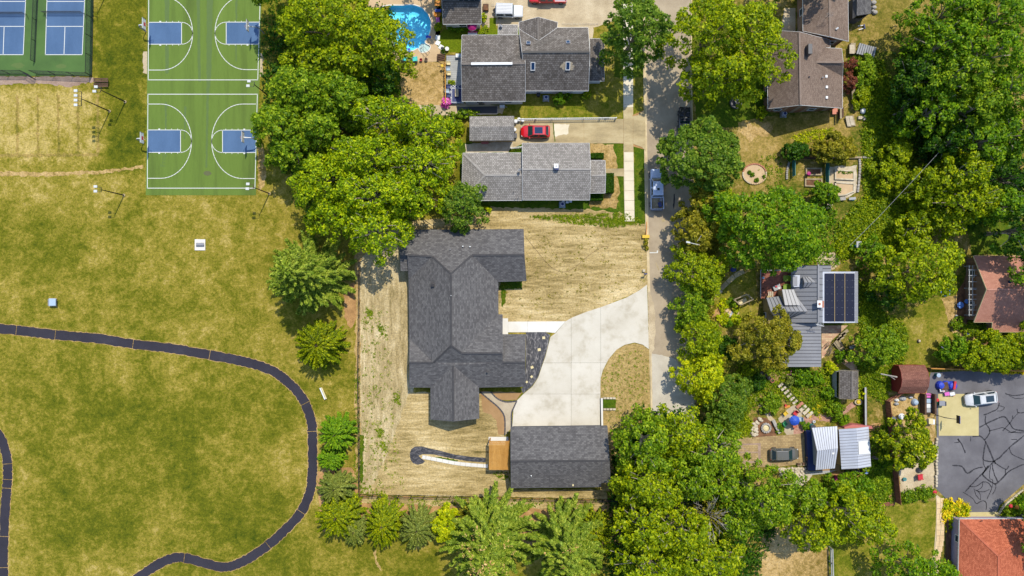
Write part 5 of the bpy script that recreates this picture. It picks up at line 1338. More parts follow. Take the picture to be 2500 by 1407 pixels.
h6 = thing('brown_house', 'large house with brown shingle roof and dark chimney right of the street trees', 'house', P(1965, 175))
E6, K6 = 3.0, 6.6
roof(h6, [[(1952, 78, K6), (1954.7, 256.7, K6), (1875, 265.5, E6), (1872, 74, E6)],
          [(1952, 78, K6), (2026, 98, 3.2), (2027, 116, 3.15), (2016.4, 117, 3.5), (1991, 151.5, 4.9), (2057, 187, 3.0), (2056.7, 264.4, E6), (1954.7, 256.7, K6)],
          [(1991, 151.5, 4.9), (2016.4, 117, 3.5), (2055, 119, 3.3), (2058.5, 152, 4.85)], [(1991, 151.5, 4.9), (2058.5, 152, 4.85), (2057, 187, 3.0)]], M_['sh_rust'], M_['white'],
     cap=[((1952, 78.5, K6), (1954.7, 256.4, K6)), ((1991.5, 151.6, 4.9), (2058, 152, 4.85))])
roof(h6, [[(1960, -40, 3.2), (2024, -40, 4.9), (2027, 90, 4.9), (1960.5, 76, 3.2)], [(2024, -40, 4.9), (2070, -20, 3.4), (2071.5, 101, 3.4), (2027, 90, 4.9)]], M_['sh_rust'], M_['white'], name='rear_roof', cap=[((2024.1, -39, 4.9), (2027, 89.6, 4.9))])
walls(h6, [(1875, 265.5, E6), (1872, 74, E6), (1952, 78, K6), (2020, 96, 3.2), (2024, 118, 3.0), (2055, 119, 3.0), (2058, 152, 4.2), (2057, 187, 3.0), (2056.7, 264.4, E6), (1954.7, 256.7, K6)], M_['brick_wall'], .45)
walls(h6, [(1960, -40, 3.2), (2024, -40, 4.8), (2070, -20, 3.4), (2071.5, 101, 3.3), (2027, 90, 4.8), (1962, 76, 3.2)], M_['brick_wall'], .4, name='rear_wall')
MB().box(P(1972, 124.5, 6.3), (.6, 1.5, 1.9)).build('chimney', M_['darkgrey'], h6)
for x, y, h in ((2017, 187, 4.5), (2018, 213, 4.5), (2018, 238.5, 4.5)): MB().box(P(x, y, h), (.34, .38, .26)).build('roof_vent', M_['white'], h6)
MB().tube([P(2039, 75, 3.9), P(2042, 71, 4.7), P(2047, 68, 4.8)], .13, 8).build('flue_pipe', M_['white'], h6)
MB().tube([P(2007, 191, 4.5), P(2009, 189, 5.3)], .09, 8).build('vent_pipe', M_['grey'], h6); MB().tube([P(1976, 188, 5.6), P(1976, 188, 6.1)], .12, 8).build('vent_pipe', M_['darkgrey'], h6)
an = MB(); ac = P(2026, 36, 6.3)
an.bar(ac - Vector((0, 0, 1.6)), ac, .04)
for k in range(-2, 3): an.bar(ac + Vector((k * .22 - .3, -.4, 0)), ac + Vector((k * .22 + .3, .4, 0)), .025)
an.bar(ac + Vector((-.6, .25, 0)), ac + Vector((.6, -.25, 0)), .03); an.build('aerial', M_['darkgrey'], h6)
sd = thing('dark_shed', 'dark grey shed at the upper edge beside the brown house', 'shed', P(2105, 22))
roof(sd, [[(2093, -8, 2.9), (2113, -8, 2.9), (2113, 35, 2.9), (2092, 38, 2.5)], [(2113, -8, 2.9), (2126, -6, 2.4), (2126.5, 33, 2.4), (2113, 35, 2.9)]], M_['sh_char'], M_['charcoal_wall'])
roof(sd, [[(2092, 38, 2.48), (2082, 46, 1.9), (2083, -8, 1.9), (2093, -8, 2.48)]], M_['sh_char'], M_['charcoal_wall'], name='side_roof')
walls(sd, [(2081, 46, 1.9), (2083, -8, 1.9), (2126, -6, 2.4), (2126.5, 33, 2.4), (2105, 45, 2.6)], M_['charcoal_wall'], .1, win=False)

# standing seam house with solar panels
h7 = thing('solar_house', 'grey metal-roofed house with a large black solar array', 'house', P(1985, 750))
DZ[0] = -1.4
seam_roof(h7, (1932, 648, 3.4), (1932, 788, 3.4), (1998, 788, 5.4), (1998, 648, 5.4), 13, M_['seam'])
seam_roof(h7, (2008.4, 648, 5.13), (2008.4, 788, 5.13), (1998.4, 788, 5.4), (1998.4, 648, 5.4), 9, M_['seam'])
seam_roof(h7, (2029, 648, 4.6), (2029, 663, 4.6), (2008.6, 663, 5.1), (2008.6, 648, 5.1), 2, M_['seam'])
seam_roof(h7, (1900, 789, 3.0), (1906, 896, 3.0), (2005, 896, 4.1), (2005, 789, 4.1), 13, M_['seam'])
seam_roof(h7, (1926, 768, 3.1), (1926, 789, 3.1), (1966, 789, 3.6), (1966, 768, 3.6), 2, M_['seam'])
seam_roof(h7, (1870, 727.5, 3.2), (1941, 719, 3.6), (1972, 760, 5.0), (1881, 761, 5.0), 9, M_['seam'])
seam_roof(h7, (1895, 781, 3.4), (1940, 774, 3.6), (1972, 761.5, 4.98), (1881, 761.5, 4.98), 8, M_['seam'])
seam_roof(h7, (1908.6, 707, 4.2), (1938, 707, 4.2), (1953.5, 745.5, 4.9), (1915.6, 745.5, 4.9), 4, M_['seam'], name='dormer_panel')
MB().prism([P(1909.5, 709, 4.2), P(1937.5, 709, 4.2), P(1951, 744, 4.6), P(1916, 744, 4.6)], 0, 2.7).build('dormer_wall', M_['tan_wall'], h7)
seam_roof(h7, (1959, 676.5, 4.6), (1975.5, 676, 4.85), (1992, 689.5, 5.3), (1962.5, 690, 5.3), 3, M_['seam'], name='dormer_panel')
seam_roof(h7, (1960, 702, 4.6), (1977.5, 701, 4.85), (1992, 690, 5.29), (1962.5, 690.4, 5.29), 3, M_['seam'], name='dormer_panel')
MB().prism([P(1960, 678, 4.6), P(1973, 678, 4.6), P(1984, 690, 4.6), P(1975, 700, 4.6), P(1961, 700, 4.6)], 2.0, 3.15).build('dormer_wall', M_['grey'], h7)
MB().box(P(1941.5, 686.5, 3.6), (1.0, 1.9, 1.2)).build('light_well', M_['seam_light'], h7); MB().box(P(1941, 686.5, 4.24), (.7, 1.5, .06)).build('light_well_pane', M_['grey'], h7)
A7 = 5.1
MB().prism([P(2008.5, 663.5, A7), P(2094.5, 663.5, A7), P(2094.5, 788.5, A7), P(2008.5, 788.5, A7)], A7 - 1.62, A7 - 1.4).build('array_deck', M_['seam_light'], h7)
for i in range(8):
    y = 664.5 + i * 15.5
    MB().prism([P(2087.6, y, A7), P(2094, y, A7), P(2094, y + 14.9, A7), P(2087.6, y + 14.9, A7)], A7 - 1.398, A7 - 1.38).build('edge_panel', M_['seam'], h7)
for i in range(3):
    for j in range(7):
        x0 = 2013.6 + i * 24.8; y0 = 668 + j * 16.75
        p_ = MB().prism([P(x0, y0, A7 + .1), P(x0 + 23.4, y0, A7 + .1), P(x0 + 23.4, y0 + 16.35, A7 + .1), P(x0, y0 + 16.35, A7 + .1)], A7 - 1.34, A7 - 1.3).build('solar_panel', M_['solar'], h7)
for i in range(1, 3): MB().bar(P(2012.9 + i * 24.8, 667, A7 + .08), P(2012.9 + i * 24.8, 786, A7 + .08), .06, .05).build('rail', M_['tan_wall'], h7)
for i in range(3):
    for j in range(1, 7):
        for k in (5.5, 17.5): MB().box(P(2013.6 + i * 24.8 + k, 667.8 + j * 16.75, A7 + .11), (.09, .04, .02)).build('clamp', M_['grey'], h7)
walls(h7, [(2010, 664, A7), (2094, 664, A7), (2094, 788, A7), (2010, 788, A7)], M_['tan_wall'], .3, name='array_wall', drop=.3)
walls(h7, [(1932, 648, 3.4), (1998, 648, 5.4), (2029, 648, 4.6), (2029, 788, 4.6), (1998, 788, 5.4), (1932, 788, 3.4)], M_['tan_wall'], .3, drop=.3)
walls(h7, [(1904, 789, 3.0), (2005, 785, 4.1), (2005, 896, 4.1), (1908, 896, 3.0)], M_['tan_wall'], .3, name='wing_wall', drop=.3)
walls(h7, [(1870, 728, 3.1), (1941, 722, 3.4), (1960, 761, 4.6), (1940, 775, 3.4), (1893, 782, 3.2), (1881, 761, 4.9)], M_['tan_wall'], .15, name='gable_wall', drop=.3)
MB().prism([P(1857, 722), P(1866, 722), P(1884, 762), P(1890, 790), P(1860, 790)], 0, 1.5).build('porch_wall', M_['tan_wall'], h7)
for y in (744, 770):
    w_ = MB().box(P(1866.6, y, 1.6), (.1, .95, 1.2)).build('window', M_['white'], h7); MB().box(P(1866.4, y, 1.6), (.14, .75, 1.0)).build('pane', M_['glass'], w_)
MB().box(P(2001, 743, 5.3), (.7, 1.05, 1.5)).build('chimney', M_['brickred'], h7); MB().box(P(2001, 742.5, 6.1), (.76, 1.1, .1)).build('chimney_cap', M_['white'], h7)
MB().lathe(P(2001, 742.5, 6.15), [(.2, 0), (.16, .15)], 8).build('flue', M_['brickred'], h7)
an = MB(); ac = P(1998, 793, 6.0); an.bar(ac - Vector((0, 0, 1.2)), ac, .05); an.bar(ac + Vector((-.4, .1, 0)), ac + Vector((.9, -.25, 0)), .06)
for k in range(5): an.bar(ac + Vector((-.2 + k * .22, -.3, 0)), ac + Vector((-.1 + k * .22, .3, 0)), .03)
an.build('aerial', M_['white'], h7)
for y in (650, 786): MB().box(P(1998.2, y, 5.48), (.22, .5, .06)).build('ridge_end', M_['seam'], h7)
MB().bar(P(1998.2, 649, 5.46), P(1998.2, 787, 5.46), .26, .06).build('ridge_cap', M_['seam'], h7)

DZ[0] = 0.0
dk = thing('red_deck', 'dark red board deck tucked behind the metal-roofed house', 'deck', P(1900, 700))
for k in range(16):
    y0 = 661 + k * 4.3
    MB().prism([P(1858, y0, .9), P(1934, y0, .9), P(1934, y0 + 4.0, .9), P(1858, y0 + 4.0, .9)], .8, .86).build('board', M_['redwood'], dk)
MB().prism([P(1857, 661, .8), P(1935, 661, .8), P(1935, 729, .8), P(1857, 729, .8)], .6, .79).build('frame', M_['darkwood'], dk)
for a, b in (((1857, 660), (1857, 728)), ((1857, 660), (1930, 660))):
    MB().bar(P(*a, 1.7), P(*b, 1.7), .1, .06).build('handrail', M_['greydeck'], dk)
    for k in range(7): p = P(*a, 0).lerp(P(*b, 0), k / 6); MB().bar(p + Vector((0, 0, .0)), p + Vector((0, 0, 1.7)), .08).build('post', M_['darkwood'], dk)

s1 = thing('garden_shed', 'small weathered shingled shed in the garden right of the brick path', 'shed', P(2072, 940))
roof(s1, [[(2049.7, 905.5, 2.1), (2081, 906, 3.0), (2080.6, 975.5, 3.0), (2049, 973.5, 2.1)], [(2081, 906, 3.0), (2095, 906.3, 2.5), (2094.5, 971.5, 2.5), (2080.6, 975.5, 3.0)]], M_['sh_brown'], M_['wood'], cap=[((2081, 907, 3.0), (2080.6, 975, 3.0))])
walls(s1, [(2042, 906, 2.0), (2081, 906, 2.9), (2095, 906.3, 2.5), (2094.5, 971.5, 2.5), (2080.6, 975.5, 2.9), (2042, 973.5, 2.0)], M_['greydeck'], .15, win=False)
s2 = thing('metal_carport', 'left pale corrugated metal shed with folded roof beside the dark car', 'shed', P(2015, 1095))
seam_roof(s2, (1982, 1045, 2.7), (2043.8, 1041, 2.7), (2045.5, 1095, 3.5), (1994.5, 1101, 3.5), 10, M_['seam_light'], seam=M_['grey'])
seam_roof(s2, (1991, 1147.7, 2.8), (2038, 1143.7, 2.8), (2045.5, 1095.5, 3.49), (1994.5, 1101.5, 3.49), 9, M_['seam_light'], seam=M_['grey'])
walls(s2, [(1986, 1047, 2.6), (2042, 1044, 2.6), (2043, 1095, 3.3), (2037, 1142, 2.6), (1992, 1146, 2.6), (1995, 1101, 3.3)], M_['greydeck'], .35, win=False)
MB().prism([P(1963, 1050), P(1984, 1048), P(1986, 1146), P(1968, 1146)], 0, .9).build('workbench', M_['navy'], s2)
MB().box(P(2034, 1107, 3.36), (.34, .34, .08)).build('roof_hatch', M_['white'], s2)
s3 = thing('metal_barn', 'right pale corrugated metal shed with a white skylight sheet', 'shed', P(2088, 1095))
seam_roof(s3, (2054.4, 1146, 2.6), (2047.8, 1048.6, 2.6), (2090, 1046, 3.5), (2094.5, 1144, 3.5), 14, M_['seam_light'], seam=M_['grey'])
seam_roof(s3, (2126.7, 1139, 2.8), (2120.5, 1042, 2.8), (2090.3, 1046, 3.49), (2094.8, 1144, 3.49), 14, M_['seam_light'], seam=M_['grey'])
q = [P(2095.2, 1078, 3.5), P(2122.5, 1075, 2.95), P(2125, 1108, 2.95), P(2096.4, 1110, 3.5)]
MB().add([v + Vector((0, 0, .05)) for v in q] + [v + Vector((0, 0, -.01)) for v in q], [(0, 1, 2, 3), (0, 4, 5, 1), (1, 5, 6, 2), (2, 6, 7, 3), (3, 7, 4, 0)]).build('skylight_sheet', M_['white'], s3)
walls(s3, [(2054.4, 1145, 2.6), (2048.5, 1049, 2.6), (2090, 1047, 3.4), (2120, 1043, 2.7), (2126, 1138, 2.7), (2094.5, 1143, 3.4)], M_['tan_wall'], .25, win=False)
MB().prism([P(2070, 1032), P(2116, 1036), P(2118, 1042), P(2050, 1046), P(2050, 1038)], 0, 1.6).build('lean_to', M_['fadedred'], s3)
s4 = thing('red_barn_shed', 'red gambrel garden shed with maroon shingle roof at the end of the black asphalt', 'shed', P(2228, 925))
ys = ((892, 2.1), (909, 3.15), (927, 3.6), (944, 3.15), (960, 2.1)); xl = (2194, 2200, 2202.6, 2200.5, 2192.6); xr = (2258, 2266, 2269.3, 2267.5, 2259)
fcs = []
for i in range(4):
    fcs.append([(xl[i], ys[i][0], ys[i][1]), (xr[i], ys[i][0], ys[i][1]), (xr[i + 1], ys[i + 1][0], ys[i + 1][1]), (xl[i + 1], ys[i + 1][0], ys[i + 1][1])])
roof(s4, fcs, M_['sh_maroon'], M_['red_wall'], .1)
walls(s4, [(xl[i], ys[i][0], ys[i][1]) for i in range(5)] + [(xr[i], ys[i][0], ys[i][1]) for i in (4, 3, 2, 1, 0)], M_['red_wall'], .12, win=False, drop=.1)

h8 = thing('mauve_house', 'mauve-roofed house with white pergola at the right edge, dappled by shade', 'house', P(2450, 715))
roof(h8, [[(2376.7, 625, 2.8), (2640, 625, 2.8), (2640, 707, 5.2), (2409.4, 707, 5.2)], [(2409.4, 707, 5.2), (2640, 707, 5.2), (2640, 811, 2.6), (2421.5, 811, 2.6), (2423.2, 787.3, 3.0), (2378, 787, 3.0)]], M_['sh_mauve'], M_['cream'], cap=[((2409.6, 707, 5.2), (2639, 707, 5.2))])
walls(h8, [(2384, 625, 2.8), (2640, 625, 2.8), (2640, 811, 2.6), (2421.5, 811, 2.6), (2423, 787, 3.0), (2384, 787, 3.0), (2405, 707, 5.1)], M_['brick_wall'], .3)
for y in (693,): pass
for x, y in ((2465, 688), (2488, 688)): MB().box(P(x, y, 4.7), (.45, .45, .12)).build('skylight', M_['skyglass'], h8)
w_ = MB().box(P(2403, 706, 3.2) + Vector((-.55, 0, 0)), (.1, .9, 1.0)).build('window', M_['cream'], h8)
pg = thing('white_pergola', 'white pergola of square bays on the left side of the mauve-roofed house', 'pergola', P(2377, 710))
for x in (2366, 2374, 2388): MB().bar(P(x, 648, 2.5), P(x, 772, 2.5), .1, .16).build('beam', M_['greydeck'], pg)
for y in (659, 673, 688, 704, 707, 720, 731, 745, 757, 769): MB().bar(P(2364, y, 2.64), P(2388, y, 2.64), .1, .12).build('rafter', M_['greydeck'], pg)
for y in (650, 704, 770): MB().box(P(2367, y, 1.25), (.14, .14, 2.5)).build('post', M_['greydeck'], pg)
h9 = thing('orange_roof_house', 'house with orange-red hipped roof at the lower right corner', 'house', P(2440, 1360))
roof(h9, [[(2343, 1267.8, 2.7), (2560, 1267, 2.7), (2438, 1358, 5.0)], [(2343, 1267.8, 2.7), (2438, 1358, 5.0), (2437, 1470, 5.0), (2338, 1470, 2.7)], [(2560, 1267, 2.7), (2560, 1470, 2.7), (2437, 1470, 5.0), (2438, 1358, 5.0)]], M_['sh_red'], M_['white'], .25,
     cap=[((2344, 1268.5, 2.7), (2438, 1358, 5.0)), ((2559, 1267.6, 2.7), (2438, 1358, 5.0)), ((2438, 1358, 5.0), (2437, 1469, 5.0))])
walls(h9, [(2343, 1267.8, 2.7), (2560, 1267, 2.7), (2560, 1470, 2.7), (2338, 1470, 2.7)], M_['purple_wall'], .5)
MB().tube([P(2398, 1272, 2.7), P(2398, 1272, 3.3)], .08).build('vent_pipe', M_['darkgrey'], h9)

# ================================================================== TREES
G1 = 'trees between the basketball court and the houses'
T = broadleaf
T(800, 55, 125, 85, 15, 'l_yg', 'tall yellow-green tree at the upper edge between the court and the pool', group=G1)
T(905, 105, 88, 90, 14, 'l_yg', 'yellow-green tree overhanging the left end of the pool', group=G1)
T(800, 148, 100, 62, 12, 'l_yg', 'yellow-green tree below the tallest one at the upper edge', group=G1)
T(925, 192, 48, 44, 8, 'l_dark', 'small dark shaded tree left of the parched fenced lawn', group=G1)
T(748, 222, 98, 68, 13, 'l_mid', 'round mid-green maple right of the upper basketball half', group=G1, cs=1.2)
T(832, 238, 72, 70, 12.5, 'l_mid', 'pale mid-green maple crown in the middle of the grove', group=G1, cs=1.2)
T(690, 305, 82, 62, 12.5, 'l_mid', 'maple leaning over the right edge of the lower basketball half', group=G1, cs=1.2)
T(790, 315, 70, 58, 12, 'l_mid', 'maple crown just right of the one over the court edge', group=G1, cs=1.2)
T(712, 368, 66, 48, 11, 'l_mid', 'lowest maple of the grove beside the basketball court', group=G1, cs=1.2)
T(935, 285, 92, 58, 13, 'l_locust', 'feathery tree below the parched lawn with bare limbs showing', group=G1, leaf=.21, limbs=22, bark='palebark', open_=.12)
T(1040, 320, 78, 52, 11, 'l_locust', 'feathery tree spreading to the small grey garage', group=G1, leaf=.21, limbs=14, bark='palebark', open_=.15)
T(1020, 395, 100, 48, 12, 'l_locust', 'feathery tree reaching toward the hipped end of the grey bungalow', group=G1, leaf=.21, limbs=22, bark='palebark', open_=.2)
T(890, 385, 95, 62, 14, 'l_locust', 'tallest feathery tree in the middle of the grove', group=G1, leaf=.21, limbs=18, bark='palebark', open_=.1)
T(795, 440, 90, 70, 13, 'l_locust', 'feathery tree right of the lower court corner', group=G1, leaf=.21, limbs=14, open_=.1)
T(910, 475, 100, 62, 14, 'l_locust', 'bright feathery tree left of the dark little tree by the bungalow', group=G1, leaf=.22, limbs=16, bark='palebark', open_=.1)
T(1010, 470, 72, 58, 12, 'l_locust', 'feathery tree nearest the upper side of the charcoal house', group=G1, leaf=.21, limbs=12, open_=.15)
T(815, 525, 75, 55, 12, 'l_locust', 'feathery tree just above the big blue-green spruce', group=G1, leaf=.22, limbs=10, open_=.08)
T(915, 560, 80, 62, 13, 'l_locust', 'brightest feathery tree at the upper left corner of the charcoal house', group=G1, leaf=.22, limbs=14, bark='palebark', open_=.08)
T(1128, 502, 58, 56, 8, 'l_blue', 'small dark tree at the corner of the grey bungalow above the charcoal house', cs=1.0, leaf=.19)
G2 = 'trees along the street'
T(1558, 66, 86, 80, 16, 'l_blue', 'bushy blue-green maple over the sidewalk at the upper edge', group=G2, cs=1.15, zb=.3)
T(1740, 75, 95, 90, 17, 'l_yg', 'left half of the yellow-green pair of trees right of the road', group=G2)
T(1845, 110, 82, 110, 16, 'l_yg', 'right half of the yellow-green pair of trees beside the brown roof', group=G2)
T(1765, 180, 100, 58, 15, 'l_yg', 'yellow-green tree below the pair beside the parked black car', group=G2)
T(1720, 378, 104, 88, 12.5, 'l_blue', 'round blue-green tree right of the road across from the red-car driveway', group=G2, cs=1.05, rough=.6)
T(1890, 555, 138, 108, 14, 'l_deep', 'big dense green maple above the metal-roofed house', cs=1.25, rough=.8)
T(1728, 498, 45, 48, 8, 'l_olive', 'olive tree between the pickup and the big maple', group=G2, cs=1.0, leaf=.2)
T(1700, 562, 48, 56, 8, 'l_olive', 'olive tree beside the white street lamp', group=G2, cs=1.0, leaf=.2)
T(1770, 520, 40, 60, 8, 'l_yg', 'yellowish shrub tree at the left flank of the big maple', cs=1.0, leaf=.2)
T(1710, 665, 66, 58, 7.5, 'l_yg', 'bright lime round tree right of the road below the street lamp', group=G2, cs=1.0, leaf=.19, rough=1.2)
T(1692, 750, 44, 50, 6.5, 'l_mid', 'tree at the road edge beside the orange dirt patch', group=G2, cs=1.0, leaf=.19)
T(1712, 826, 50, 58, 7, 'l_yg', 'tree at the road edge across from the end of the driveway curve', group=G2, cs=1.0, leaf=.19)
T(1716, 915, 58, 60, 7, 'l_lime', 'bright lime tree at the road edge above the lower woodland', group=G2, cs=1.0, leaf=.19)
T(1778, 985, 58, 68, 6, 'l_blue', 'loose blue-green willowy tree right of the lime tree', cs=.95, leaf=.18, open_=.1)
T(1872, 835, 72, 66, 9, 'l_olive', 'ragged olive cedar overhanging the lower metal roof', cs=.95, leaf=.18, limbs=16, bark='palebark', open_=.3, rough=2.2)
T(1925, 835, 30, 30, 8.5, 'l_olive', 'small ragged olive cedar sprig on the metal roof', cs=.8, leaf=.2, open_=.3, rough=1.5)
bush(1776, 850, 28, 3.2, 'l_dark', 'round dark green bush left of the ragged cedar', leaf=.2)
bush(1850, 935, 22, 2.4, 'l_dark', 'neat dark green rounded bush by the terracotta pots', ry=19)
bush(1884, 988, 24, 1.6, 'l_mid', 'wide green bush left of the stone steps', leaf=.18)
bush(1822, 912, 17, 1.6, 'l_yg', 'yellow-green bush beside the lime tree at the garden path')
T(1652, 1105, 3, 3, .5, 'l_mid', 'tiny sprig at the end of the road', cs=.3, leaf=.1, name='sprig', cat='plant')
G3 = 'woodland trees below the road end'
for x, y, rx, ry, h, m, lab in ((1580, 1085, 68, 78, 12, 'l_mid', 'woodland tree right of the charcoal garage roof'), (1662, 1062, 66, 60, 11, 'l_yg', 'woodland tree closing the lower end of the road'), (1740, 1110, 72, 62, 12, 'l_mid', 'woodland tree left of the paved drive'),
                                 (1590, 1185, 85, 62, 13, 'l_yg', 'woodland tree near the lower right corner of the garage'), (1690, 1165, 68, 60, 12, 'l_mid', 'woodland tree above the bare grey branches'), (1760, 1180, 48, 50, 10, 'l_mid', 'woodland tree just right of the bare branches'),
                                 (1570, 1290, 72, 66, 13, 'l_yg', 'woodland tree right of the lone round juniper'), (1660, 1300, 75, 58, 14, 'l_yg', 'woodland tree below the bare grey branches'), (1590, 1385, 95, 52, 14, 'l_yg', 'woodland tree at the lower edge right of the spruces'), (1725, 1372, 96, 60, 13, 'l_yg', 'woodland tree at the lower edge beside the dry lawn'),
                                 (1858, 1215, 86, 84, 12, 'l_mid', 'rounded woodland tree below the paved drive'), (1965, 1210, 46, 48, 9, 'l_mid', 'woodland tree below the stone pile'), (1990, 1290, 62, 62, 10, 'l_yg', 'thin-crowned tree over the dry lawn'), (2068, 1262, 76, 58, 10, 'l_yg', 'thin-crowned tree below the metal sheds'), (2130, 1290, 52, 44, 9, 'l_yg', 'thin-crowned tree nearest the flagstone path'),
                                 (1800, 1260, 50, 60, 10, 'l_mid', 'woodland tree right of the bare grey branches')):
    T(x, y, rx, ry, h, m, lab, group=G3, limbs=12, bark='palebark', open_=.14 if 'thin' in lab else .06)
dt = thing('dead_tree', 'bare grey branches of a dying tree in the lower woodland', 'tree', P(1690, 1215))
c0 = P(1700, 1225); tw = MB()
for k in range(34):
    a = random.uniform(0, 6.28); l_ = random.uniform(1.8, 4.2)
    p0 = c0 + Vector((0, 0, random.uniform(4.5, 7.5))); p1 = p0 + Vector((math.cos(a) * l_, math.sin(a) * l_ * .8, random.uniform(1.8, 3.4)))
    mid = p0.lerp(p1, .55) + Vector((random.uniform(-.4, .4), random.uniform(-.4, .4), .3)); tw.tube([p0, mid, p1], [.07, .045, .015], 5)
    for j in range(4):
        q = mid.lerp(p1, random.random()); b = random.uniform(-.9, .9) + a; tw.tube([q, q + Vector((math.cos(b), math.sin(b), .5)) * random.uniform(.5, 1.2)], [.03, .01], 4)
tw.build('branch', M_['greystone'], dt); MB().tube([c0, c0 + Vector((0, 0, 4)), c0 + Vector((.1, .1, 7.6))], [.22, .17, .09], 8).build('trunk', M_['bark'], dt)
pp_ = RNG.normal(size=(700, 3)) * np.array([2.0, 1.6, .8]) + np.array([c0.x, c0.y, 7.4])
cards('crown', pp_, unit(700) + np.array([0, 0, .5]), RNG.uniform(.12, .24, 700), .5, M_['l_olive'], dt)
bush(2085, 1195, 48, 4, 'l_deep', 'dense dark green shrub just below the metal sheds', ry=38, leaf=.22, cs=.9)
T(2235, 1395, 85, 52, 9, 'l_deep', 'dark green tree at the lower edge left of the flagstone path')
bush(2325, 1392, 14, 1.6, 'l_lime', 'lime plant at the lower end of the flagstone path')
G4 = 'trees of the upper right wood'
for x, y, rx, ry, h, m, lab in ((2330, 25, 100, 62, 13, 'l_deep', 'wood tree at the upper edge right of the dry clearing'), (2440, 40, 95, 72, 14, 'l_deep', 'wood tree filling the upper right corner'), (2310, 105, 88, 62, 13, 'l_deep', 'wood tree at the right rim of the dry clearing'), (2420, 130, 88, 62, 15, 'l_deep', 'tall wood tree below the upper right corner'),
                                 (2250, 185, 62, 55, 10, 'l_dark', 'darkest shaded wood tree at the left rim'), (2340, 190, 72, 56, 14, 'l_mid', 'wood tree with pale branches in the middle of the wood'), (2470, 220, 70, 66, 14, 'l_deep', 'wood tree at the right edge of the photo, higher one'), (2390, 262, 72, 56, 13, 'l_mid', 'wood tree right of the dark gap'),
                                 (2290, 268, 66, 56, 11, 'l_deep', 'wood tree above the overhead wire'), (2480, 320, 62, 58, 12, 'l_deep', 'wood tree at the right edge of the photo, middle one'), (2410, 345, 70, 52, 12, 'l_deep', 'wood tree above the olive crowned trees'), (2322, 345, 46, 40, 9, 'l_dark', 'dark shaded wood tree under the overhead wire'),
                                 (2280, 460, 62, 52, 7, 'l_yg', 'leafy tree left of the olive pair'), (2355, 425, 74, 52, 11, 'l_yg', 'olive-yellow crowned tree, higher of the two'), (2375, 490, 84, 48, 10, 'l_yg', 'olive-yellow crowned tree, lower of the two'), (2480, 430, 50, 60, 11, 'l_dark', 'dark wood tree at the right edge above the mauve roof'),
                                 (2450, 500, 55, 46, 10, 'l_deep', 'wood tree shading the grass above the mauve roof'), (2510, 560, 46, 70, 13, 'l_dark', 'dark tree at the right edge overhanging the mauve roof'), (2215, 265, 36, 40, 6, 'l_dark', 'low dark shaded tree at the left rim of the wood'), (2240, 555, 46, 42, 5, 'l_yg', 'leafy tree above the big yellow-green tree'), (2310, 540, 52, 40, 6, 'l_yg', 'leafy tree above the mauve-roofed house')):
    T(x, y, rx, ry, h, m, lab, group=G4, limbs=10, bark='palebark')
T(2258, 658, 100, 80, 11, 'l_yg', 'big yellow-green tree between the solar array and the mauve-roofed house', rough=.8)
T(2170, 700, 34, 50, 5, 'l_dark', 'dark shaded tree just right of the solar array')
bush(2130, 620, 33, 3.4, 'l_deep', 'egg-shaped green bush right of the bird table', ry=38, leaf=.2, cs=.8)
T(2150, 848, 60, 48, 5.5, 'l_mid', 'bushy green tree left of the grass with the bare stump', cs=.9, leaf=.18)
T(2425, 865, 72, 48, 6, 'l_yg', 'bright bushy tree along the fence above the black asphalt', cs=.9, leaf=.19)
T(2475, 858, 50, 40, 5.5, 'l_yg', 'bushy tree at the right edge below the mauve roof', cs=.9, leaf=.19)
T(2335, 852, 40, 28, 4, 'l_deep', 'leaning leafy bush beside the slanted grey pole', cs=.8, leaf=.2)
T(2228, 1085, 66, 62, 8, 'l_juni', 'loose pine over the fenced yard left of the black asphalt', cs=.9, leaf=.21, open_=.25, rough=1.5)
T(2180, 425, 40, 42, 3.5, 'l_yg', 'light leafy sapling left of the overhead wire', cs=.9, leaf=.18, open_=.1)
T(2195, 370, 32, 38, 4, 'l_yg', 'bright sapling at the end of the stone row', cs=.8, leaf=.22)
T(2042, 362, 50, 34, 4.5, 'l_olive', 'olive bush tree above the raised beds', cs=.8, leaf=.2)
T(1944, 368, 30, 20, 3, 'l_dark', 'dark bush at the bend of the garden timber wall', cs=.7, leaf=.18)
T(2015, 470, 34, 26, 4, 'l_deep', 'green bush beside the green trellis post', cs=.7, leaf=.18)
bush(1857, 232, 12, 2.2, 'l_deep', 'clipped round bush left of the brown roof', ry=13)
bush(1858, 275, 13, 1.4, 'l_yg', 'low green bush at the corner of the brown house')
bush(2077, 198, 14, 2.4, 'l_red', 'dark red-leaved bush beside the brown roof', ry=19)
bush(2081, 156, 16, 2.2, 'l_red', 'brownish bush above the red-leaved one', ry=14, open_=.2)
T(2116, 180, 24, 42, 2.4, 'l_mid', 'light green bamboo clump right of the red-leaved bush', cs=.7, leaf=.2, open_=.2)
T(2104, 232, 16, 30, 1.6, 'l_yg', 'yellow-green bush right of the leaning planks', cs=.7, leaf=.18)
# off-frame neighbours whose shade falls into the picture
T(1050, -92, 75, 46, 14, 'l_yg', 'tree beyond the upper edge shading the pool', rough=.6)
T(2602, 672, 78, 72, 15, 'l_deep', 'tall tree beyond the right edge shading the mauve roof')
T(2585, 1300, 70, 80, 11, 'l_deep', 'tree beyond the right edge shading the orange roof')
T(1990, -90, 90, 60, 14, 'l_mid', 'tree beyond the upper edge shading the brown rear roof')
T(680, -55, 90, 60, 15, 'l_mid', 'tree beyond the upper edge right of the basketball court')
T(2530, 850, 40, 50, 8, 'l_yg', 'tree beyond the right edge at the end of the asphalt')

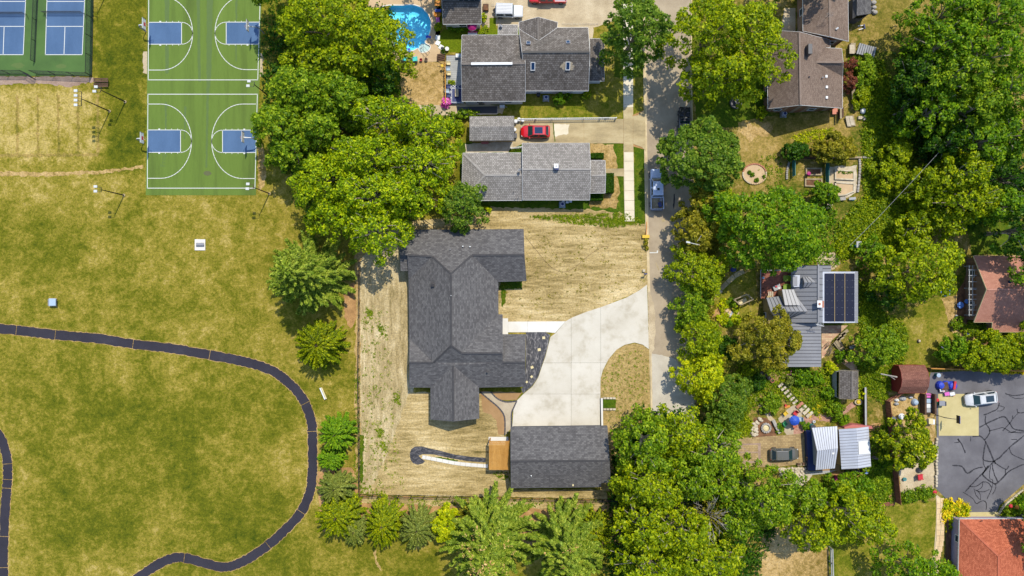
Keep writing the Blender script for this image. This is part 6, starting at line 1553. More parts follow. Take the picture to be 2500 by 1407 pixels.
# evergreens
C_ = conifer
C_(742, 668, 116, 17, 'l_spruce', 'large blue-green spruce left of the charcoal house', nb=150, card=.26, dens=3.6, plume=.36, lift=.0)
C_(1192, 1335, 128, 19, 'l_spruce', 'huge spruce with tan cones at the lower edge, left one', nb=170, card=.26, dens=3.8, plume=.36, cones=.7, lift=.08)
C_(1385, 1345, 116, 18, 'l_spruce', 'huge spruce at the lower edge, right one', nb=160, card=.26, dens=3.8, plume=.36, cones=.15, lift=.08)
G5 = 'evergreens along the footpath and the lower fence'
for x, y, r, ry, h, m, lab in ((780, 842, 62, 64, 6.5, 'l_juni', 'rounded yellow-green juniper below the large spruce'), (822, 1058, 48, 46, 5.5, 'l_green', 'bright green evergreen right of the footpath, topmost of the lower row'), (808, 1120, 34, 28, 3.5, 'l_green', 'small green evergreen tucked under the bright green one'), (820, 1190, 48, 36, 5, 'l_grey', 'dull olive evergreen by the lower left fence corner'),
                               (826, 1258, 58, 58, 6.5, 'l_juni', 'yellow-green evergreen below the fence corner by the footpath'), (868, 1294, 36, 40, 4.5, 'l_grey', 'small grey-green evergreen right of the yellow-green one'), (936, 1278, 48, 62, 6.5, 'l_juni', 'tall yellow-green evergreen in the middle of the lower row'), (1020, 1290, 47, 52, 5.5, 'l_grey', 'rounded grey-green evergreen right of the tall yellow-green one'), (1452, 1292, 46, 44, 6, 'l_juni', 'lone rounded juniper between the right spruce and the woodland')):
    C_(x, y, r, h, m, lab, group=G5, prof='bush', nb=int(80 + r), card=.17, dens=5.0, plume=.26, hm=.5, ry=ry)
T(1090, 1285, 30, 42, 4.5, 'l_lime', 'bright lime sapling between the grey-green evergreen and the spruce', cs=.8, leaf=.22)
T(1158, 1250, 34, 24, 4, 'l_olive', 'olive bush behind the left huge spruce', cs=.8, leaf=.2)

# ground cover
SC = scatter
SC('ground_cover', [(2076, 140), (2150, 150), (2210, 300), (2240, 420), (2200, 560), (2100, 580), (2060, 600), (2040, 560), (2110, 480), (2110, 300)], 34000, 'l_weed', .2, .7, 1.2, 1)
SC('ground_cover', [(2110, 480), (2260, 420), (2300, 520), (2200, 640), (2110, 600), (2060, 640), (2030, 600)], 22000, 'l_yg', .2, .6, 1.0, 2)
SC('ground_cover', [(2096, 655), (2150, 760), (2210, 800), (2200, 900), (2180, 900), (2110, 840), (2098, 780)], 12000, 'l_weed', .18, .6, 1.2, 3)
SC('ground_cover', [(1690, 420), (1730, 420), (1760, 600), (1740, 700), (1750, 1000), (1700, 1000), (1705, 700)], 9000, 'l_olive', .18, .6, 1.2, 4)
SC('ground_cover', [(1800, 880), (1900, 890), (1960, 900), (2045, 905), (2042, 1000), (1990, 1012), (1940, 985), (1880, 960), (1830, 1010), (1790, 1000)], 13000, 'l_weed', .15, .5, 1.0, 5)
SC('ground_cover', [(2096, 880), (2180, 900), (2160, 985), (2112, 960), (2108, 1040), (2096, 1040)], 7000, 'l_weed', .15, .4, 1.0, 6)
SC('ground_cover', [(1740, 1000), (1800, 960), (1830, 1030), (1840, 1060), (1790, 1062), (1750, 1050)], 7000, 'l_yg', .16, .5, 1.0, 7)
SC('ground_cover', [(2128, 1060), (2165, 1020), (2175, 1200), (2140, 1220), (2110, 1180)], 5000, 'l_mid', .17, .5, 1.0, 8)
SC('ground_cover', [(1830, 520), (1790, 560), (1960, 660), (2050, 655), (2040, 500)], 5000, 'l_deep', .2, .5, 1.2, 9)
SC('ground_cover', [(2000, 1180), (2170, 1150), (2180, 1230), (2030, 1240), (1920, 1200)], 5000, 'l_mid', .18, .5, 1.2, 10)
SC('ground_cover', [(2200, 120), (2280, 100), (2480, 300), (2490, 520), (2330, 560), (2200, 300)], 26000, 'l_dark', .26, 1.2, 1.8, 11)
SC('ground_cover', [(1500, 1100), (1560, 1000), (1690, 1010), (1760, 1060), (1800, 1150), (1900, 1250), (1840, 1420), (1480, 1420), (1490, 1250)], 22000, 'l_dark', .24, .9, 1.8, 12)
SC('ground_cover', [(640, 60), (700, 20), (960, 20), (970, 260), (1100, 290), (1100, 360), (1000, 540), (760, 540), (650, 320)], 20000, 'l_dark', .24, .8, 1.8, 13)
SC('ground_cover', [(1850, 378), (1905, 380), (1912, 440), (1880, 470), (1850, 440)], 900, 'l_weed', .12, .15, .6, 14)
SC('straw_weeds', [(884, 745), (948, 760), (960, 1000), (990, 1200), (884, 1205), (884, 900)], 3600, 'l_weed', .09, .10, .45, 15)
for i_, q_ in enumerate(([(893, 760), (907, 757), (913, 776), (903, 781)], [(922, 786), (937, 800), (946, 820), (934, 822), (924, 806)], [(918, 1046), (937, 1050), (935, 1066), (921, 1068)], [(923, 1070), (946, 1084), (948, 1106), (932, 1102)], [(880, 1178), (904, 1180), (934, 1200), (942, 1207), (881, 1206)], [(1203, 1154), (1240, 1150), (1240, 1172), (1216, 1170)], [(960, 960), (975, 955), (978, 990), (962, 985)])):
    SC('weed_patch', q_, 420, 'l_weed', .1, .12, .35, 40 + i_)
SC('straw_weeds', [(1215, 560), (1575, 560), (1580, 690), (1390, 780), (1220, 770)], 2600, 'l_olive', .08, .08, .45, 16)
SC('straw_weeds', [(1470, 930), (1488, 885), (1530, 848), (1580, 860), (1586, 1000), (1550, 1060), (1490, 1060)], 2600, 'l_weed', .08, .09, .4, 17)
SC('straw_weeds', [(1280, 528), (1540, 520), (1572, 545), (1500, 556), (1400, 545)], 7000, 'l_weed', .1, .14, .45, 18)
SC('straw_weeds', [(885, 1214), (1480, 1222), (1480, 1240), (900, 1232)], 2600, 'l_weed', .10, .14, .45, 19)
SC('straw_weeds', [(866, 900), (877, 900), (880, 1200), (864, 1150)], 1500, 'l_weed', .10, .14, .4, 20)
SC('yellow_ground_plants', [(1935, 335), (1980, 318), (2040, 316), (2048, 330), (1990, 345), (1945, 352)], 1300, 'l_lime', .13, .3, .6, 21)
SC('yellow_ground_plants', [(2300, 1222), (2330, 1215), (2362, 1232), (2364, 1262), (2320, 1262), (2312, 1300), (2302, 1300)], 700, 'l_flower', .2, .6, .7, 22)
SC('ground_cover', [(2300, 1220), (2362, 1236), (2362, 1264), (2310, 1300)], 1200, 'l_lime', .2, .5, .7, 23)
SC('flower_border', [(2442, 1255), (2455, 1235), (2490, 1205), (2500, 1215), (2500, 1262), (2442, 1262)], 2000, 'l_mid', .16, .5, .6, 24)
SC('marigolds', [(2440, 906), (2500, 906), (2500, 914), (2440, 914)], 500, 'l_flower', .1, .35, .4, 25)
SC('garden_flowers', [(1914, 905), (1940, 905), (1938, 925), (1918, 930)], 260, 'l_pink', .1, .5, .4, 26)
SC('garden_flowers', [(1960, 1000), (2040, 960), (2060, 990), (1990, 1030)], 500, 'l_flower', .1, .5, .5, 27)
SC('hedge_leaves', [(2188, 1204), (2275, 1190), (2280, 1208), (2200, 1230)], 3500, 'l_mid', .14, .9, .7, 28)
for x, y, r, ry, h, lab in ((1456, 384, 15, 6, 1.4, 'clipped dark hedge on the upper side of the bungalow porch'), (1486, 450, 9.5, 23, 1.5, 'clipped dark hedge in front of the bungalow porch'), (1455, 482, 15, 9, 1.2, 'clipped dark hedge on the lower side of the bungalow porch')):
    t = thing('hedge', lab, 'hedge', P(x, y), group='clipped hedges round the bungalow porch')
    k = 6; rx_, ry_ = r / 15, ry / 15; c = P(x, y)
    MB().prism([(c.x + sx * rx_ * .93 * (abs(math.cos(a)) ** .4) * (1 if math.cos(a) > 0 else -1), c.y + ry_ * .93 * (abs(math.sin(a)) ** .4) * (1 if math.sin(a) > 0 else -1)) for sx in (1,) for a in [6.283 * j / 24 for j in range(24)]], 0, h * .95).build('stem', M_['l_dark'], t)
    n_ = int(260 * rx_ * ry_ * 4) + 900; d = RNG.uniform(-1, 1, (n_, 2)); z = np.where(RNG.random(n_) < .6, h, RNG.uniform(0, h, n_))
    side = z < h; ax = RNG.random(n_) < .5
    d[side & ax, 0] = np.sign(d[side & ax, 0]); d[side & ~ax, 1] = np.sign(d[side & ~ax, 1])
    pos = np.column_stack([c.x + d[:, 0] * rx_, c.y + d[:, 1] * ry_, z])
    cards('foliage', pos, unit(n_) * .7 + np.array([0, 0, .7]), RNG.uniform(.06, .12, n_), .6, M_['l_dark'], t)
bush(1365, 240, 12, 1.7, 'l_deep', 'dark round bush below the weathered house wall', ry=11)
bush(1386, 234, 10, 1.0, 'l_deep', 'low dark bush right of the round one at the house wall', ry=6)
bush(1434, 232, 11, .9, 'l_weed', 'spiky light green plant at the front corner of the weathered house')
bush(1181, 44, 5, 1.2, 'l_yg', 'small yellow-green bush at the pool house corner', ry=11)
bush(1182, 72, 6, 1.0, 'l_yg', 'small bush below the one at the pool house corner', ry=9)
bush(1097, 200, 8, .9, 'l_yg', 'leafy pot plant on the grey deck')
bush(1089, 248, 9, 1.4, 'l_pink', 'pink flowering bush at the corner of the grey deck')
bush(1070, 66, 7, .9, 'l_yg', 'yellow-green ornamental grass at the pool house corner')
bush(1136, 277, 34, 1.5, 'l_mid', 'low green hedge bush left of the small grey garage', ry=9)
bush(1120, 312, 14, 1.4, 'l_yg', 'yellow-green bush left of the small garage', ry=16)
bush(1083, 126, 4, .9, 'l_dark', 'small dark potted shrub by the pool corner')
bush(1190, 512, 7, .8, 'l_lime', 'small bright bush at the lower corner of the bungalow')
for x, y, lab in ((1100, 70, 'left shrub under the pool house eave'), (1132, 71, 'right shrub under the pool house eave'), (1118, 72, 'middle shrub under the pool house eave')): bush(x, y, 8, .8, 'l_deep', 'dark ' + lab, ry=4)
for x, y, r, m, lab in ((1766, 744, 12, 'l_lime', 'hosta clump above left of the fire ring'), (1798, 756, 9, 'l_lime', 'hosta clump above right of the fire ring'), (1785, 740, 10, 'l_mid', 'dark hosta clump at the top of the fire ring'), (1766, 780, 13, 'l_lime', 'hosta clump below left of the fire ring'), (1798, 780, 11, 'l_lime', 'hosta clump below right of the fire ring'), (1780, 790, 9, 'l_deep', 'dark hosta clump at the bottom of the fire ring')):
    bush(x, y, r, .6, m, lab, name='hosta', cat='plant', leaf=.2, dens=26, cs=.5)
for x, y, r, h, m, lab in ((2030, 900, 14, 1.2, 'l_lime', 'lime-yellow bush at the corner of the lower metal roof'), (2040, 1000, 22, 1.6, 'l_mid', 'round leafy bush below the small garden shed'), (2025, 960, 14, 1.5, 'l_deep', 'green bush left of the small garden shed'), (1960, 920, 24, 1.6, 'l_deep', 'bushy green shrub below the metal roof'), (1995, 925, 16, 1.4, 'l_deep', 'round shrub between the shed and the bushy one'),
                        (2105, 965, 10, 1.2, 'l_lime', 'lime-yellow plant right of the small garden shed'), (2055, 870, 14, 1.3, 'l_deep', 'round shrub beside the brick patio'), (1928, 930, 12, 1.3, 'l_grey', 'grey bush at the top of the stone steps'), (2060, 1026, 14, 1.0, 'l_deep', 'shrub above the left metal shed'), (1968, 1040, 10, 1.0, 'l_deep', 'shrub at the paved drive beside the left metal shed'), (1905, 1045, 9, .8, 'l_deep', 'small shrub behind the garden bench'),
                        (2165, 1130, 13, 1.2, 'l_deep', 'green shrub against the brown board fence'), (2118, 1140, 14, 1.0, 'l_mid', 'low shrub below the right metal shed'), (2410, 795, 13, 1.1, 'l_deep', 'dark shrub below the white pergola'), (2340, 790, 14, 1.1, 'l_mid', 'round shrub beside the purple toy'), (2375, 806, 20, .8, 'l_weed', 'low shrub at the corner of the mauve house'), (2215, 1212, 14, 1.0, 'l_mid', 'green bush at the left end of the low hedge'), (2258, 1205, 16, 1.0, 'l_mid', 'green bush at the right end of the low hedge')):
    bush(x, y, r, h, m, lab, leaf=.17, dens=30, cs=.55)

# ================================================================== GARDEN GROUNDS (right side)
sheet('garden_ground', [(1697, -300), (2600, -300), (2600, 1600), (1704, 1600), (1702, 1010), (1700, 720), (1694, 300), (1691, 170), (1693, -300)], 1, M_['weedy'])
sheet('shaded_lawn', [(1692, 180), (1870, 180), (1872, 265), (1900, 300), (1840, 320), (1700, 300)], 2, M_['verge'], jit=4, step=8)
sheet('dry_lawn', [(1800, 300), (1860, 285), (2060, 272), (2080, 330), (2040, 385), (1925, 390), (1900, 450), (1840, 470), (1810, 400)], 2, M_['park_dry'], jit=3, step=8)
sheet('parched_patch', ragged([(1806, 322), (1828, 300), (1850, 308), (1872, 296), (1888, 310), (1876, 336), (1850, 330), (1832, 348), (1818, 336)], 4, 11), 3, M_['drypatch'], jit=2, step=5)
sheet('dry_clearing', [(2072, -40), (2290, -40), (2270, 60), (2225, 110), (2150, 130), (2110, 105), (2080, 60)], 2, M_['park_dry'], jit=6, step=9)
sheet('side_path', [(1915, 20), (1942, 20), (1942, 80), (1905, 84)], 2, M_['gravel'])
sheet('back_lawn', [(2190, 770), (2260, 740), (2340, 700), (2345, 790), (2370, 830), (2400, 850), (2330, 890), (2210, 893), (2190, 850)], 2, M_['lawn'], jit=5, step=8)
sheet('worn_lawn', [(2300, 730), (2336, 720), (2335, 780), (2380, 825), (2380, 850), (2345, 840), (2320, 800)], 3, M_['drypatch'], jit=5, step=7)
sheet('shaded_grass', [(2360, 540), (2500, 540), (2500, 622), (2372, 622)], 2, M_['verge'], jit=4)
sheet('dry_lawn', [(1838, 1420), (1860, 1320), (1930, 1280), (2020, 1300), (2026, 1420)], 2, M_['drypatch'], jit=5, step=8)
sheet('lower_lawn', [(2030, 1420), (2030, 1300), (2140, 1260), (2180, 1232), (2284, 1222), (2288, 1300), (2278, 1345), (2200, 1420)], 2, M_['lawn'], jit=3, step=8)
sheet('bare_soil', [(1755, 745), (1772, 735), (1768, 770), (1760, 800), (1745, 790), (1722, 776), (1738, 770)], 3, M_['soil'], jit=3, step=5)
sheet('small_lawn', [(1740, 690), (1845, 660), (1850, 760), (1820, 800), (1740, 810)], 2, M_['lawn'], jit=4, step=7)
sheet('bare_soil', [(2000, 1150), (2170, 1150), (2178, 1220), (2140, 1200), (2060, 1170)], 2, M_['soil'], jit=4)
sheet('bare_soil', [(2122, 1040), (2160, 1030), (2165, 1100), (2130, 1120)], 2, M_['soil'], jit=4)
sheet('bare_soil', [(2100, 540), (2160, 520), (2200, 560), (2170, 590), (2110, 580)], 2, M_['soil'], jit=6, step=6)
sheet('gravel_pad', [(1985, 622), (2002, 612), (2040, 618), (2052, 645), (2030, 660), (1996, 648)], 3, M_['gravel'], jit=3, step=5)
sheet('brick_patio', [(2006, 795), (2070, 795), (2052, 812), (2030, 832), (2014, 870), (2006, 876)], 4, M_['patio'])
sheet('brick_path', [(2040, 868), (2068, 862), (2092, 895), (2098, 905), (2080, 905), (2052, 884)], 4, M_['patio'], jit=1)
sheet('brick_path', [(1938, 1066), (1936, 1044), (1958, 1030), (1976, 998), (1990, 1004), (2010, 1014), (2036, 1014), (2060, 998), (2080, 982), (2090, 990), (2072, 1004), (2046, 1022), (2020, 1030), (1992, 1026), (1972, 1042), (1955, 1062)], 4, M_['brickpath'], jit=.8, step=4)
sheet('garden_patio', [(1900, 1020), (1918, 1002), (1940, 990), (1962, 1005), (1950, 1035), (1940, 1066), (1922, 1066), (1908, 1040)], 3, M_['aggregate'], jit=2)
sheet('fire_circle', [(1832, 1035), (1842, 1020), (1872, 1022), (1892, 1040), (1896, 1066), (1840, 1068)], 3, M_['mulch'], jit=2)
sheet('paved_drive', [(1700, 1072), (1800, 1070), (1900, 1064), (1963, 1058), (1966, 1132), (1900, 1140), (1800, 1142), (1700, 1140)], 4, M_['cobbles'])
for q in ([(1800, 1084), (1855, 1082), (1855, 1086), (1800, 1088)], [(1850, 1082), (1857, 1082), (1857, 1130), (1851, 1130)], [(1800, 1126), (1855, 1126), (1855, 1130), (1800, 1130)], [(1800, 1084), (1803, 1084), (1832, 1106), (1829, 1107)], [(1800, 1103), (1851, 1103), (1851, 1106), (1800, 1106)]):
    sheet('paver_band', q, 5, M_['pinkgravel'])
sheet('shed_yard', [(1966, 1055), (2050, 1040), (2050, 1150), (1970, 1150)], 3, M_['sand'])
sheet('rubble_strip', [(1900, 1144), (1960, 1140), (1985, 1160), (1960, 1190), (1930, 1180), (1905, 1160)], 3, M_['stone'], jit=3, step=5)
sheet('shed_apron', [(2000, 1150), (2042, 1148), (2020, 1156), (1978, 1160), (1976, 1152)], 4, M_['greydeck'])
ASP = [(2272, 910), (2350, 906), (2500, 914), (2620, 916), (2620, 1130), (2500, 1182), (2440, 1234), (2430, 1262), (2362, 1262), (2360, 1244), (2310, 1218), (2284, 1192), (2287, 1060), (2283, 962), (2262, 962)]
asp = sheet('asphalt_yard', ASP, 4, M_['asphalt'])
sheet('concrete_pad', [(2290, 962), (2389, 962), (2389, 1064), (2292, 1064)], 4, M_['tanconc'], thick=.02)
sheet('garage_apron', [(2362, 1251), (2438, 1250), (2438, 1268), (2362, 1268)], 5, M_['tanconc'], thick=.02)
def Z8(x, y): return (2140 + x * .27, 880 + y * .27)
for w_, pts in ((2.0, [(1110, 385), (1090, 440), (1010, 480), (970, 495)]), (2.0, [(985, 500), (985, 570), (1020, 620), (1015, 670), (975, 720)]), (2.4, [(930, 605), (1060, 540), (1150, 510), (1200, 565), (1240, 620), (1333, 640)]), (1.6, [(1020, 640), (1110, 615), (1150, 610), (1215, 650), (1260, 640)]), (1.8, [(1190, 650), (1333, 655)]), (1.5, [(1230, 500), (1220, 545), (1140, 640)]),
                (2.6, [(870, 690), (930, 685), (985, 735), (1060, 910), (1075, 930)]), (2.2, [(985, 740), (965, 860), (970, 900), (1030, 915), (1075, 910)]), (2.4, [(1333, 680), (1200, 790), (1110, 880), (1060, 915), (960, 1020), (870, 1110), (800, 1190)]), (1.4, [(965, 890), (965, 930), (985, 980)]), (2.4, [(685, 950), (770, 960), (820, 1020), (880, 985), (955, 965)]), (2.4, [(735, 710), (770, 760), (800, 835)]), (1.4, [(700, 745), (745, 740), (735, 715)]),
                (2.0, [(1200, 790), (1225, 850), (1330, 900)]), (2.4, [(1330, 940), (1210, 995), (1160, 1040), (1090, 1110), (1050, 1110), (970, 1050), (965, 1020), (1010, 950)]), (1.8, [(1075, 930), (1165, 985), (1195, 955)]), (1.8, [(1165, 985), (1165, 1035)]), (2.0, [(1045, 940), (1060, 1020), (1095, 1095)]), (1.4, [(1030, 960), (1020, 1060), (1050, 1090), (1040, 1160), (1000, 1250)]), (1.6, [(840, 1140), (900, 1140), (960, 1100), (1010, 1110), (1040, 1150)]),
                (1.4, [(780, 1190), (870, 1250), (900, 1295), (960, 1270), (990, 1290), (990, 1350)]), (1.2, [(880, 1160), (900, 1220), (940, 1260), (930, 1200), (890, 1170)]), (1.2, [(910, 1180), (960, 1190), (1020, 1170)]), (1.2, [(960, 1100), (950, 1150), (900, 1180)]), (1.2, [(850, 690), (850, 730)]), (1.6, [(1270, 440), (1280, 475), (1333, 470)]), (1.8, [(1165, 300), (1240, 320), (1333, 305)]), (1.2, [(1200, 320), (1260, 345), (1333, 340)]), (1.5, [(1270, 715), (1215, 715)]), (1.2, [(1090, 460), (1130, 455), (1155, 425), (1095, 410)]), (1.2, [(1280, 475), (1230, 530)]), (1.2, [(1080, 1110), (1075, 1160), (1050, 1210)])):
    cl = catmull([Vector((*Z8(*p), 0)) for p in pts], 4); mb = MB()
    cl = [Vector((p.x + random.uniform(-.5, .5), p.y + random.uniform(-.5, .5), 0)) for p in cl]
    for i in range(len(cl) - 1):
        A, B = P(cl[i].x, cl[i].y), P(cl[i + 1].x, cl[i + 1].y); d = (B - A).normalized() * .03; A.z = B.z = .0205
        mb.bar(A - d, B + d, w_ / 15 * random.uniform(.9, 1.7), .006)
    mb.build('sealed_crack', M_['seal'], asp)
sheet('gravel_yard', [(2196, 1150), (2215, 1120), (2280, 1080), (2284, 1190), (2270, 1202), (2198, 1202)], 3, M_['gravel'], jit=2)
sheet('fenced_dirt', [(2166, 975), (2262, 955), (2283, 965), (2285, 1085), (2215, 1120), (2180, 1110)], 2, M_['parch'] if 'parch' in M_ else M_['drypatch'], jit=2)
sheet('planting_strip', [(2366, 660), (2335, 720), (2334, 780), (2380, 800), (2420, 815), (2500, 815), (2500, 860), (2400, 840), (2410, 800), (2376, 790)], 2, M_['mulch'], jit=2)
# flagstone path
fp = sheet('flagstone_path', [(2284, 1206), (2304, 1222), (2306, 1262), (2304, 1320), (2294, 1365), (2276, 1410), (2262, 1410), (2280, 1350), (2285, 1280), (2286, 1230)], 3, M_['gravel'])
for i in range(14):
    y = 1216 + i * 13.2
    xl_ = 2286.5 - max(0, y - 1310) * .17; wd = 18 - (0 if y < 1340 else 1)
    sp = random.uniform(.38, .62)
    for a, b in ((0, sp - .03), (sp + .03, 1)):
        q = [(xl_ + wd * a + random.uniform(-.5, .5), y + random.uniform(-.8, .8)), (xl_ + wd * b + random.uniform(-.5, .5), y + random.uniform(-.8, .8)), (xl_ + wd * b + random.uniform(-.5, .5), y + 12 + random.uniform(-.8, .8)), (xl_ + wd * a + random.uniform(-.5, .5), y + 12 + random.uniform(-.8, .8))]
        MB().prism([P(*p) for p in q], .012, .05).build('stone', M_['flag'], fp)
# stone edge of the flower border, lower right
sb = thing('stone_edging', 'curved stone edging between the black asphalt and the flower border', 'stone edging', P(2460, 1235))
cc = catmull([Vector((2438, 1256, 0)), Vector((2452, 1234, 0)), Vector((2478, 1212, 0)), Vector((2497, 1196, 0))], 4)
for i in range(len(cc) - 1): MB().bar(P(cc[i].x, cc[i].y, .1), P(cc[i].x, cc[i].y, .1).lerp(P(cc[i + 1].x, cc[i + 1].y, .1), .92), .26, .2).build('stone', M_['stone'], sb)
sl = thing('stone_wall', 'low white stone wall along the left edge of the black asphalt', 'wall', P(2286, 1120))
for k in range(16): MB().box(P(2287 - random.uniform(0, 2), 1072 + k * 7.6, .2), (.34, .42, .4), rz=random.uniform(-.3, .3)).build('stone', M_['stone'], sl, bevel=.05)

# ================================================================== VEHICLES
car('red car with dark sunroof parked in front of the small grey garage', 'parked_car', 'car', 1307, 321, math.pi, 'red', 4.75, 2.05, 1.62, sun_roof=(-1.15, .15, .52))
car('boxy white car with ribbed roof and spare wheel on the gravel drive', 'parked_car', 'car', 1243, 27, -.02, 'whitecar', 4.5, 1.98, 1.9, kind='boxy', ribs=True)
car('red pickup truck cut off by the upper edge of the photo', 'pickup_truck', 'pickup truck', 1337, -9, math.pi, 'red', 6.0, 2.05, 1.9, kind='pickup')
car('black open-topped car parked in deep tree shade on the road', 'parked_car', 'car', 1671, 293, -math.pi / 2 - .03, 'blackcar', 4.1, 1.9, 1.75, kind='boxy', open_top=True)
pk_ = car('white crew cab pickup truck parked half in shade on the road', 'pickup_truck', 'pickup truck', 1604, 462, math.pi / 2 + .015, 'shadecar', 6.55, 2.12, 1.95, kind='pickup', sun_roof=(-.35, .05, .2))
car('dark grey car parked on the paved drive left of the metal sheds', 'parked_car', 'car', 1916, 1110, .02, 'darkcar', 4.7, 2.0, 1.6)
car('white car with dark sunroof at an angle on the black asphalt', 'parked_car', 'car', 2397, 974, math.pi + .12, 'whitecar', 5.2, 2.05, 1.62, sun_roof=(-1.5, -.2, .5))
def put(name, label, cat, mb_or_parts, group=None):
    """a small thing; list of (part name, MB, material)"""
    vs_ = np.array([v for _, m, _ in mb_or_parts for v in m.v])
    t = thing(name, label, cat, ((vs_[:, 0].min() + vs_[:, 0].max()) / 2, (vs_[:, 1].min() + vs_[:, 1].max()) / 2, vs_[:, 2].min()), group=group)
    for nm, m, ma in mb_or_parts: m.build(nm, M_[ma], t)
    return t
put('bed_cargo', 'grey lumpy cargo lying in the bed of the white pickup', 'cargo', [('sack', MB().box(P(1611, 500, .92), (.5, .8, .3), rz=.3), 'navy'), ('sack', MB().box(P(1614, 488, .9), (.4, .5, .3), rz=-.4), 'grey'), ('panel', MB().box(P(1601, 494, .82), (.8, 1.3, .05)), 'wood')])

ORD = 'first second third fourth fifth sixth seventh eighth ninth tenth eleventh twelfth last'.split()
# ================================================================== SMALL THINGS
def chair(x, y, rz, c, label, cat='chair', w=.62, group=None, z=0):
    b = P(x, y, z); R = Matrix.Rotation(rz, 3, 'Z')
    t = thing('chair', label, cat, b, group=group)
    MB().box(b + Vector((0, 0, .42)), (w, w, .06), rz=rz).build('seat', M_[c], t, bevel=.02)
    MB().bar(b + R @ Vector((-w * .5, 0, .42)), b + R @ Vector((-w * .72, 0, .95)), w, .05).build('backrest', M_[c], t, bevel=.02)
    for s in (-1, 1):
        MB().bar(b + R @ Vector((-w * .5, s * w * .5, .62)), b + R @ Vector((w * .5, s * w * .5, .62)), .07, .04).build('armrest', M_[c], t)
        for q in (-1, 1): MB().bar(b + R @ Vector((q * w * .45, s * w * .46, 0)), b + R @ Vector((q * w * .45, s * w * .46, .6)), .05).build('leg', M_[c], t)
    return t
N_ = math.pi / 2
chair(991, 145, N_ - .2, 'teal', 'turquoise chair on the pool deck, left one of the pair', w=.75)
chair(1014.5, 146, N_ + .1, 'teal', 'turquoise chair on the pool deck, right one of the pair', w=.72)
put('side_table', 'small grey table between the two turquoise chairs', 'side table', [('top', MB().box(P(1002, 147, .45), (.42, .5, .05)), 'darkgrey'), ('leg', MB().box(P(1002, 147, .2), (.1, .1, .4)), 'black')])
put('bucket', 'round red bucket on the pool deck beside the turquoise chairs', 'bucket', [('tub', MB().lathe(P(1028.5, 148), [(.17, 0), (.24, .45), (.2, .45), (.18, .1)], 14), 'redp'), ('handle', MB().tube([P(1028.5, 148, .45) + Vector((.23 * math.cos(a), 0, .2 * math.sin(a))) for a in np.linspace(0, math.pi, 7)], .012, 4), 'grey')])
put('basket', 'grey-brown round planter at the right end of the poolside row', 'planter', [('pot', MB().lathe(P(1041, 147), [(.2, 0), (.3, .4), (.27, .42), (.24, .2)], 14), 'stone'), ('earth', MB().lathe(P(1041, 147), [(.26, .34), (.1, .4)], 12), 'darkwood')])
put('pool_float', 'blue floating chair at the right rim of the pool', 'pool float', [('seat', MB().box(P(1043.5, 90, .0), (.5, .42, .12), rz=.3), 'bluetarp'), ('back', MB().box(P(1050, 91, .1), (.3, .36, .1), rz=.3), 'blue')])
put('pool_float', 'blue floating chair at the lower rim of the pool', 'pool float', [('seat', MB().box(P(998.5, 121, .0), (.42, .36, .12)), 'bluetarp'), ('back', MB().box(P(999.5, 126, .1), (.36, .2, .1)), 'blue')])
put('pool_skimmer', 'white handrail at the upper right rim of the pool', 'handrail', [('rail', MB().tube([P(1030, 19, .03), P(1031, 20, .6), P(1038, 28, .6), P(1040, 30, .03)], .04), 'white')])
for i, (x, y, r_) in enumerate(((1068.5, 92, .12), (1069, 105, .45), (1077, 115.5, .6))):
    put('stepping_slab', 'white square paving slab by the artificial turf, ' + ('upper', 'middle', 'lower')[i] + ' one', 'paving slab', [('slab', MB().box(P(x, y, .05), (.72, .72, .06), rz=-r_), 'white')], 'white slabs curving round the turf')
put('round_table', 'small white round table beside the white slabs', 'table', [('top', MB().lathe(P(1092, 122), [(.33, .5), (.33, .54)], 18), 'white'), ('stem', MB().tube([P(1092, 122, 0), P(1092, 122, .5)], .05), 'white')])
put('grill', 'black round kettle grill beside the small white table', 'grill', [('bowl', MB().lathe(P(1081, 122), [(.05, .45), (.24, .6), (.26, .75), (.2, .9), (.04, .97)], 14), 'darkgrey'), ('leg', MB().tube([P(1081, 122, 0), P(1081, 122, .5)], .05), 'black')])
put('parasol', 'magenta half-shaded parasol above the weathered house', 'parasol', [('canopy', MB().lathe(P(1154.5, 75), [(.78, 1.9), (.74, 2.0), (.4, 2.28), (.03, 2.42)], 16), 'magenta'), ('pole', MB().tube([P(1154.5, 75), P(1154.5, 75, 2.4)], .03), 'white'), ('valance', MB().lathe(P(1154.5, 75), [(.78, 1.9), (.79, 1.78)], 16), 'white')])
put('patio_sofa', 'white cushioned sofa under the magenta parasol', 'sofa', [('seat', MB().box(P(1154, 83, .3), (1.5, .55, .5)), 'white'), ('back', MB().box(P(1154, 79, .55), (1.5, .14, .5)), 'magenta')])
for i, x in enumerate((1106, 1114.5)): put('tyre_planter', 'black round planter under the pool house eave, ' + ('left', 'right')[i] + ' one', 'planter', [('pot', MB().lathe(P(x, 67), [(.3, 0), (.42, .3), (.36, .4), (.3, .3)], 14), 'black'), ('earth', MB().lathe(P(x, 67), [(.34, .28), (.1, .34)], 12), 'darkwood')])
put('inflatable_toys', 'orange and yellow inflatable toys beside the pool house wall', 'pool toys', [('ring', MB().lathe(P(1068, 36), [(.3, .05), (.55, .12), (.6, .25), (.45, .32), (.3, .2)], 14), 'orange'), ('float', MB().box(P(1069, 49, .15), (.55, .9, .2), rz=.1), 'pink'), ('cover', MB().box(P(1070, 27, .3), (1.0, .4, .5)), 'blue')])
put('yellow_crate', 'yellow storage box at the upper edge beside the pool house', 'box', [('box', MB().box(P(1069, 8, .4), (1.0, .8, .8)), 'yellow'), ('lid', MB().box(P(1069, 8, .83), (1.05, .85, .05)), 'orange')])
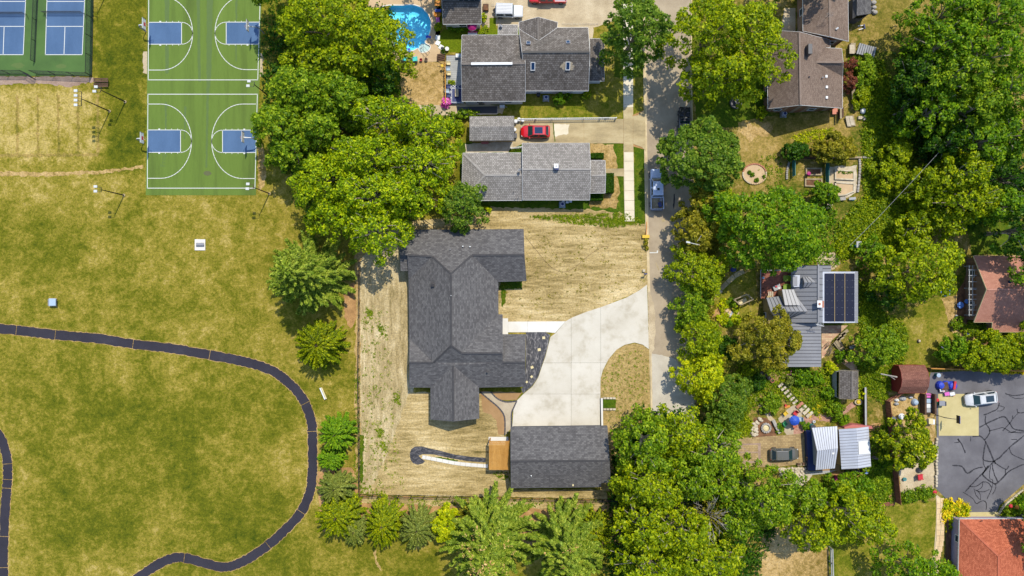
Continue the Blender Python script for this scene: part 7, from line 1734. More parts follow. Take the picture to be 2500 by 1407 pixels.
# deck of the weathered house
dk = thing('grey_deck', 'grey board deck along the left side of the weathered house', 'deck', P(1110, 200))
for k in range(23):
    y0 = 136 + k * 5.1; MB().prism([P(1090, y0, .5), P(1132, y0, .5), P(1132, y0 + 4.8, .5), P(1090, y0 + 4.8, .5)], .44, .5).build('board', M_['greydeck'], dk)
MB().prism([P(1090, 136), P(1132, 136), P(1132, 253), P(1090, 253)], .2, .43).build('frame', M_['darkwood'], dk)
MB().bar(P(1086.5, 152, 1.5), P(1088, 252, 1.5), .14, .06).build('handrail', M_['cedar'], dk)
for k in range(9): p = P(1086.5, 152).lerp(P(1088, 252), k / 8); MB().bar(p, p + Vector((0, 0, 1.47)), .09).build('post', M_['cedar'], dk)
for k in range(40): p = P(1086.5, 152, .95).lerp(P(1088, 252, .95), (k + .5) / 40); 
MB().bar(P(1087, 152, .6), P(1088, 252, .6), .05).build('rail', M_['cedar'], dk)
st_ = thing('deck_steps', 'dark steps with railing leading up from the pool to the grey deck', 'stairs', P(1078, 145))
for k in range(4): MB().bar(P(1067, 135 + k * 4.4, .45 - k * .11), P(1087, 131 + k * 4.4, .45 - k * .11), .27, .05).build('step', M_['darkwood'], st_)
for a, b in (((1067, 138), (1088, 143)), ((1069, 150), (1088, 149))): MB().bar(P(*a, .9), P(*b, 1.3), .07).build('handrail', M_['darkwood'], st_)
rg = thing('outdoor_rug', 'blue and white trellis patterned rug on the grey deck', 'rug', P(1110, 230))
MB().prism([P(1098, 208, .5), P(1128, 208, .5), P(1128, 252, .5), P(1100, 253, .5)], .503, .512).build('field', M_['navy'], rg)
for (a, b) in (((1099, 216), (1128, 216)), ((1100, 250), (1128, 250)), ((1103, 216), (1103, 250)), ((1098, 208), (1106, 216)), ((1106, 208), (1098, 216)), ((1106, 208), (1114, 216)), ((1114, 208), (1106, 216)), ((1114, 208), (1122, 216)), ((1122, 208), (1114, 216)), ((1099, 222), (1103, 227)), ((1103, 222), (1099, 228)), ((1099, 236), (1103, 241)), ((1103, 236), (1099, 242))):
    MB().bar(P(*a, .516), P(*b, .516), .07, .006).build('white_line', M_['white'], rg)
for i, (x, y, c, lab) in enumerate(((1096, 157, 'cream', 'tan chair near the upper end of the grey deck'), (1095, 171, 'paleblue', 'pale chair below the tan one on the grey deck'), (1097, 182, 'cream', 'tan chair beside the deck pot plant'), (1096, 214, 'navy', 'blue chair at the corner of the patterned rug'), (1093, 225, 'paleblue', 'pale little table chair between the blue ones'), (1096, 236, 'navy', 'blue chair nearest the pink flowering bush'))):
    chair(x, y, 0, c, lab, w=.55, group='chairs along the deck railing', z=.5)
put('coffee_table', 'long dark coffee table on the patterned rug', 'table', [('top', MB().box(P(1115, 227, .9), (.55, 1.2, .06)), 'stone'), ('leg', MB().box(P(1115, 227, .7), (.3, .9, .36)), 'navy')])
put('deck_sofa', 'white sofa at the upper end of the grey deck by the house wall', 'sofa', [('seat', MB().box(P(1121, 137, .85), (1.1, .6, .45)), 'white'), ('cushion', MB().box(P(1123, 136, 1.12), (.7, .4, .14)), 'paleblue')])
put('wire_lantern', 'yellow flowers in a basket hung by the deck railing', 'flower basket', [('basket', MB().lathe(P(1081, 166), [(.1, .9), (.26, 1.1), (.2, 1.15)], 10), 'yellow'), ('hook', MB().tube([P(1081, 166), P(1081, 166, 1.5), P(1083, 168, 1.6)], .02), 'black')])
put('ramp', 'grey gravel ramp with pipe handrails below the weathered house', 'ramp', [('surface', MB().prism([P(1115, 262), P(1214, 260), P(1214, 278), P(1118, 279)], .01, .09), 'darkgrey'), ('rail', MB().tube([P(1214, 257, .0), P(1214, 257, .9), P(1214, 278, .9), P(1214, 278, 0)], .03), 'grey'), ('rail', MB().tube([P(1118, 279, 0), P(1118, 279, .9), P(1214, 278.6, .9)], .03), 'grey')])
put('white_wall_unit', 'white box unit at the foot of the weathered house wall', 'utility box', [('box', MB().box(P(1226, 261, .3), (.8, .5, .5)), 'white'), ('pipe', MB().tube([P(1233, 261, .1), P(1238, 262, .1)], .05), 'grey')])
def ac(x, y, label):
    put('air_conditioner', label, 'air conditioner', [('case', MB().box(P(x, y, .4), (.78, .8, .8)), 'grey'), ('fan_ring', MB().lathe(P(x, y), [(.32, .80), (.32, .84), (.26, .84), (.26, .80)], 16), 'white'), ('fan', MB().lathe(P(x, y), [(.24, .8), (.05, .83)], 12), 'navy'), ('pad', MB().box(P(x, y, .03), (1.0, 1.0, .06)), 'paleblue')])
ac(1333, 241, 'white air conditioner in the shade below the weathered house'); ac(1372.5, 500, 'pale air conditioner in the shade below the grey bungalow'); ac(1912, 280, 'white air conditioner beside the brick wall of the brown house')
put('barrel', 'dark round barrel at the wall left of the white air conditioner', 'barrel', [('drum', MB().lathe(P(1314, 234), [(.3, 0), (.34, .4), (.3, .8), (.05, .82)], 14), 'black'), ('rim', MB().lathe(P(1314, 234), [(.31, .8), (.31, .84), (.26, .84)], 14), 'darkgrey')])
for i, (x, y) in enumerate(((1375, 494), (1385, 495), (1393, 493))): put('meter_box', 'small grey utility meter at the bungalow wall, ' + ('left', 'middle', 'right')[i] + ' one', 'meter', [('box', MB().box(P(x, y - 1, .5), (.4, .3, .5)), 'grey'), ('lid', MB().box(P(x, y - 1, .77), (.44, .34, .04)), 'white')], 'meters at the bungalow wall')
# white picket railing along the driveway
wf = thing('picket_fence', 'long white picket fence along the upper side of the red-car driveway', 'fence', P(1390, 290))
fence_run(wf, [P(1268, 294), P(1503, 291)], 1.0, 2.5, M_['white'], (.12, .95), .12, .08, picket=.33, pw=.07)
wf2 = thing('picket_fence', 'short white picket fence between the small garage yard and the grey bungalow', 'fence', P(1258, 363))
fence_run(wf2, [P(1246, 364), P(1274, 361)], .9, 1.0, M_['white'], (.12, .95), .1, .07, picket=.25, pw=.06)
for i, (x, y, lab) in enumerate(((1259, 299, 'left one'), (1267, 294.5, 'middle one'), (1276, 296, 'right one'), (1256.5, 319, 'lower one by the garage door'))):
    put('drum_can', 'white round bin beside the small grey garage, ' + lab, 'bin', [('can', MB().lathe(P(x, y), [(.24, 0), (.27, .72), (.05, .73)], 16), 'white'), ('lid', MB().lathe(P(x, y), [(.29, .72), (.29, .78), (.1, .84), (.02, .84)], 16), 'white')], 'white bins by the small garage')
put('dark_bin', 'dark bin at the lower corner of the small garage door', 'bin', [('can', MB().box(P(1258, 332, .4), (.5, .6, .8)), 'navy'), ('lid', MB().box(P(1258, 332, .83), (.55, .65, .06)), 'darkgrey')])
put('plank_bench', 'weathered board with red ends below the small grey garage', 'bench', [('board', MB().box(P(1184, 347, .4), (1.2, .65, .06)), 'fadedred'), ('leg', MB().box(P(1179, 347, .2), (.1, .5, .38)), 'redp'), ('leg', MB().box(P(1189, 347, .2), (.1, .5, .38)), 'redp')])
# stepping stones by the gravel drive
for i in range(13):
    x = 1374 + i * 7.0
    put('stepping_stone', ORD[i] + ' square brown stone from the left in the row along the gravel drive edge', 'stepping stone', [('slab', MB().box(P(x, 59 + random.uniform(-.6, .6), .035), (.36, .30, .05), rz=random.uniform(-.1, .1)), 'aggregate')], 'stepping stones along the gravel drive')
for i, (x, y) in enumerate(((1189, 31), (1190, 43), (1190, 54), (1191, 64), (1203, 13), (1202, 29), (1201, 39), (1214, 53), (1221, 53), (1228, 53))):
    put('stepping_stone', 'square grey stepping stone beside the boxy white car, ' + ('top of the left column', 'second in the left column', 'third in the left column', 'bottom of the left column', 'top of the right column', 'middle of the right column', 'bottom of the right column', 'left of the row under the car', 'middle of the row under the car', 'right of the row under the car')[i], 'stepping stone', [('slab', MB().box(P(x, y, .035), (.42, .4, .05), rz=.05), 'aggregate')], 'stepping stones beside the white car')
put('stone_planter', 'brown square tub at the upper end of the stepping stone path', 'planter', [('tub', MB().box(P(1186, 19, .3), (.9, 1.0, .6)), 'darkwood'), ('earth', MB().box(P(1186, 19, .61), (.7, .8, .03)), 'mulch')])
# road furniture
put('push_broom', 'orange-handled broom with yellow head lying by the road edge', 'broom', [('handle', MB().tube([P(1579, 542, .12), P(1577.5, 573, .3)], .06, 6), 'orange'), ('head', MB().box(P(1576.5, 578, .25), (1.15, .5, .4)), 'yellow'), ('bristle', MB().box(P(1576.5, 582, .1), (1.1, .25, .2)), 'darkwood')])
put('mailbox', 'dark mailbox on a post at the road edge in front of the yard', 'mailbox', [('post', MB().bar(P(1577, 669), P(1577, 669, 1.05), .1), 'wood'), ('box', MB().box(P(1576, 669, 1.15), (.55, .2, .24)), 'navy'), ('door', MB().box(P(1580, 669, 1.15), (.03, .19, .23)), 'grey')])
put('meter_pit', 'small pale box in the straw just above the mailbox', 'utility box', [('box', MB().box(P(1572, 661, .15), (.36, .42, .3)), 'cream'), ('lid', MB().box(P(1572, 661, .32), (.4, .46, .03)), 'stone')])
bush(1578, 598, 6, .5, 'l_olive', 'low weed clump at the road edge below the yellow broom', ry=11)
sl_ = thing('street_lamp', 'wooden street lamp pole with white lamp head among the roadside trees', 'street lamp', P(1707, 598))
MB().tube([P(1707, 598), P(1707, 598, 8.5)], [.16, .11], 8).build('pole', M_['wood'], sl_)
tp = P(1707, 598, 8.2); MB().tube([tp, tp + Vector((-.9, .15, .3)), tp + Vector((-1.5, .3, .3))], .04).build('arm', M_['white'], sl_); MB().box(tp + Vector((-1.75, .36, .3)), (.6, .26, .16), rz=-.2).build('lamp_head', M_['lamp'], sl_, bevel=.04)
MB().bar(tp + Vector((-.3, .5, .1)), tp + Vector((.3, 1.4, .1)), .05).build('crossarm', M_['grey'], sl_)
pl_ = thing('overhead_wire', 'thin pale overhead wire crossing the wood toward the bird table', 'wire', P(2190, 480))
MB().tube([P(2345, 325, 7), P(2290, 375, 6.4), P(2230, 440, 5.9), P(2150, 525, 5.6), P(2075, 600, 5.6)], .022, 5).build('cable', M_['grey'], pl_)
# ---- upper right yard
for i, (x, y, s_) in enumerate(((2131, 8, .8), (2132, 20, .7), (2134, 32, .75), (2129, 29, .5))):
    o = MB().lathe(P(x, y), [(.42 * s_, 0), (.56 * s_, .2), (.42 * s_, .45), (.12 * s_, .52)], 9, 1.1, .9).build('boulder', M_['greystone']); tag(o, 'pale boulder right of the dark shed, ' + ('highest one', 'second one down', 'lowest one', 'small one behind the lowest')[i], 'boulder', 'boulders by the dark shed')
put('broken_chair', 'white overturned chair frame on the dry grass below the dark shed', 'chair', [('rail', MB().bar(P(2094, 64, .3), P(2108, 62, .3), .1), 'white'), ('rail', MB().bar(P(2096, 73, .3), P(2107, 70, .3), .1), 'white'), ('back', MB().bar(P(2109, 60, .35), P(2111, 71, .35), .16, .3), 'navy'), ('leg', MB().bar(P(2095, 64, 0), P(2095, 64, .3), .06), 'white')])
cs_ = thing('corrugated_sheet', 'pale corrugated sheet roof lying tilted right of the brown house', 'sheet roof', P(2114, 122))
seam_roof(cs_, (2090, 131, .9), (2134, 140, .9), (2140, 116, 1.3), (2098, 105, 1.3), 8, M_['greydeck'], name='sheet_strip')
for a in ((2092, 130), (2132, 138), (2138, 117), (2099, 107)): MB().bar(P(*a), P(*a, .9), .08).build('post', M_['wood'], cs_)
put('cold_box', 'pale wooden lidded box beside the corrugated sheet', 'box', [('box', MB().box(P(2080, 119, .4), (.8, 1.6, .8)), 'wood'), ('lid', MB().box(P(2080, 115, .83), (.8, .75, .05)), 'stone'), ('lid', MB().box(P(2080, 126, .83), (.8, .7, .05)), 'stone')])
wl = thing('plank_pile', 'leaning weathered planks right of the brown house below the red bush', 'plank pile', P(2083, 242))
for k in range(4): MB().bar(P(2088 - k * 2.5, 214 + k * 3, 1.0), P(2080 + k * 1.2, 266, .3), .18, .06).build('plank', M_['wood'], wl)
o = MB().lathe(P(2105, 272), [(.4, 0), (.5, .25), (.36, .5), (.1, .58)], 10, .9, 1.05).build('boulder', M_['white']); tag(o, 'white egg-shaped boulder in the greenery right of the brown house', 'boulder')
put('stone_slab', 'pair of pale stone blocks below the white boulder', 'stone blocks', [('block', MB().box(P(2099, 288, .2), (.6, .5, .4)), 'stone'), ('block', MB().box(P(2109, 289, .15), (.45, .6, .3), rz=.6), 'stone')])
cf_ = thing('cold_bed', 'white twin-lidded cold frame below the brown house corner', 'cold frame', P(2071, 297))
for k in range(2): MB().add([P(2064 + k * 9, 285, .5), P(2072 + k * 9, 284, .5), P(2078 + k * 9, 309 - k * 3, .3), P(2069 + k * 9, 309 - k * 3, .3), P(2064 + k * 9, 285, .44), P(2072 + k * 9, 284, .44), P(2078 + k * 9, 309 - k * 3, .24), P(2069 + k * 9, 309 - k * 3, .24)], [(0, 1, 2, 3), (7, 6, 5, 4), (0, 4, 5, 1), (1, 5, 6, 2), (2, 6, 7, 3), (3, 7, 4, 0)]).build('lid', M_['stone'], cf_)
MB().prism([P(2063, 284), P(2082, 283), P(2088, 308), P(2069, 311)], 0, .22).build('box', M_['wood'], cf_)
put('porch_step', 'brick porch block below the corner of the brown roof', 'step', [('block', MB().box(P(2038, 272, .3), (.7, .9, .6)), 'brickred'), ('top', MB().box(P(2038, 272, .62), (.75, .95, .04)), 'terracotta')])
put('wood_gate', 'narrow brown gate post at the corner of the brown house', 'gate', [('board', MB().box(P(2053, 277, .7), (.25, 1.6, 1.4)), 'darkwood'), ('cap', MB().box(P(2053, 277, 1.43), (.3, 1.7, .05)), 'wood')])
put('fountain', 'round dark stone fountain under the trees left of the brown house', 'fountain', [('basin', MB().lathe(P(1795, 252), [(.95, 0), (1.0, .35), (.85, .38), (.8, .2), (.1, .2)], 18), 'darkgrey'), ('column', MB().lathe(P(1797, 250), [(.3, .2), (.2, .7), (.45, .85), (.1, .95)], 12), 'greystone')])
# circular bed with brick rim
cb_ = thing('round_bed', 'round sandy flower bed with brick and white stone rim', 'flower bed', P(1842, 425))
MB().prism([P(1842 + 27 * math.cos(a), 425 + 23 * math.sin(a)) for a in [6.283 * k / 28 for k in range(28)]], .0, .10).build('bed_sand', M_['sand'] if 0 else M_['deckconc'], cb_)
for k in range(30):
    a = 6.283 * k / 30; a2 = 6.283 * (k + .88) / 30
    MB().bar(P(1842 + 28.5 * math.cos(a), 425 + 24.5 * math.sin(a), .12), P(1842 + 28.5 * math.cos(a2), 425 + 24.5 * math.sin(a2), .12), .2, .24).build('brick', M_['brickred'] if 15 < k < 29 else M_['stone'] if 8 < k else M_['deckconc'], cb_)
for x, y in ((1838, 427), (1866, 431), (1848, 440), (1830, 421)): bush(x, y, 4, .4, 'l_deep', {1838: 'dark little plant in the middle of the round bed', 1866: 'little plant at the right side of the round bed', 1848: 'little plant low in the round bed', 1830: 'little plant at the left side of the round bed'}[x], leaf=.1, cs=.3, name='plant', cat='plant')
def raised(pts, label, m='stone', fill='deckconc', h=.32, w=.22):
    t = thing('raised_bed', label, 'raised bed', P(sum(p[0] for p in pts) / len(pts), sum(p[1] for p in pts) / len(pts)))
    for i in range(len(pts)):
        A, B = P(*pts[i], h / 2), P(*pts[(i + 1) % len(pts)], h / 2); d = (B - A).normalized() * (w / 2 + .005)
        MB().bar(A + d * (1 if i % 2 else -1), B - d * (1 if i % 2 else -1), w, h - (.004 if i % 2 else 0)).build('timber', M_[m], t)
    MB().prism([P(*p) for p in pts], .0, h * .6).build('soil', M_[fill], t)
    return t
raised([(2039, 416), (2084, 418), (2084, 439), (2039, 437)], 'pale timber raised bed with a green row, upper of the pair'); raised([(2039, 446), (2084, 449), (2084, 467), (2064, 476), (2040, 478)], 'pale timber raised bed with a cut corner, lower of the pair')
SC('bed_plants', [(2045, 418), (2080, 419), (2080, 426), (2045, 424)], 700, 'l_mid', .08, .5, .3, 30)
raised([(1966, 438), (2005, 438), (2006, 456), (1966, 454)], 'brown timber raised bed left of the green trellis posts', 'wood', 'mulch'); raised([(1968, 412), (2004, 412), (2004, 427), (1968, 427)], 'brown timber raised bed with the pinwheel', 'wood', 'mulch')
put('pinwheel', 'red flower pinwheel on a stick in the vegetable garden', 'pinwheel', [('flower', MB().lathe(P(1969, 426), [(.05, .8), (.34, .86), (.3, .95), (.1, .98)], 9), 'magenta'), ('stick', MB().tube([P(1969, 426), P(1969, 426, .9)], .025), 'navy')])
for a, b, lab, m in (((1926, 386), (2012, 386), 'dark timber wall along the top of the vegetable garden', 'darkwood'), ((2030, 386), (2104, 385), 'weathered timber wall right of the dark one', 'wood')):
    t = thing('timber_wall', lab, 'wall', P((a[0] + b[0]) / 2, a[1]))
    for k in range(5): MB().bar(P(*a, .22).lerp(P(*b, .22), k / 5), P(*a, .22).lerp(P(*b, .22), (k + .97) / 5), .26, .44).build('timber', M_[m], t)
for pts, lab in (([(2106, 384), (2130, 386), (2150, 391), (2166, 393)], 'row of pale stones right of the garden timber wall'), ([(1930, 388), (1925, 402), (1921, 420), (1921, 438)], 'curved stone wall at the left of the vegetable garden'), ([(2098, 388), (2099, 410), (2097, 440), (2094, 470)], 'stone row right of the raised beds')):
    t = thing('stone_row', lab, 'stone wall', P(*pts[1])); cc = catmull([Vector((*p, 0)) for p in pts], 4)
    for i in range(len(cc) - 1): MB().box(P((cc[i].x + cc[i + 1].x) / 2, (cc[i].y + cc[i + 1].y) / 2, .15), ((cc[i + 1] - cc[i]).length / 15 * .9, .34, .3), rz=-math.atan2((cc[i + 1] - cc[i]).y, (cc[i + 1] - cc[i]).x) + random.uniform(-.15, .15)).build('stone', M_['greystone'], t, bevel=.04)
for x, y0, y1, lab in ((1938, 392, 430, 'left one'), (2020, 388, 446, 'right one')): put('green_trellis', 'green garden trellis netting between posts, ' + lab, 'trellis', [('net', MB().box(P(x, (y0 + y1) / 2, .75), (.05, (y1 - y0) / 15, 1.2)), 'tealgreen'), ('post', MB().bar(P(x, y0), P(x, y0, 1.5), .08), 'tealgreen'), ('post', MB().bar(P(x, y1), P(x, y1, 1.5), .08), 'tealgreen')])
put('garden_bench', 'pale plank table with tools below the raised beds', 'table', [('top', MB().box(P(2052, 486, .5), (1.7, .5, .06), rz=.1), 'greystone'), ('leg', MB().box(P(2046, 487, .25), (.1, .4, .48)), 'wood'), ('pot', MB().lathe(P(2048, 484, .53), [(.12, 0), (.16, .22), (.05, .22)], 10), 'black')])
put('green_tray', 'pale green tray on blocks below the raised beds', 'tray', [('tray', MB().box(P(2081, 485, .4), (1.1, .4, .1), rz=.1), 'greydeck'), ('block', MB().box(P(2081, 487, .17), (.5, .35, .34)), 'tealgreen')])
put('garden_planks', 'pale board leaning by the garden path below the trellis', 'board', [('board', MB().bar(P(2012, 467, .1), P(2028, 454, .7), .2, .05), 'paleblue'), ('stake', MB().bar(P(2028, 454, 0), P(2028, 454, .7), .06), 'wood')])
put('path_post', 'white post on the path left of the lower raised bed', 'post', [('post', MB().box(P(2025, 480, .35), (.25, .9, .7)), 'white'), ('cap', MB().box(P(2025, 480, .72), (.3, .95, .05)), 'greydeck')])
sheet('garden_path', [(2024, 410), (2036, 410), (2036, 490), (2030, 512), (2016, 514), (2024, 480)], 3, M_['gravel'], jit=1.5)
sheet('garden_path', [(2028, 408), (2092, 404), (2092, 470), (2070, 482), (2030, 484)], 2, M_['stone'], jit=2)
put('bird_table', 'grey slatted bird table roof beside the egg-shaped bush', 'bird table', [('roof', MB().bar(P(2091, 597, 1.6), P(2103, 597, 1.6), 1.0, .08), 'greydeck'), ('post', MB().bar(P(2097, 597), P(2097, 597, 1.6), .1), 'wood'), ('tray', MB().box(P(2097, 597, 1.2), (.6, .7, .05)), 'wood')])
put('blue_globe', 'blue glass gazing ball beside the bird table', 'gazing ball', [('ball', MB().lathe(P(2086, 602), [(.05, .3), (.2, .4), (.24, .55), (.18, .7), (.04, .76)], 12), 'teal'), ('stand', MB().tube([P(2086, 602), P(2086, 602, .35)], .06), 'black')])
# ---- garden left of the metal-roofed house
put('rain_barrel', 'dark blue barrel beside the concrete garden walk', 'barrel', [('drum', MB().lathe(P(1788, 659), [(.32, 0), (.37, .45), (.32, .9), (.1, .92)], 14), 'bluetarp'), ('rim', MB().lathe(P(1788, 659), [(.34, .88), (.34, .94), (.28, .94)], 14), 'navy')])
gw = thing('garden_walk', 'slanting concrete garden walk with a rounded end below the lime tree', 'walk', P(1780, 690))
for a, b, w_ in (((1815, 662), (1793, 674), 12), ((1792, 675), (1776, 690), 12), ((1775, 691), (1760, 706), 11), ((1759, 707), (1747, 717), 16), ((1746, 718), (1735, 732), 15)):
    A, B = P(*a), P(*b); n_ = (B - A).normalized(); s_ = Vector((-n_.y, n_.x, 0)) * w_ / 30
    MB().prism([A + s_, B + s_ * .95, B - s_ * .95, A - s_], .0, .07).build('slab', M_['oldconc'] if a[0] > 1770 else M_['stone'], gw)
sw = thing('garden_swing', 'wooden frame swing seat with pale cushion beside the red deck', 'swing', P(1815, 735))
cn = [(1792, 732), (1808, 745), (1839, 731), (1823, 719)]
for a in cn: MB().bar(P(*a), P(*a, 2.0), .14).build('post', M_['wood'], sw)
for i in range(4): MB().bar(P(*cn[i], 2.0), P(*cn[(i + 1) % 4], 2.0), .16, .14).build('beam', M_['wood'], sw)
MB().bar(P(1829, 744), P(1829, 719, 2), .1).build('brace', M_['wood'], sw)
MB().bar(P(1802, 741, .55), P(1822, 731, .55), .6, .12).build('seat', M_['cream'], sw); MB().bar(P(1801, 737, .85), P(1820, 727, .85), .12, .5).build('backrest', M_['wood'], sw)
fr_ = thing('fire_ring', 'small blue-grey fire bowl ringed by round flat stones among hostas', 'fire pit', P(1784, 767))
MB().lathe(P(1784, 767), [(.4, 0), (.5, .12), (.3, .14), (.1, .08)], 14).build('bowl', M_['paleblue'], fr_)
for x, y in ((1781.5, 762), (1778.5, 768.5), (1790, 767), (1786, 772.5)): MB().lathe(P(x, y), [(.24, .02), (.24, .2), (.2, .22), (.02, .22)], 12).build('stone', M_['orange'] if 0 else M_['flag'], fr_)
for x, y in ((1762, 760), (1775, 758), (1762, 768), (1797, 776), (1800, 764)): MB().lathe(P(x, y), [(.3, .01), (.3, .06), (.02, .07)], 9).build('stone', M_['deckconc'], fr_)
for y, lab in ((680, 'upper'), (701, 'lower')): chair(1916, y, math.pi, 'lime', 'lime green cushioned chair on the red deck, %s one' % lab, w=.85, z=.86)
put('deck_table', 'cluttered low table with red and white items on the red deck', 'table', [('top', MB().box(P(1897, 702, 1.3), (1.2, .8, .05), rz=.4), 'greydeck'), ('leg', MB().box(P(1897, 702, 1.08), (.2, .2, .42)), 'darkwood'), ('box', MB().box(P(1895, 700, 1.4), (.3, .25, .16)), 'redp'), ('plate', MB().lathe(P(1902, 704, 1.33), [(.15, 0), (.16, .03), (.02, .03)], 10), 'white')])
pb_ = thing('deck_bench', 'pale slatted bench at the lower end of the red deck', 'bench', P(1882, 720))
for k in range(3): MB().bar(P(1877 + k * 4.6, 712, 1.3), P(1877 + k * 4.6, 727, 1.3), .2, .05).build('slat', M_['stone'], pb_)
MB().box(P(1882, 719, 1.05), (.7, .12, .4)).build('leg', M_['wood'], pb_)
put('blue_pot', 'bright blue planter against the light well on the red deck', 'planter', [('pot', MB().lathe(P(1928, 675, .86), [(.22, 0), (.3, .4), (.24, .42), (.1, .3)], 12), 'bluetarp'), ('plant', MB().lathe(P(1928, 675, 1.2), [(.05, 0), (.22, .1), (.1, .3)], 7), 'green')])
put('wall_lamp', 'white lamp on the wall left of the red deck', 'lamp', [('globe', MB().lathe(P(1854, 679), [(.1, 1.5), (.2, 1.6), (.2, 1.8), (.05, 1.9)], 10), 'paleblue'), ('bracket', MB().bar(P(1854, 679, 0), P(1854, 679, 1.5), .06), 'grey')])
# ---- steps and clutter by the brick patio
st_ = thing('timber_steps', 'weathered timber garden steps climbing beside the brick patio', 'stairs', P(2056, 842))
for k in range(8):
    a = Vector((2042 - 2 + k * 4.2, 845 - k * 2.2 + 8)); 
for k in range(7):
    A, B = P(2036 + k * 3.2, 840 + k * 4.0, .5 - k * .06), P(2050 + k * 2.2, 826 + k * 5.2, .5 - k * .06)
    MB().bar(A, B, .34, .08).build('step', M_['wood'], st_)
for k in range(3): MB().bar(P(2044 + k * 5, 830 - k * 6, .5), P(2060 + k * 5, 822 - k * 8, .5), .5, .08).build('landing', M_['wood'], st_)
MB().tube([P(2042, 828, 1.2), P(2056, 846, 1.1), P(2072, 862, .9)], .05).build('handrail', M_['darkwood'], st_)
for a, z in (((2042, 828), 1.2), ((2056, 846), 1.1), ((2072, 862), .9)): MB().bar(P(*a), P(*a, z), .08).build('post', M_['darkwood'], st_)
put('lawn_mower', 'red lawn mower parked at the foot of the timber steps', 'lawn mower', [('deck', MB().box(P(2079, 857.5, .25), (.75, .5, .3), rz=.2), 'redp'), ('engine', MB().box(P(2079, 857.5, .5), (.4, .3, .2), rz=.2), 'black'), ('handle', MB().tube([P(2074, 855, .3), P(2066, 853, .9), P(2067, 858, .9), P(2074, 860, .3)], .03), 'black'), ('wheel', MB().lathe(P(2074, 861), [(.05, .02), (.15, .04), (.15, .12), (.05, .14)], 10), 'tyre')])
put('grey_barrow', 'grey wheelbarrow upended beside the red lawn mower', 'wheelbarrow', [('tray', MB().box(P(2080, 848, .45), (.8, .5, .2), rz=.3), 'grey'), ('handle', MB().bar(P(2074, 850, .4), P(2066, 856, .3), .05), 'black'), ('wheel', MB().lathe(P(2086, 846), [(.04, .1), (.16, .12), (.16, .2), (.04, .22)], 10), 'tyre')])
wp = thing('branch_pile', 'pile of cut grey branches at the edge of the brick patio', 'branch pile', P(2025, 848))
for k in range(16):
    a = random.uniform(-.4, .5) + .9; p = P(2025 + random.uniform(-7, 7), 850 + random.uniform(-14, 14), random.uniform(.08, .4)); d = Vector((math.cos(a), math.sin(a), 0)) * random.uniform(.4, .9)
    MB().tube([p - d, p + d], [.05, .03], 5).build('branch', M_['bark'], wp)
ss = thing('stone_steps', 'flight of white stone steps going down through the flower garden', 'stairs', P(1930, 960))
for k in range(6):
    x, y = 1905 + k * 7.0, 941 + k * 8.2
    A, B = P(x - 4.5, y + 4, .6 - k * .1), P(x + 6, y - 4.5, .6 - k * .1); MB().bar(A, B, .36, .2).build('step', M_['stone'], ss)
for k in range(4):
    x, y = 1952 + k * 8, 990 + k * 7.5; MB().bar(P(x - 7, y + 6, .2), P(x + 8, y - 7, .2), .5, .14).build('step', M_['brickred'] if k == 0 else M_['stone'], ss)
MB().tube([P(1912, 936, 1.3), P(1930, 955, 1.1), P(1950, 980, .9)], .04).build('handrail', M_['black'], ss)
for a, z in (((1912, 936), 1.3), ((1930, 955), 1.1), ((1950, 980), .9)): MB().bar(P(*a), P(*a, z), .06).build('post', M_['black'], ss)
sheet('garden_soil', [(1880, 905), (1912, 905), (1915, 925), (1905, 945), (1890, 935), (1878, 915)], 3, M_['sand'], jit=1.5)
sheet('gravel_walk', [(1828, 960), (1838, 955), (1880, 1010), (1892, 1024), (1882, 1030), (1858, 1000)], 3, M_['gravel'], jit=1.5)
for i, (x, y) in enumerate(((1858, 911), (1867, 917), (1876, 923), (1884, 929))): put('clay_pot', 'dark clay pot in the row right of the neat rounded bush, ' + ('first from the top', 'second from the top', 'third from the top', 'last one')[i], 'pot', [('pot', MB().lathe(P(x, y), [(.22, 0), (.34, .4), (.28, .42), (.22, .2)], 12), 'terracotta' if i == 3 else 'darkwood'), ('earth', MB().lathe(P(x, y), [(.28, .3), (.05, .33)], 10), 'black')], 'clay pots beside the rounded bush')
put('garden_parasol', 'blue parasol over the small table on the garden patio', 'parasol', [('canopy', MB().lathe(P(1929, 1022), [(.85, 1.75), (.8, 1.85), (.4, 2.1), (.03, 2.22)], 8), 'blue'), ('pole', MB().tube([P(1929, 1022), P(1929, 1022, 2.35)], .03), 'white'), ('table_top', MB().lathe(P(1929, 1022), [(.5, .68), (.5, .72)], 14), 'white')])
for x, y, c, r_, lab in ((1915, 1009, 'yellow', -.9, 'yellow'), (1939, 1008, 'redp', -2.2, 'red'), (1949, 1022, 'paleblue', math.pi, 'pale blue'), (1914, 1033, 'green', .7, 'green'), (1936, 1036, 'terracotta', 1.9, 'terracotta coloured')): chair(x, y, r_, c, lab + ' chair around the blue garden parasol', w=.62, group='coloured chairs round the blue parasol')
put('orange_kneeler', 'orange garden tools and tray beside the red chair', 'tray', [('tray', MB().box(P(1922, 993, .12), (.9, .35, .15), rz=.2), 'orange'), ('tray', MB().box(P(1918, 990, .2), (.3, .3, .2)), 'redp')])
gb = thing('slab_bench', 'long grey stone slab bench by the garden fire ring', 'bench', P(1895, 1044))
MB().bar(P(1888, 1026, .4), P(1895, 1042, .4), .5, .1).build('slab', M_['greystone'], gb); MB().bar(P(1895.5, 1043, .4), P(1904, 1058, .4), .46, .1).build('slab', M_['greystone'], gb)
for a in ((1890, 1031), (1900, 1052)): MB().box(P(*a, .17), (.35, .3, .34)).build('block', M_['stone'], gb)
fr_ = thing('fire_ring', 'round stone fire ring with pale ash on the mulch circle', 'fire pit', P(1870, 1045))
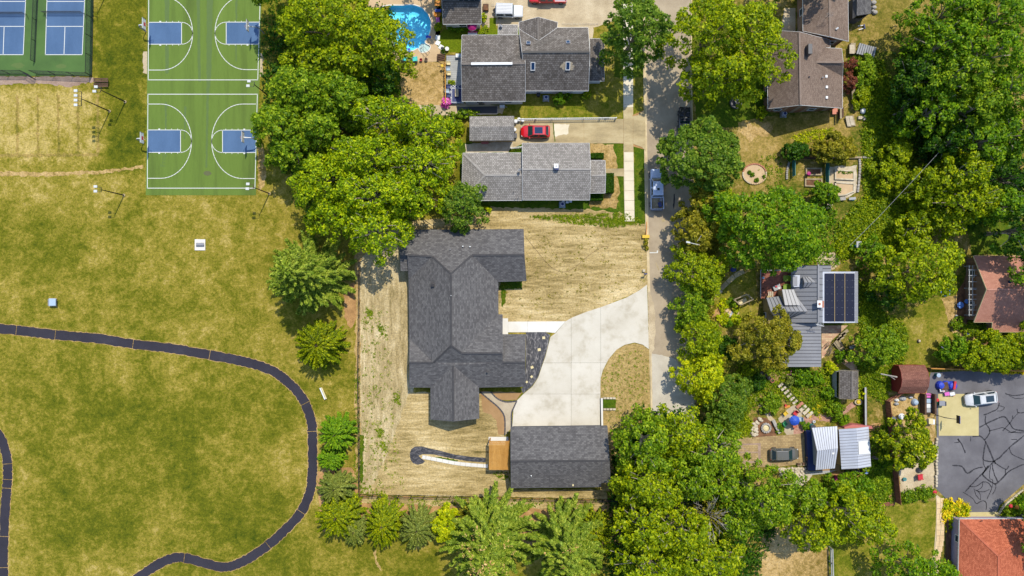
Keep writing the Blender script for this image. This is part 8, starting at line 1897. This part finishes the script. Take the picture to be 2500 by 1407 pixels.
for k in range(14):
    a = 6.283 * k / 14; a2 = 6.283 * (k + .85) / 14; MB().bar(P(1870 + 10.5 * math.cos(a), 1045 + 10.5 * math.sin(a), .18), P(1870 + 10.5 * math.cos(a2), 1045 + 10.5 * math.sin(a2), .18), .3, .36).build('stone', M_['greystone'], fr_)
MB().lathe(P(1870, 1045), [(.5, .0), (.5, .12), (.2, .2), (.02, .18)], 10).build('ash', M_['cream'], fr_)
rp_ = thing('rock_pile', 'rough pale rock wall left of the garden fire ring', 'rock pile', P(1840, 1040))
for k in range(26): MB().lathe(P(1836 + (k % 4) * 3.4 + random.uniform(-2, 2) + max(0, 10 - k) * 1.6, 1022 + k * 1.7 + random.uniform(-2, 2)), [(.22, 0), (.3, .15), (.2, .32), (.05, .36)], 7, random.uniform(.8, 1.2), random.uniform(.7, 1.1)).build('rock', M_['stone'], rp_)
rp_ = thing('rock_pile', 'scattered rubble stones below the dark parked car', 'rock pile', P(1935, 1150))
for k in range(30): MB().lathe(P(1905 + random.uniform(0, 65), 1143 + random.uniform(0, 18)), [(.2, 0), (.27, .12), (.18, .26), (.04, .3)], 7, random.uniform(.8, 1.2), random.uniform(.7, 1.1)).build('rock', M_['stone'], rp_)
put('rolled_rug', 'faded red roll lying on the garden path', 'rug roll', [('roll', MB().tube([P(1868, 994, .2), P(1881, 1008, .2)], .24, 10), 'fadedred'), ('end', MB().tube([P(1881.3, 1008.3, .2), P(1882, 1009, .2)], .16, 10), 'pink')])
put('white_tub', 'white rectangular tub beside the garden path under the willowy tree', 'tub', [('tub', MB().box(P(1817, 954, .25), (.6, .65, .5), rz=.3), 'white'), ('water', MB().box(P(1817, 954, .51), (.45, .5, .02), rz=.3), 'greydeck')])
put('planted_tub', 'oval pale tub with yellow plants at the lower corner of the garden shed', 'planter', [('tub', MB().lathe(P(2093, 981), [(.42, 0), (.55, .4), (.46, .42), (.42, .3), (.05, .3)], 14, 1.15, .85), 'stone'), ('plant', MB().lathe(P(2093, 981), [(.38, .3), (.3, .5), (.05, .55)], 8), 'yellow')])
dw = thing('dark_wall', 'straight dark board wall right of the small garden shed', 'wall', P(2112, 1000))
for k in range(8): MB().box(P(2111.5, 948 + k * 11.6 + 5.8, .6), (.18, .75, 1.2)).build('board', M_['darkwood'], dw)
MB().bar(P(2113, 946, 1.24), P(2114, 1042, 1.24), .28, .05).build('cap', M_['greydeck'], dw)
put('water_butt', 'dark green barrel at the upper left corner of the left metal shed', 'barrel', [('drum', MB().lathe(P(1979, 1040), [(.4, 0), (.46, .5), (.4, 1.0), (.1, 1.02)], 14), 'tealgreen'), ('rim', MB().lathe(P(1979, 1040), [(.42, .98), (.42, 1.05), (.34, 1.05)], 14), 'darkgrey')])
put('white_pot', 'small white round pot on the brick path above the left metal shed', 'pot', [('pot', MB().lathe(P(1985.5, 1029), [(.16, 0), (.24, .35), (.18, .36), (.15, .2)], 12), 'white'), ('earth', MB().lathe(P(1985.5, 1029), [(.18, .28), (.03, .3)], 10), 'grey')])
sp_ = thing('scrap_timber', 'heap of scrap timber under the left edge of the left metal shed', 'timber pile', P(1980, 1120))
for k in range(8): p = P(1978 + random.uniform(-4, 6), 1118 + random.uniform(-12, 12), .1 + k * .1 + .9 * 0); a = random.uniform(-.7, .1); d = Vector((math.cos(a), math.sin(a), 0)) * .6; MB().bar(p - d, p + d, .14, .06).build('plank', M_['cedar'] if k % 2 else M_['wood'], sp_)
for i, (x, y) in enumerate(((1951, 1134), (1963, 1133))): put('wooden_crate', 'small brown crate below the paved drive by the shed, ' + ('left', 'right')[i] + ' one', 'crate', [('box', MB().box(P(x, y, .22), (.65, .45, .44)), 'wood'), ('inside', MB().box(P(x, y, .445), (.5, .32, .02)), 'darkwood')])
put('tree_stump', 'pale cut log lying right of the right metal shed', 'log', [('log', MB().tube([P(2127, 1116, .3), P(2150, 1120, .3)], [.22, .34], 10), 'bark'), ('cut_end', MB().tube([P(2150.2, 1120, .3), P(2151.2, 1120.2, .3)], .31, 10), 'stone')])
put('pink_toy', 'pink and red flowerpot toy below the left metal shed', 'toy', [('body', MB().box(P(2040, 1170, .3), (.35, 1.2, .5), rz=-.2), 'magenta'), ('top', MB().lathe(P(2043, 1160), [(.2, .5), (.3, .65), (.1, .8)], 9), 'orange')])
for i in range(4): put('tyre', ORD[i] + ' old black tyre from the left under the right metal shed eave', 'tyre', [('tread', MB().lathe(P(2066 + i * 13, 1151), [(.22, .02), (.36, .04), (.38, .14), (.36, .24), (.22, .26), (.22, .02)], 14), 'tyre'), ('rim', MB().lathe(P(2066 + i * 13, 1151), [(.21, .08), (.05, .1)], 10), 'darkgrey')], 'tyres below the metal shed')
put('blue_tub', 'pale blue tub at the lower right corner of the right metal shed', 'tub', [('tub', MB().lathe(P(2113, 1150), [(.3, 0), (.42, .35), (.36, .36), (.32, .2), (.05, .2)], 12), 'paleblue'), ('water', MB().lathe(P(2113, 1150), [(.33, .26), (.02, .27)], 12), 'skyblue')])
# ---- yard with the black asphalt
bf = thing('board_fence', 'tall brown board fence left of the fenced dirt yard', 'fence', P(2168, 1100))
pts = [(2160, 978), (2167, 1040), (2172, 1110), (2180, 1160), (2186, 1226)]
for i in range(len(pts) - 1):
    A, B = P(*pts[i]), P(*pts[i + 1]); k = max(1, int((B - A).length / .42))
    for j in range(k):
        MB().bar(A.lerp(B, j / k) + Vector((0, 0, .85)), A.lerp(B, (j + .93) / k) + Vector((0, 0, .85)), .06, 1.7).build('board', M_['redwood'], bf)
    MB().bar(A + Vector((.1, 0, 1.4)), B + Vector((.1, 0, 1.4)), .08).build('rail', M_['darkwood'], bf)
bf = thing('board_fence', 'brown rail fence from the red shed corner down to the board fence', 'fence', P(2175, 968))
fence_run(bf, [P(2190, 958), P(2160, 978)], 1.6, 1.3, M_['redwood'], (.3, .6, .95), .1, .1)
bf = thing('board_fence', 'low tan board fence along the upper side of the black asphalt', 'fence', P(2380, 901))
pts = [(2262, 898), (2370, 901), (2500, 905)]
for i in range(2):
    A, B = P(*pts[i]), P(*pts[i + 1]); k = int((B - A).length / .6)
    for j in range(k): MB().bar(A.lerp(B, j / k) + Vector((0, 0, .6)), A.lerp(B, (j + .95) / k) + Vector((0, 0, .6)), .07, 1.2).build('board', M_['redwood'], bf)
    MB().bar(A + Vector((0, 0, 1.23)), B + Vector((0, 0, 1.23)), .16, .05).build('cap', M_['cedar'], bf)
bs_ = thing('timber_edge', 'three brown timbers stepped at the lower end of the board fence', 'steps', P(2165, 1232))
for k in range(3): MB().bar(P(2148 + k * 1.5, 1228 + k * 3, .12), P(2184, 1226 + k * 3, .12), .16, .2).build('timber', M_['redwood'], bs_)
wd_ = thing('grey_pole', 'fallen grey pole lying left of the red shed', 'pole', P(2180, 918)); MB().tube([P(2150, 913, 2.2), P(2190, 921, 2.6)], [.09, .14], 8).build('pole', M_['greystone'], wd_); MB().tube([P(2170, 917, 2.4), P(2185, 927, 2.3)], .06).build('branch', M_['greystone'], wd_)
lp = thing('slanted_pole', 'slanted grey pole leaning over the leafy bush above the asphalt', 'pole', P(2312, 862)); MB().tube([P(2327, 873, .1), P(2299, 847, 3.2)], .07, 8).build('pole', M_['grey'], lp); MB().lathe(P(2327, 873), [(.2, 0), (.2, .25), (.05, .3)], 10).build('base', M_['navy'], lp)
tp_ = thing('tarp_heap', 'heap under a blue tarp with brown cardboard at the end of the asphalt', 'tarp heap', P(2312, 942))
for x, y, sx, sy, h, r_ in ((2292, 940, 1.0, 1.5, .9, .2), (2322, 941, 1.3, 1.6, .8, -.1), (2308, 934, 1.0, .7, .6, 0)):
    t_ = MB().lathe(P(x, y), [(.62, 0), (.6, h * .5), (.45, h * .85), (.1, h)], 9, sx, sy * .75).build('tarp', M_['bluetarp'], tp_)
MB().box(P(2307, 943, .72), (1.1, 1.2, .06), rz=.2).build('cardboard', M_['darkwood'], tp_); MB().box(P(2330, 941, .8), (.35, 1.3, .3), rz=-.15).build('red_board', M_['redp'], tp_)
for i, (x, y, c, lab) in enumerate(((2300, 952, 'redp', 'red and white toy crate below the blue tarp heap'), (2312, 962, 'purple', 'purple toy box beside the concrete pad corner'), (2325, 962, 'greydeck', 'grey clear bin right of the purple toy box'))): put('toy_box', lab, 'box', [('box', MB().box(P(x, y, .22), (.7, .5, .44), rz=.2), c), ('lid', MB().box(P(x, y, .46), (.74, .54, .04), rz=.2), 'white' if i != 1 else 'pink'), ('toy', MB().box(P(x + 3, y + 3, .2), (.3, .25, .35), rz=.5), 'terracotta' if i else 'white')])
put('wheelie_bin', 'dark grey trash bin on the upper left of the tan concrete pad', 'trash bin', [('bin', MB().box(P(2300, 985, .5), (.8, .7, 1.0)), 'darkgrey'), ('lid', MB().box(P(2300, 985, 1.03), (.9, .78, .07)), 'grey'), ('handle', MB().bar(P(2293, 981, 1.0), P(2293, 989, 1.0), .05), 'black')])
put('red_pot', 'small red pot left of the dark grey trash bin', 'pot', [('pot', MB().lathe(P(2285, 976), [(.2, 0), (.28, .45), (.22, .46)], 10), 'redp'), ('plant', MB().lathe(P(2285, 984), [(.1, 0), (.26, .3), (.05, .5)], 8), 'green')])
put('green_drum', 'teal and white round bin by the red barn shed corner', 'bin', [('can', MB().lathe(P(2284, 915), [(.27, 0), (.3, .8), (.05, .82)], 14), 'tealgreen'), ('lid', MB().lathe(P(2284, 915), [(.34, .8), (.34, .88), (.05, .92)], 14), 'paleblue')])
hp_ = thing('basketball_hoop', 'dark basketball hoop with blue board over the tan concrete pad', 'basketball hoop', P(2283, 1013))
b = P(2283, 1013); MB().tube([b, b + Vector((0, 0, 2.4)), b + Vector((.9, -.1, 2.9)), b + Vector((1.6, -.15, 3.0))], [.08, .07, .05, .05], 8).build('pole', M_['black'], hp_)
q_ = MB().box(b + Vector((1.7, -.15, 3.2)), (.08, 1.2, .8)).build('backboard', M_['blue'], hp_); MB().box(b + Vector((1.66, -.15, 3.2)), (.02, 1.26, .86)).build('frame', M_['black'], q_)
c = b + Vector((1.98, -.15, 3.0)); MB().tube([c + Vector((math.cos(6.283 * k / 14) * .23, math.sin(6.283 * k / 14) * .23, 0)) for k in range(15)], .014, 5).build('rim', M_['orange'], hp_)
sh_ = thing('shelf_rack', 'dark shelf rack of tubs and boxes along the right side of the fenced dirt yard', 'shelf', P(2266, 985))
for x in (2254, 2278): MB().box(P(x, 986, .7), (.3, 3.2, 1.4)).build('side_board', M_['darkwood'], sh_)
for y in (964, 1008): MB().box(P(2266, y, .35), (1.2, .1, .7)).build('end_board', M_['darkwood'], sh_)
for i, (y, c, lab) in enumerate(((966, 'pink', 'pink tub at the top of the shelf rack'), (979, 'paleblue', 'white tub second in the shelf rack'), (991, 'white', 'white sack third in the shelf rack'), (1002, 'greydeck', 'grey tub last in the shelf rack'))): put('storage_tub', lab, 'tub', [('tub', MB().box(P(2266, y, .3), (.65, .62, .55)), c), ('lid', MB().box(P(2266, y, .6), (.7, .68, .05)), c)])
for i, (x, y, w_, c, lab) in enumerate(((2188, 977, .7, 'white', 'white sack at the left of the fenced dirt yard'), (2187, 986, .7, 'greydeck', 'second pale sack below the white one'), (2203, 973, 1.0, 'greydeck', 'long grey sack near the red shed'), (2222, 970, .6, 'white', 'white jug cluster near the red shed'), (2179, 1022, .9, 'white', 'white crumpled bag at the brown fence'))): put('sack', lab, 'sack', [('bag', MB().lathe(P(x, y), [(w_ * .35, 0), (w_ * .5, .18), (w_ * .3, .4), (.05, .44)], 8, 1.2, .8), c), ('knot', MB().lathe(P(x, y), [(.05, .43), (.08, .5), (.02, .56)], 6), c)])
put('dog_kennel', 'grey dome cover in the middle of the fenced dirt yard', 'dome', [('dome', MB().lathe(P(2232, 982), [(.55, 0), (.52, .3), (.35, .6), (.05, .72)], 12), 'paleblue'), ('base', MB().lathe(P(2232, 982), [(.6, 0), (.6, .05), (.56, .06)], 12), 'grey')])
put('round_table', 'white round table in the fenced dirt yard', 'table', [('top', MB().lathe(P(2195, 1015), [(.5, .7), (.5, .75), (.4, .76), (.38, .74)], 18), 'white'), ('stem', MB().tube([P(2195, 1015), P(2195, 1015, .7)], .06), 'white')])
put('dog_bowl', 'small dark bowl on the dirt of the fenced yard', 'bowl', [('bowl', MB().lathe(P(2216, 1010), [(.16, .0), (.24, .12), (.2, .13), (.14, .04), (.02, .04)], 14), 'black'), ('water', MB().lathe(P(2216, 1010), [(.16, .07), (.02, .07)], 12), 'paleblue')])
put('white_fridge', 'white box standing under the pine by the asphalt edge', 'box', [('case', MB().box(P(2273, 1029, .5), (.65, .8, 1.0)), 'white'), ('lid', MB().box(P(2273, 1029, 1.03), (.7, .85, .05)), 'cream')])
chair(2243, 1163, .1, 'redp', 'red cushioned chair on the gravel yard', w=.85)
put('fire_bowl', 'dark round fire bowl above the red chair on the gravel yard', 'fire bowl', [('bowl', MB().lathe(P(2243, 1146), [(.3, .1), (.5, .35), (.44, .36), (.2, .2), (.02, .2)], 14), 'black'), ('stand', MB().lathe(P(2243, 1146), [(.3, 0), (.22, .12)], 12), 'darkgrey')])
put('green_pot', 'small teal pot at the left of the gravel yard', 'pot', [('pot', MB().lathe(P(2206, 1169), [(.2, 0), (.3, .4), (.22, .42), (.05, .35)], 12), 'tealgreen'), ('earth', MB().lathe(P(2206, 1169), [(.2, .36), (.02, .37)], 10), 'mulch')])
sr = thing('stone_row', 'rough stone edging along the lower side of the gravel yard', 'stone wall', P(2230, 1203))
for k in range(13): MB().box(P(2200 + k * 5, 1204 - k * .1 + random.uniform(-1, 1), .14), (.36, .34, .28), rz=random.uniform(-.4, .4)).build('stone', M_['greystone'], sr, bevel=.05)
put('flower_pot', 'red flowering pot at the upper end of the flagstone path', 'flower pot', [('pot', MB().lathe(P(2277, 1201), [(.2, 0), (.3, .35), (.1, .36)], 12), 'black'), ('flowers', MB().lathe(P(2278, 1200), [(.25, .35), (.34, .5), (.1, .65)], 9), 'redp')])
for x, y, c, lab in ((2463, 1234, 'redp', 'red flower clump in the lower right border'), (2478, 1237, 'orange', 'orange flower clump in the lower right border')): put('flower_clump', lab, 'flowers', [('blooms', MB().lathe(P(x, y), [(.1, .3), (.36, .4), (.25, .6), (.05, .65)], 9), c), ('leaves', MB().lathe(P(x, y), [(.2, 0), (.4, .2), (.2, .34)], 8), 'green')])
put('trampoline', 'pale blue paddling pool edge under the big yellow-green tree', 'paddling pool', [('wall', MB().lathe(P(2306, 714), [(.75, 0), (.8, .3), (.7, .32), (.66, .06), (.02, .06)], 20, 1, .8), 'skyblue'), ('water', MB().lathe(P(2306, 714), [(.68, .2), (.02, .2)], 18, 1, .8), 'paleblue')])
put('ride_on_toy', 'blue and red ride-on toy on the worn grass beside the mauve house', 'toy', [('body', MB().box(P(2363, 816, .3), (.6, .5, .4)), 'bluetarp'), ('seat', MB().box(P(2372, 818, .32), (.6, .45, .34), rz=-.3), 'redp'), ('wheel', MB().lathe(P(2362, 819), [(.05, .02), (.14, .03), (.14, .1), (.05, .11)], 9), 'tyre'), ('bar', MB().bar(P(2366, 814, .6), P(2366, 820, .6), .05), 'white')])
put('purple_toy', 'small purple toy at the lawn edge above the ride-on toy', 'toy', [('body', MB().lathe(P(2346, 801), [(.1, .0), (.28, .15), (.15, .35), (.03, .4)], 9, 1.3, .8), 'magenta'), ('wing', MB().box(P(2350, 802, .2), (.3, .2, .06), rz=-.4), 'pink')])
put('white_ball', 'small white ball on the grass by the mauve house', 'ball', [('ball', MB().lathe(P(2333, 771), [(.02, .0), (.17, .1), (.2, .2), (.15, .33), (.02, .4)], 12), 'white'), ('patch', MB().lathe(P(2332, 771), [(.06, .40), (.02, .41)], 8), 'navy')])
put('stump', 'dark stump with pale top in the middle of the back lawn', 'stump', [('stump', MB().lathe(P(2242, 833), [(.3, 0), (.24, .3), (.2, .4), (.03, .4)], 9), 'bark'), ('cut', MB().lathe(P(2242, 832), [(.18, .405), (.02, .41)], 9), 'stone')])
for i, (x, y, r_, lab) in enumerate(((2339, 745, .42, 'round pale blue stool beside the white pergola'), (2354, 736, .3, 'pale blue low table left of the white pergola'), (2372, 738, .42, 'pale blue patio table under the white pergola'))): put('patio_table', lab, 'table', [('top', MB().lathe(P(x, y), [(r_ * 1.25, .6), (r_ * 1.25, .66), (.02, .66)], 14), 'skyblue'), ('leg', MB().tube([P(x, y), P(x, y, .6)], .05), 'paleblue')])
for i, (x, y) in enumerate(((2372, 668), (2371, 685), (2372, 724), (2370, 758))): chair(x, y, .3, 'paleblue', ORD[i] + ' pale patio chair from the top under the white pergola', w=.6, group='patio chairs under the white pergola')
# plant shelf along the orange-roofed house
for i, (y, c, lab) in enumerate(((1285, 'skyblue', 'blue folding frame'), (1308, 'white', 'white pot highest'), (1322, 'navy', 'navy pot'), (1331, 'white', 'white pot lower'), (1345, 'paleblue', 'pale blue jug'), (1367, 'skyblue', 'blue bucket'), (1377, 'paleblue', 'pale basin'))): put('porch_pot', lab + ' in the planting strip left of the orange-roofed house', 'pot', [('pot', MB().lathe(P(2329, y), [(.16, 0), (.24, .3), (.18, .32), (.12, .2)], 10), c), ('earth', MB().lathe(P(2329, y), [(.17, .26), (.02, .28)], 8), 'green')])
sheet('planting_strip', [(2312, 1265), (2342, 1265), (2338, 1407), (2306, 1407)], 3, M_['mulch'], jit=1)
pe = thing('timber_edge', 'long dark timber edging left of the planting strip by the orange roof', 'edging', P(2312, 1335))
for k in range(6): MB().bar(P(2312.5 - k * .2, 1268 + k * 23, .2), P(2312.3 - k * .2, 1290.5 + k * 23, .2), .22, .4).build('timber', M_['darkwood'], pe)
lf = thing('rail_fence', 'pale grey rail fence running down from the thin-crowned tree at the lower edge', 'fence', P(2026, 1370))
fence_run(lf, [P(2024, 1335), P(2027, 1440)], 1.3, 2.4, M_['greydeck'], (.5, .97), .16, .14)
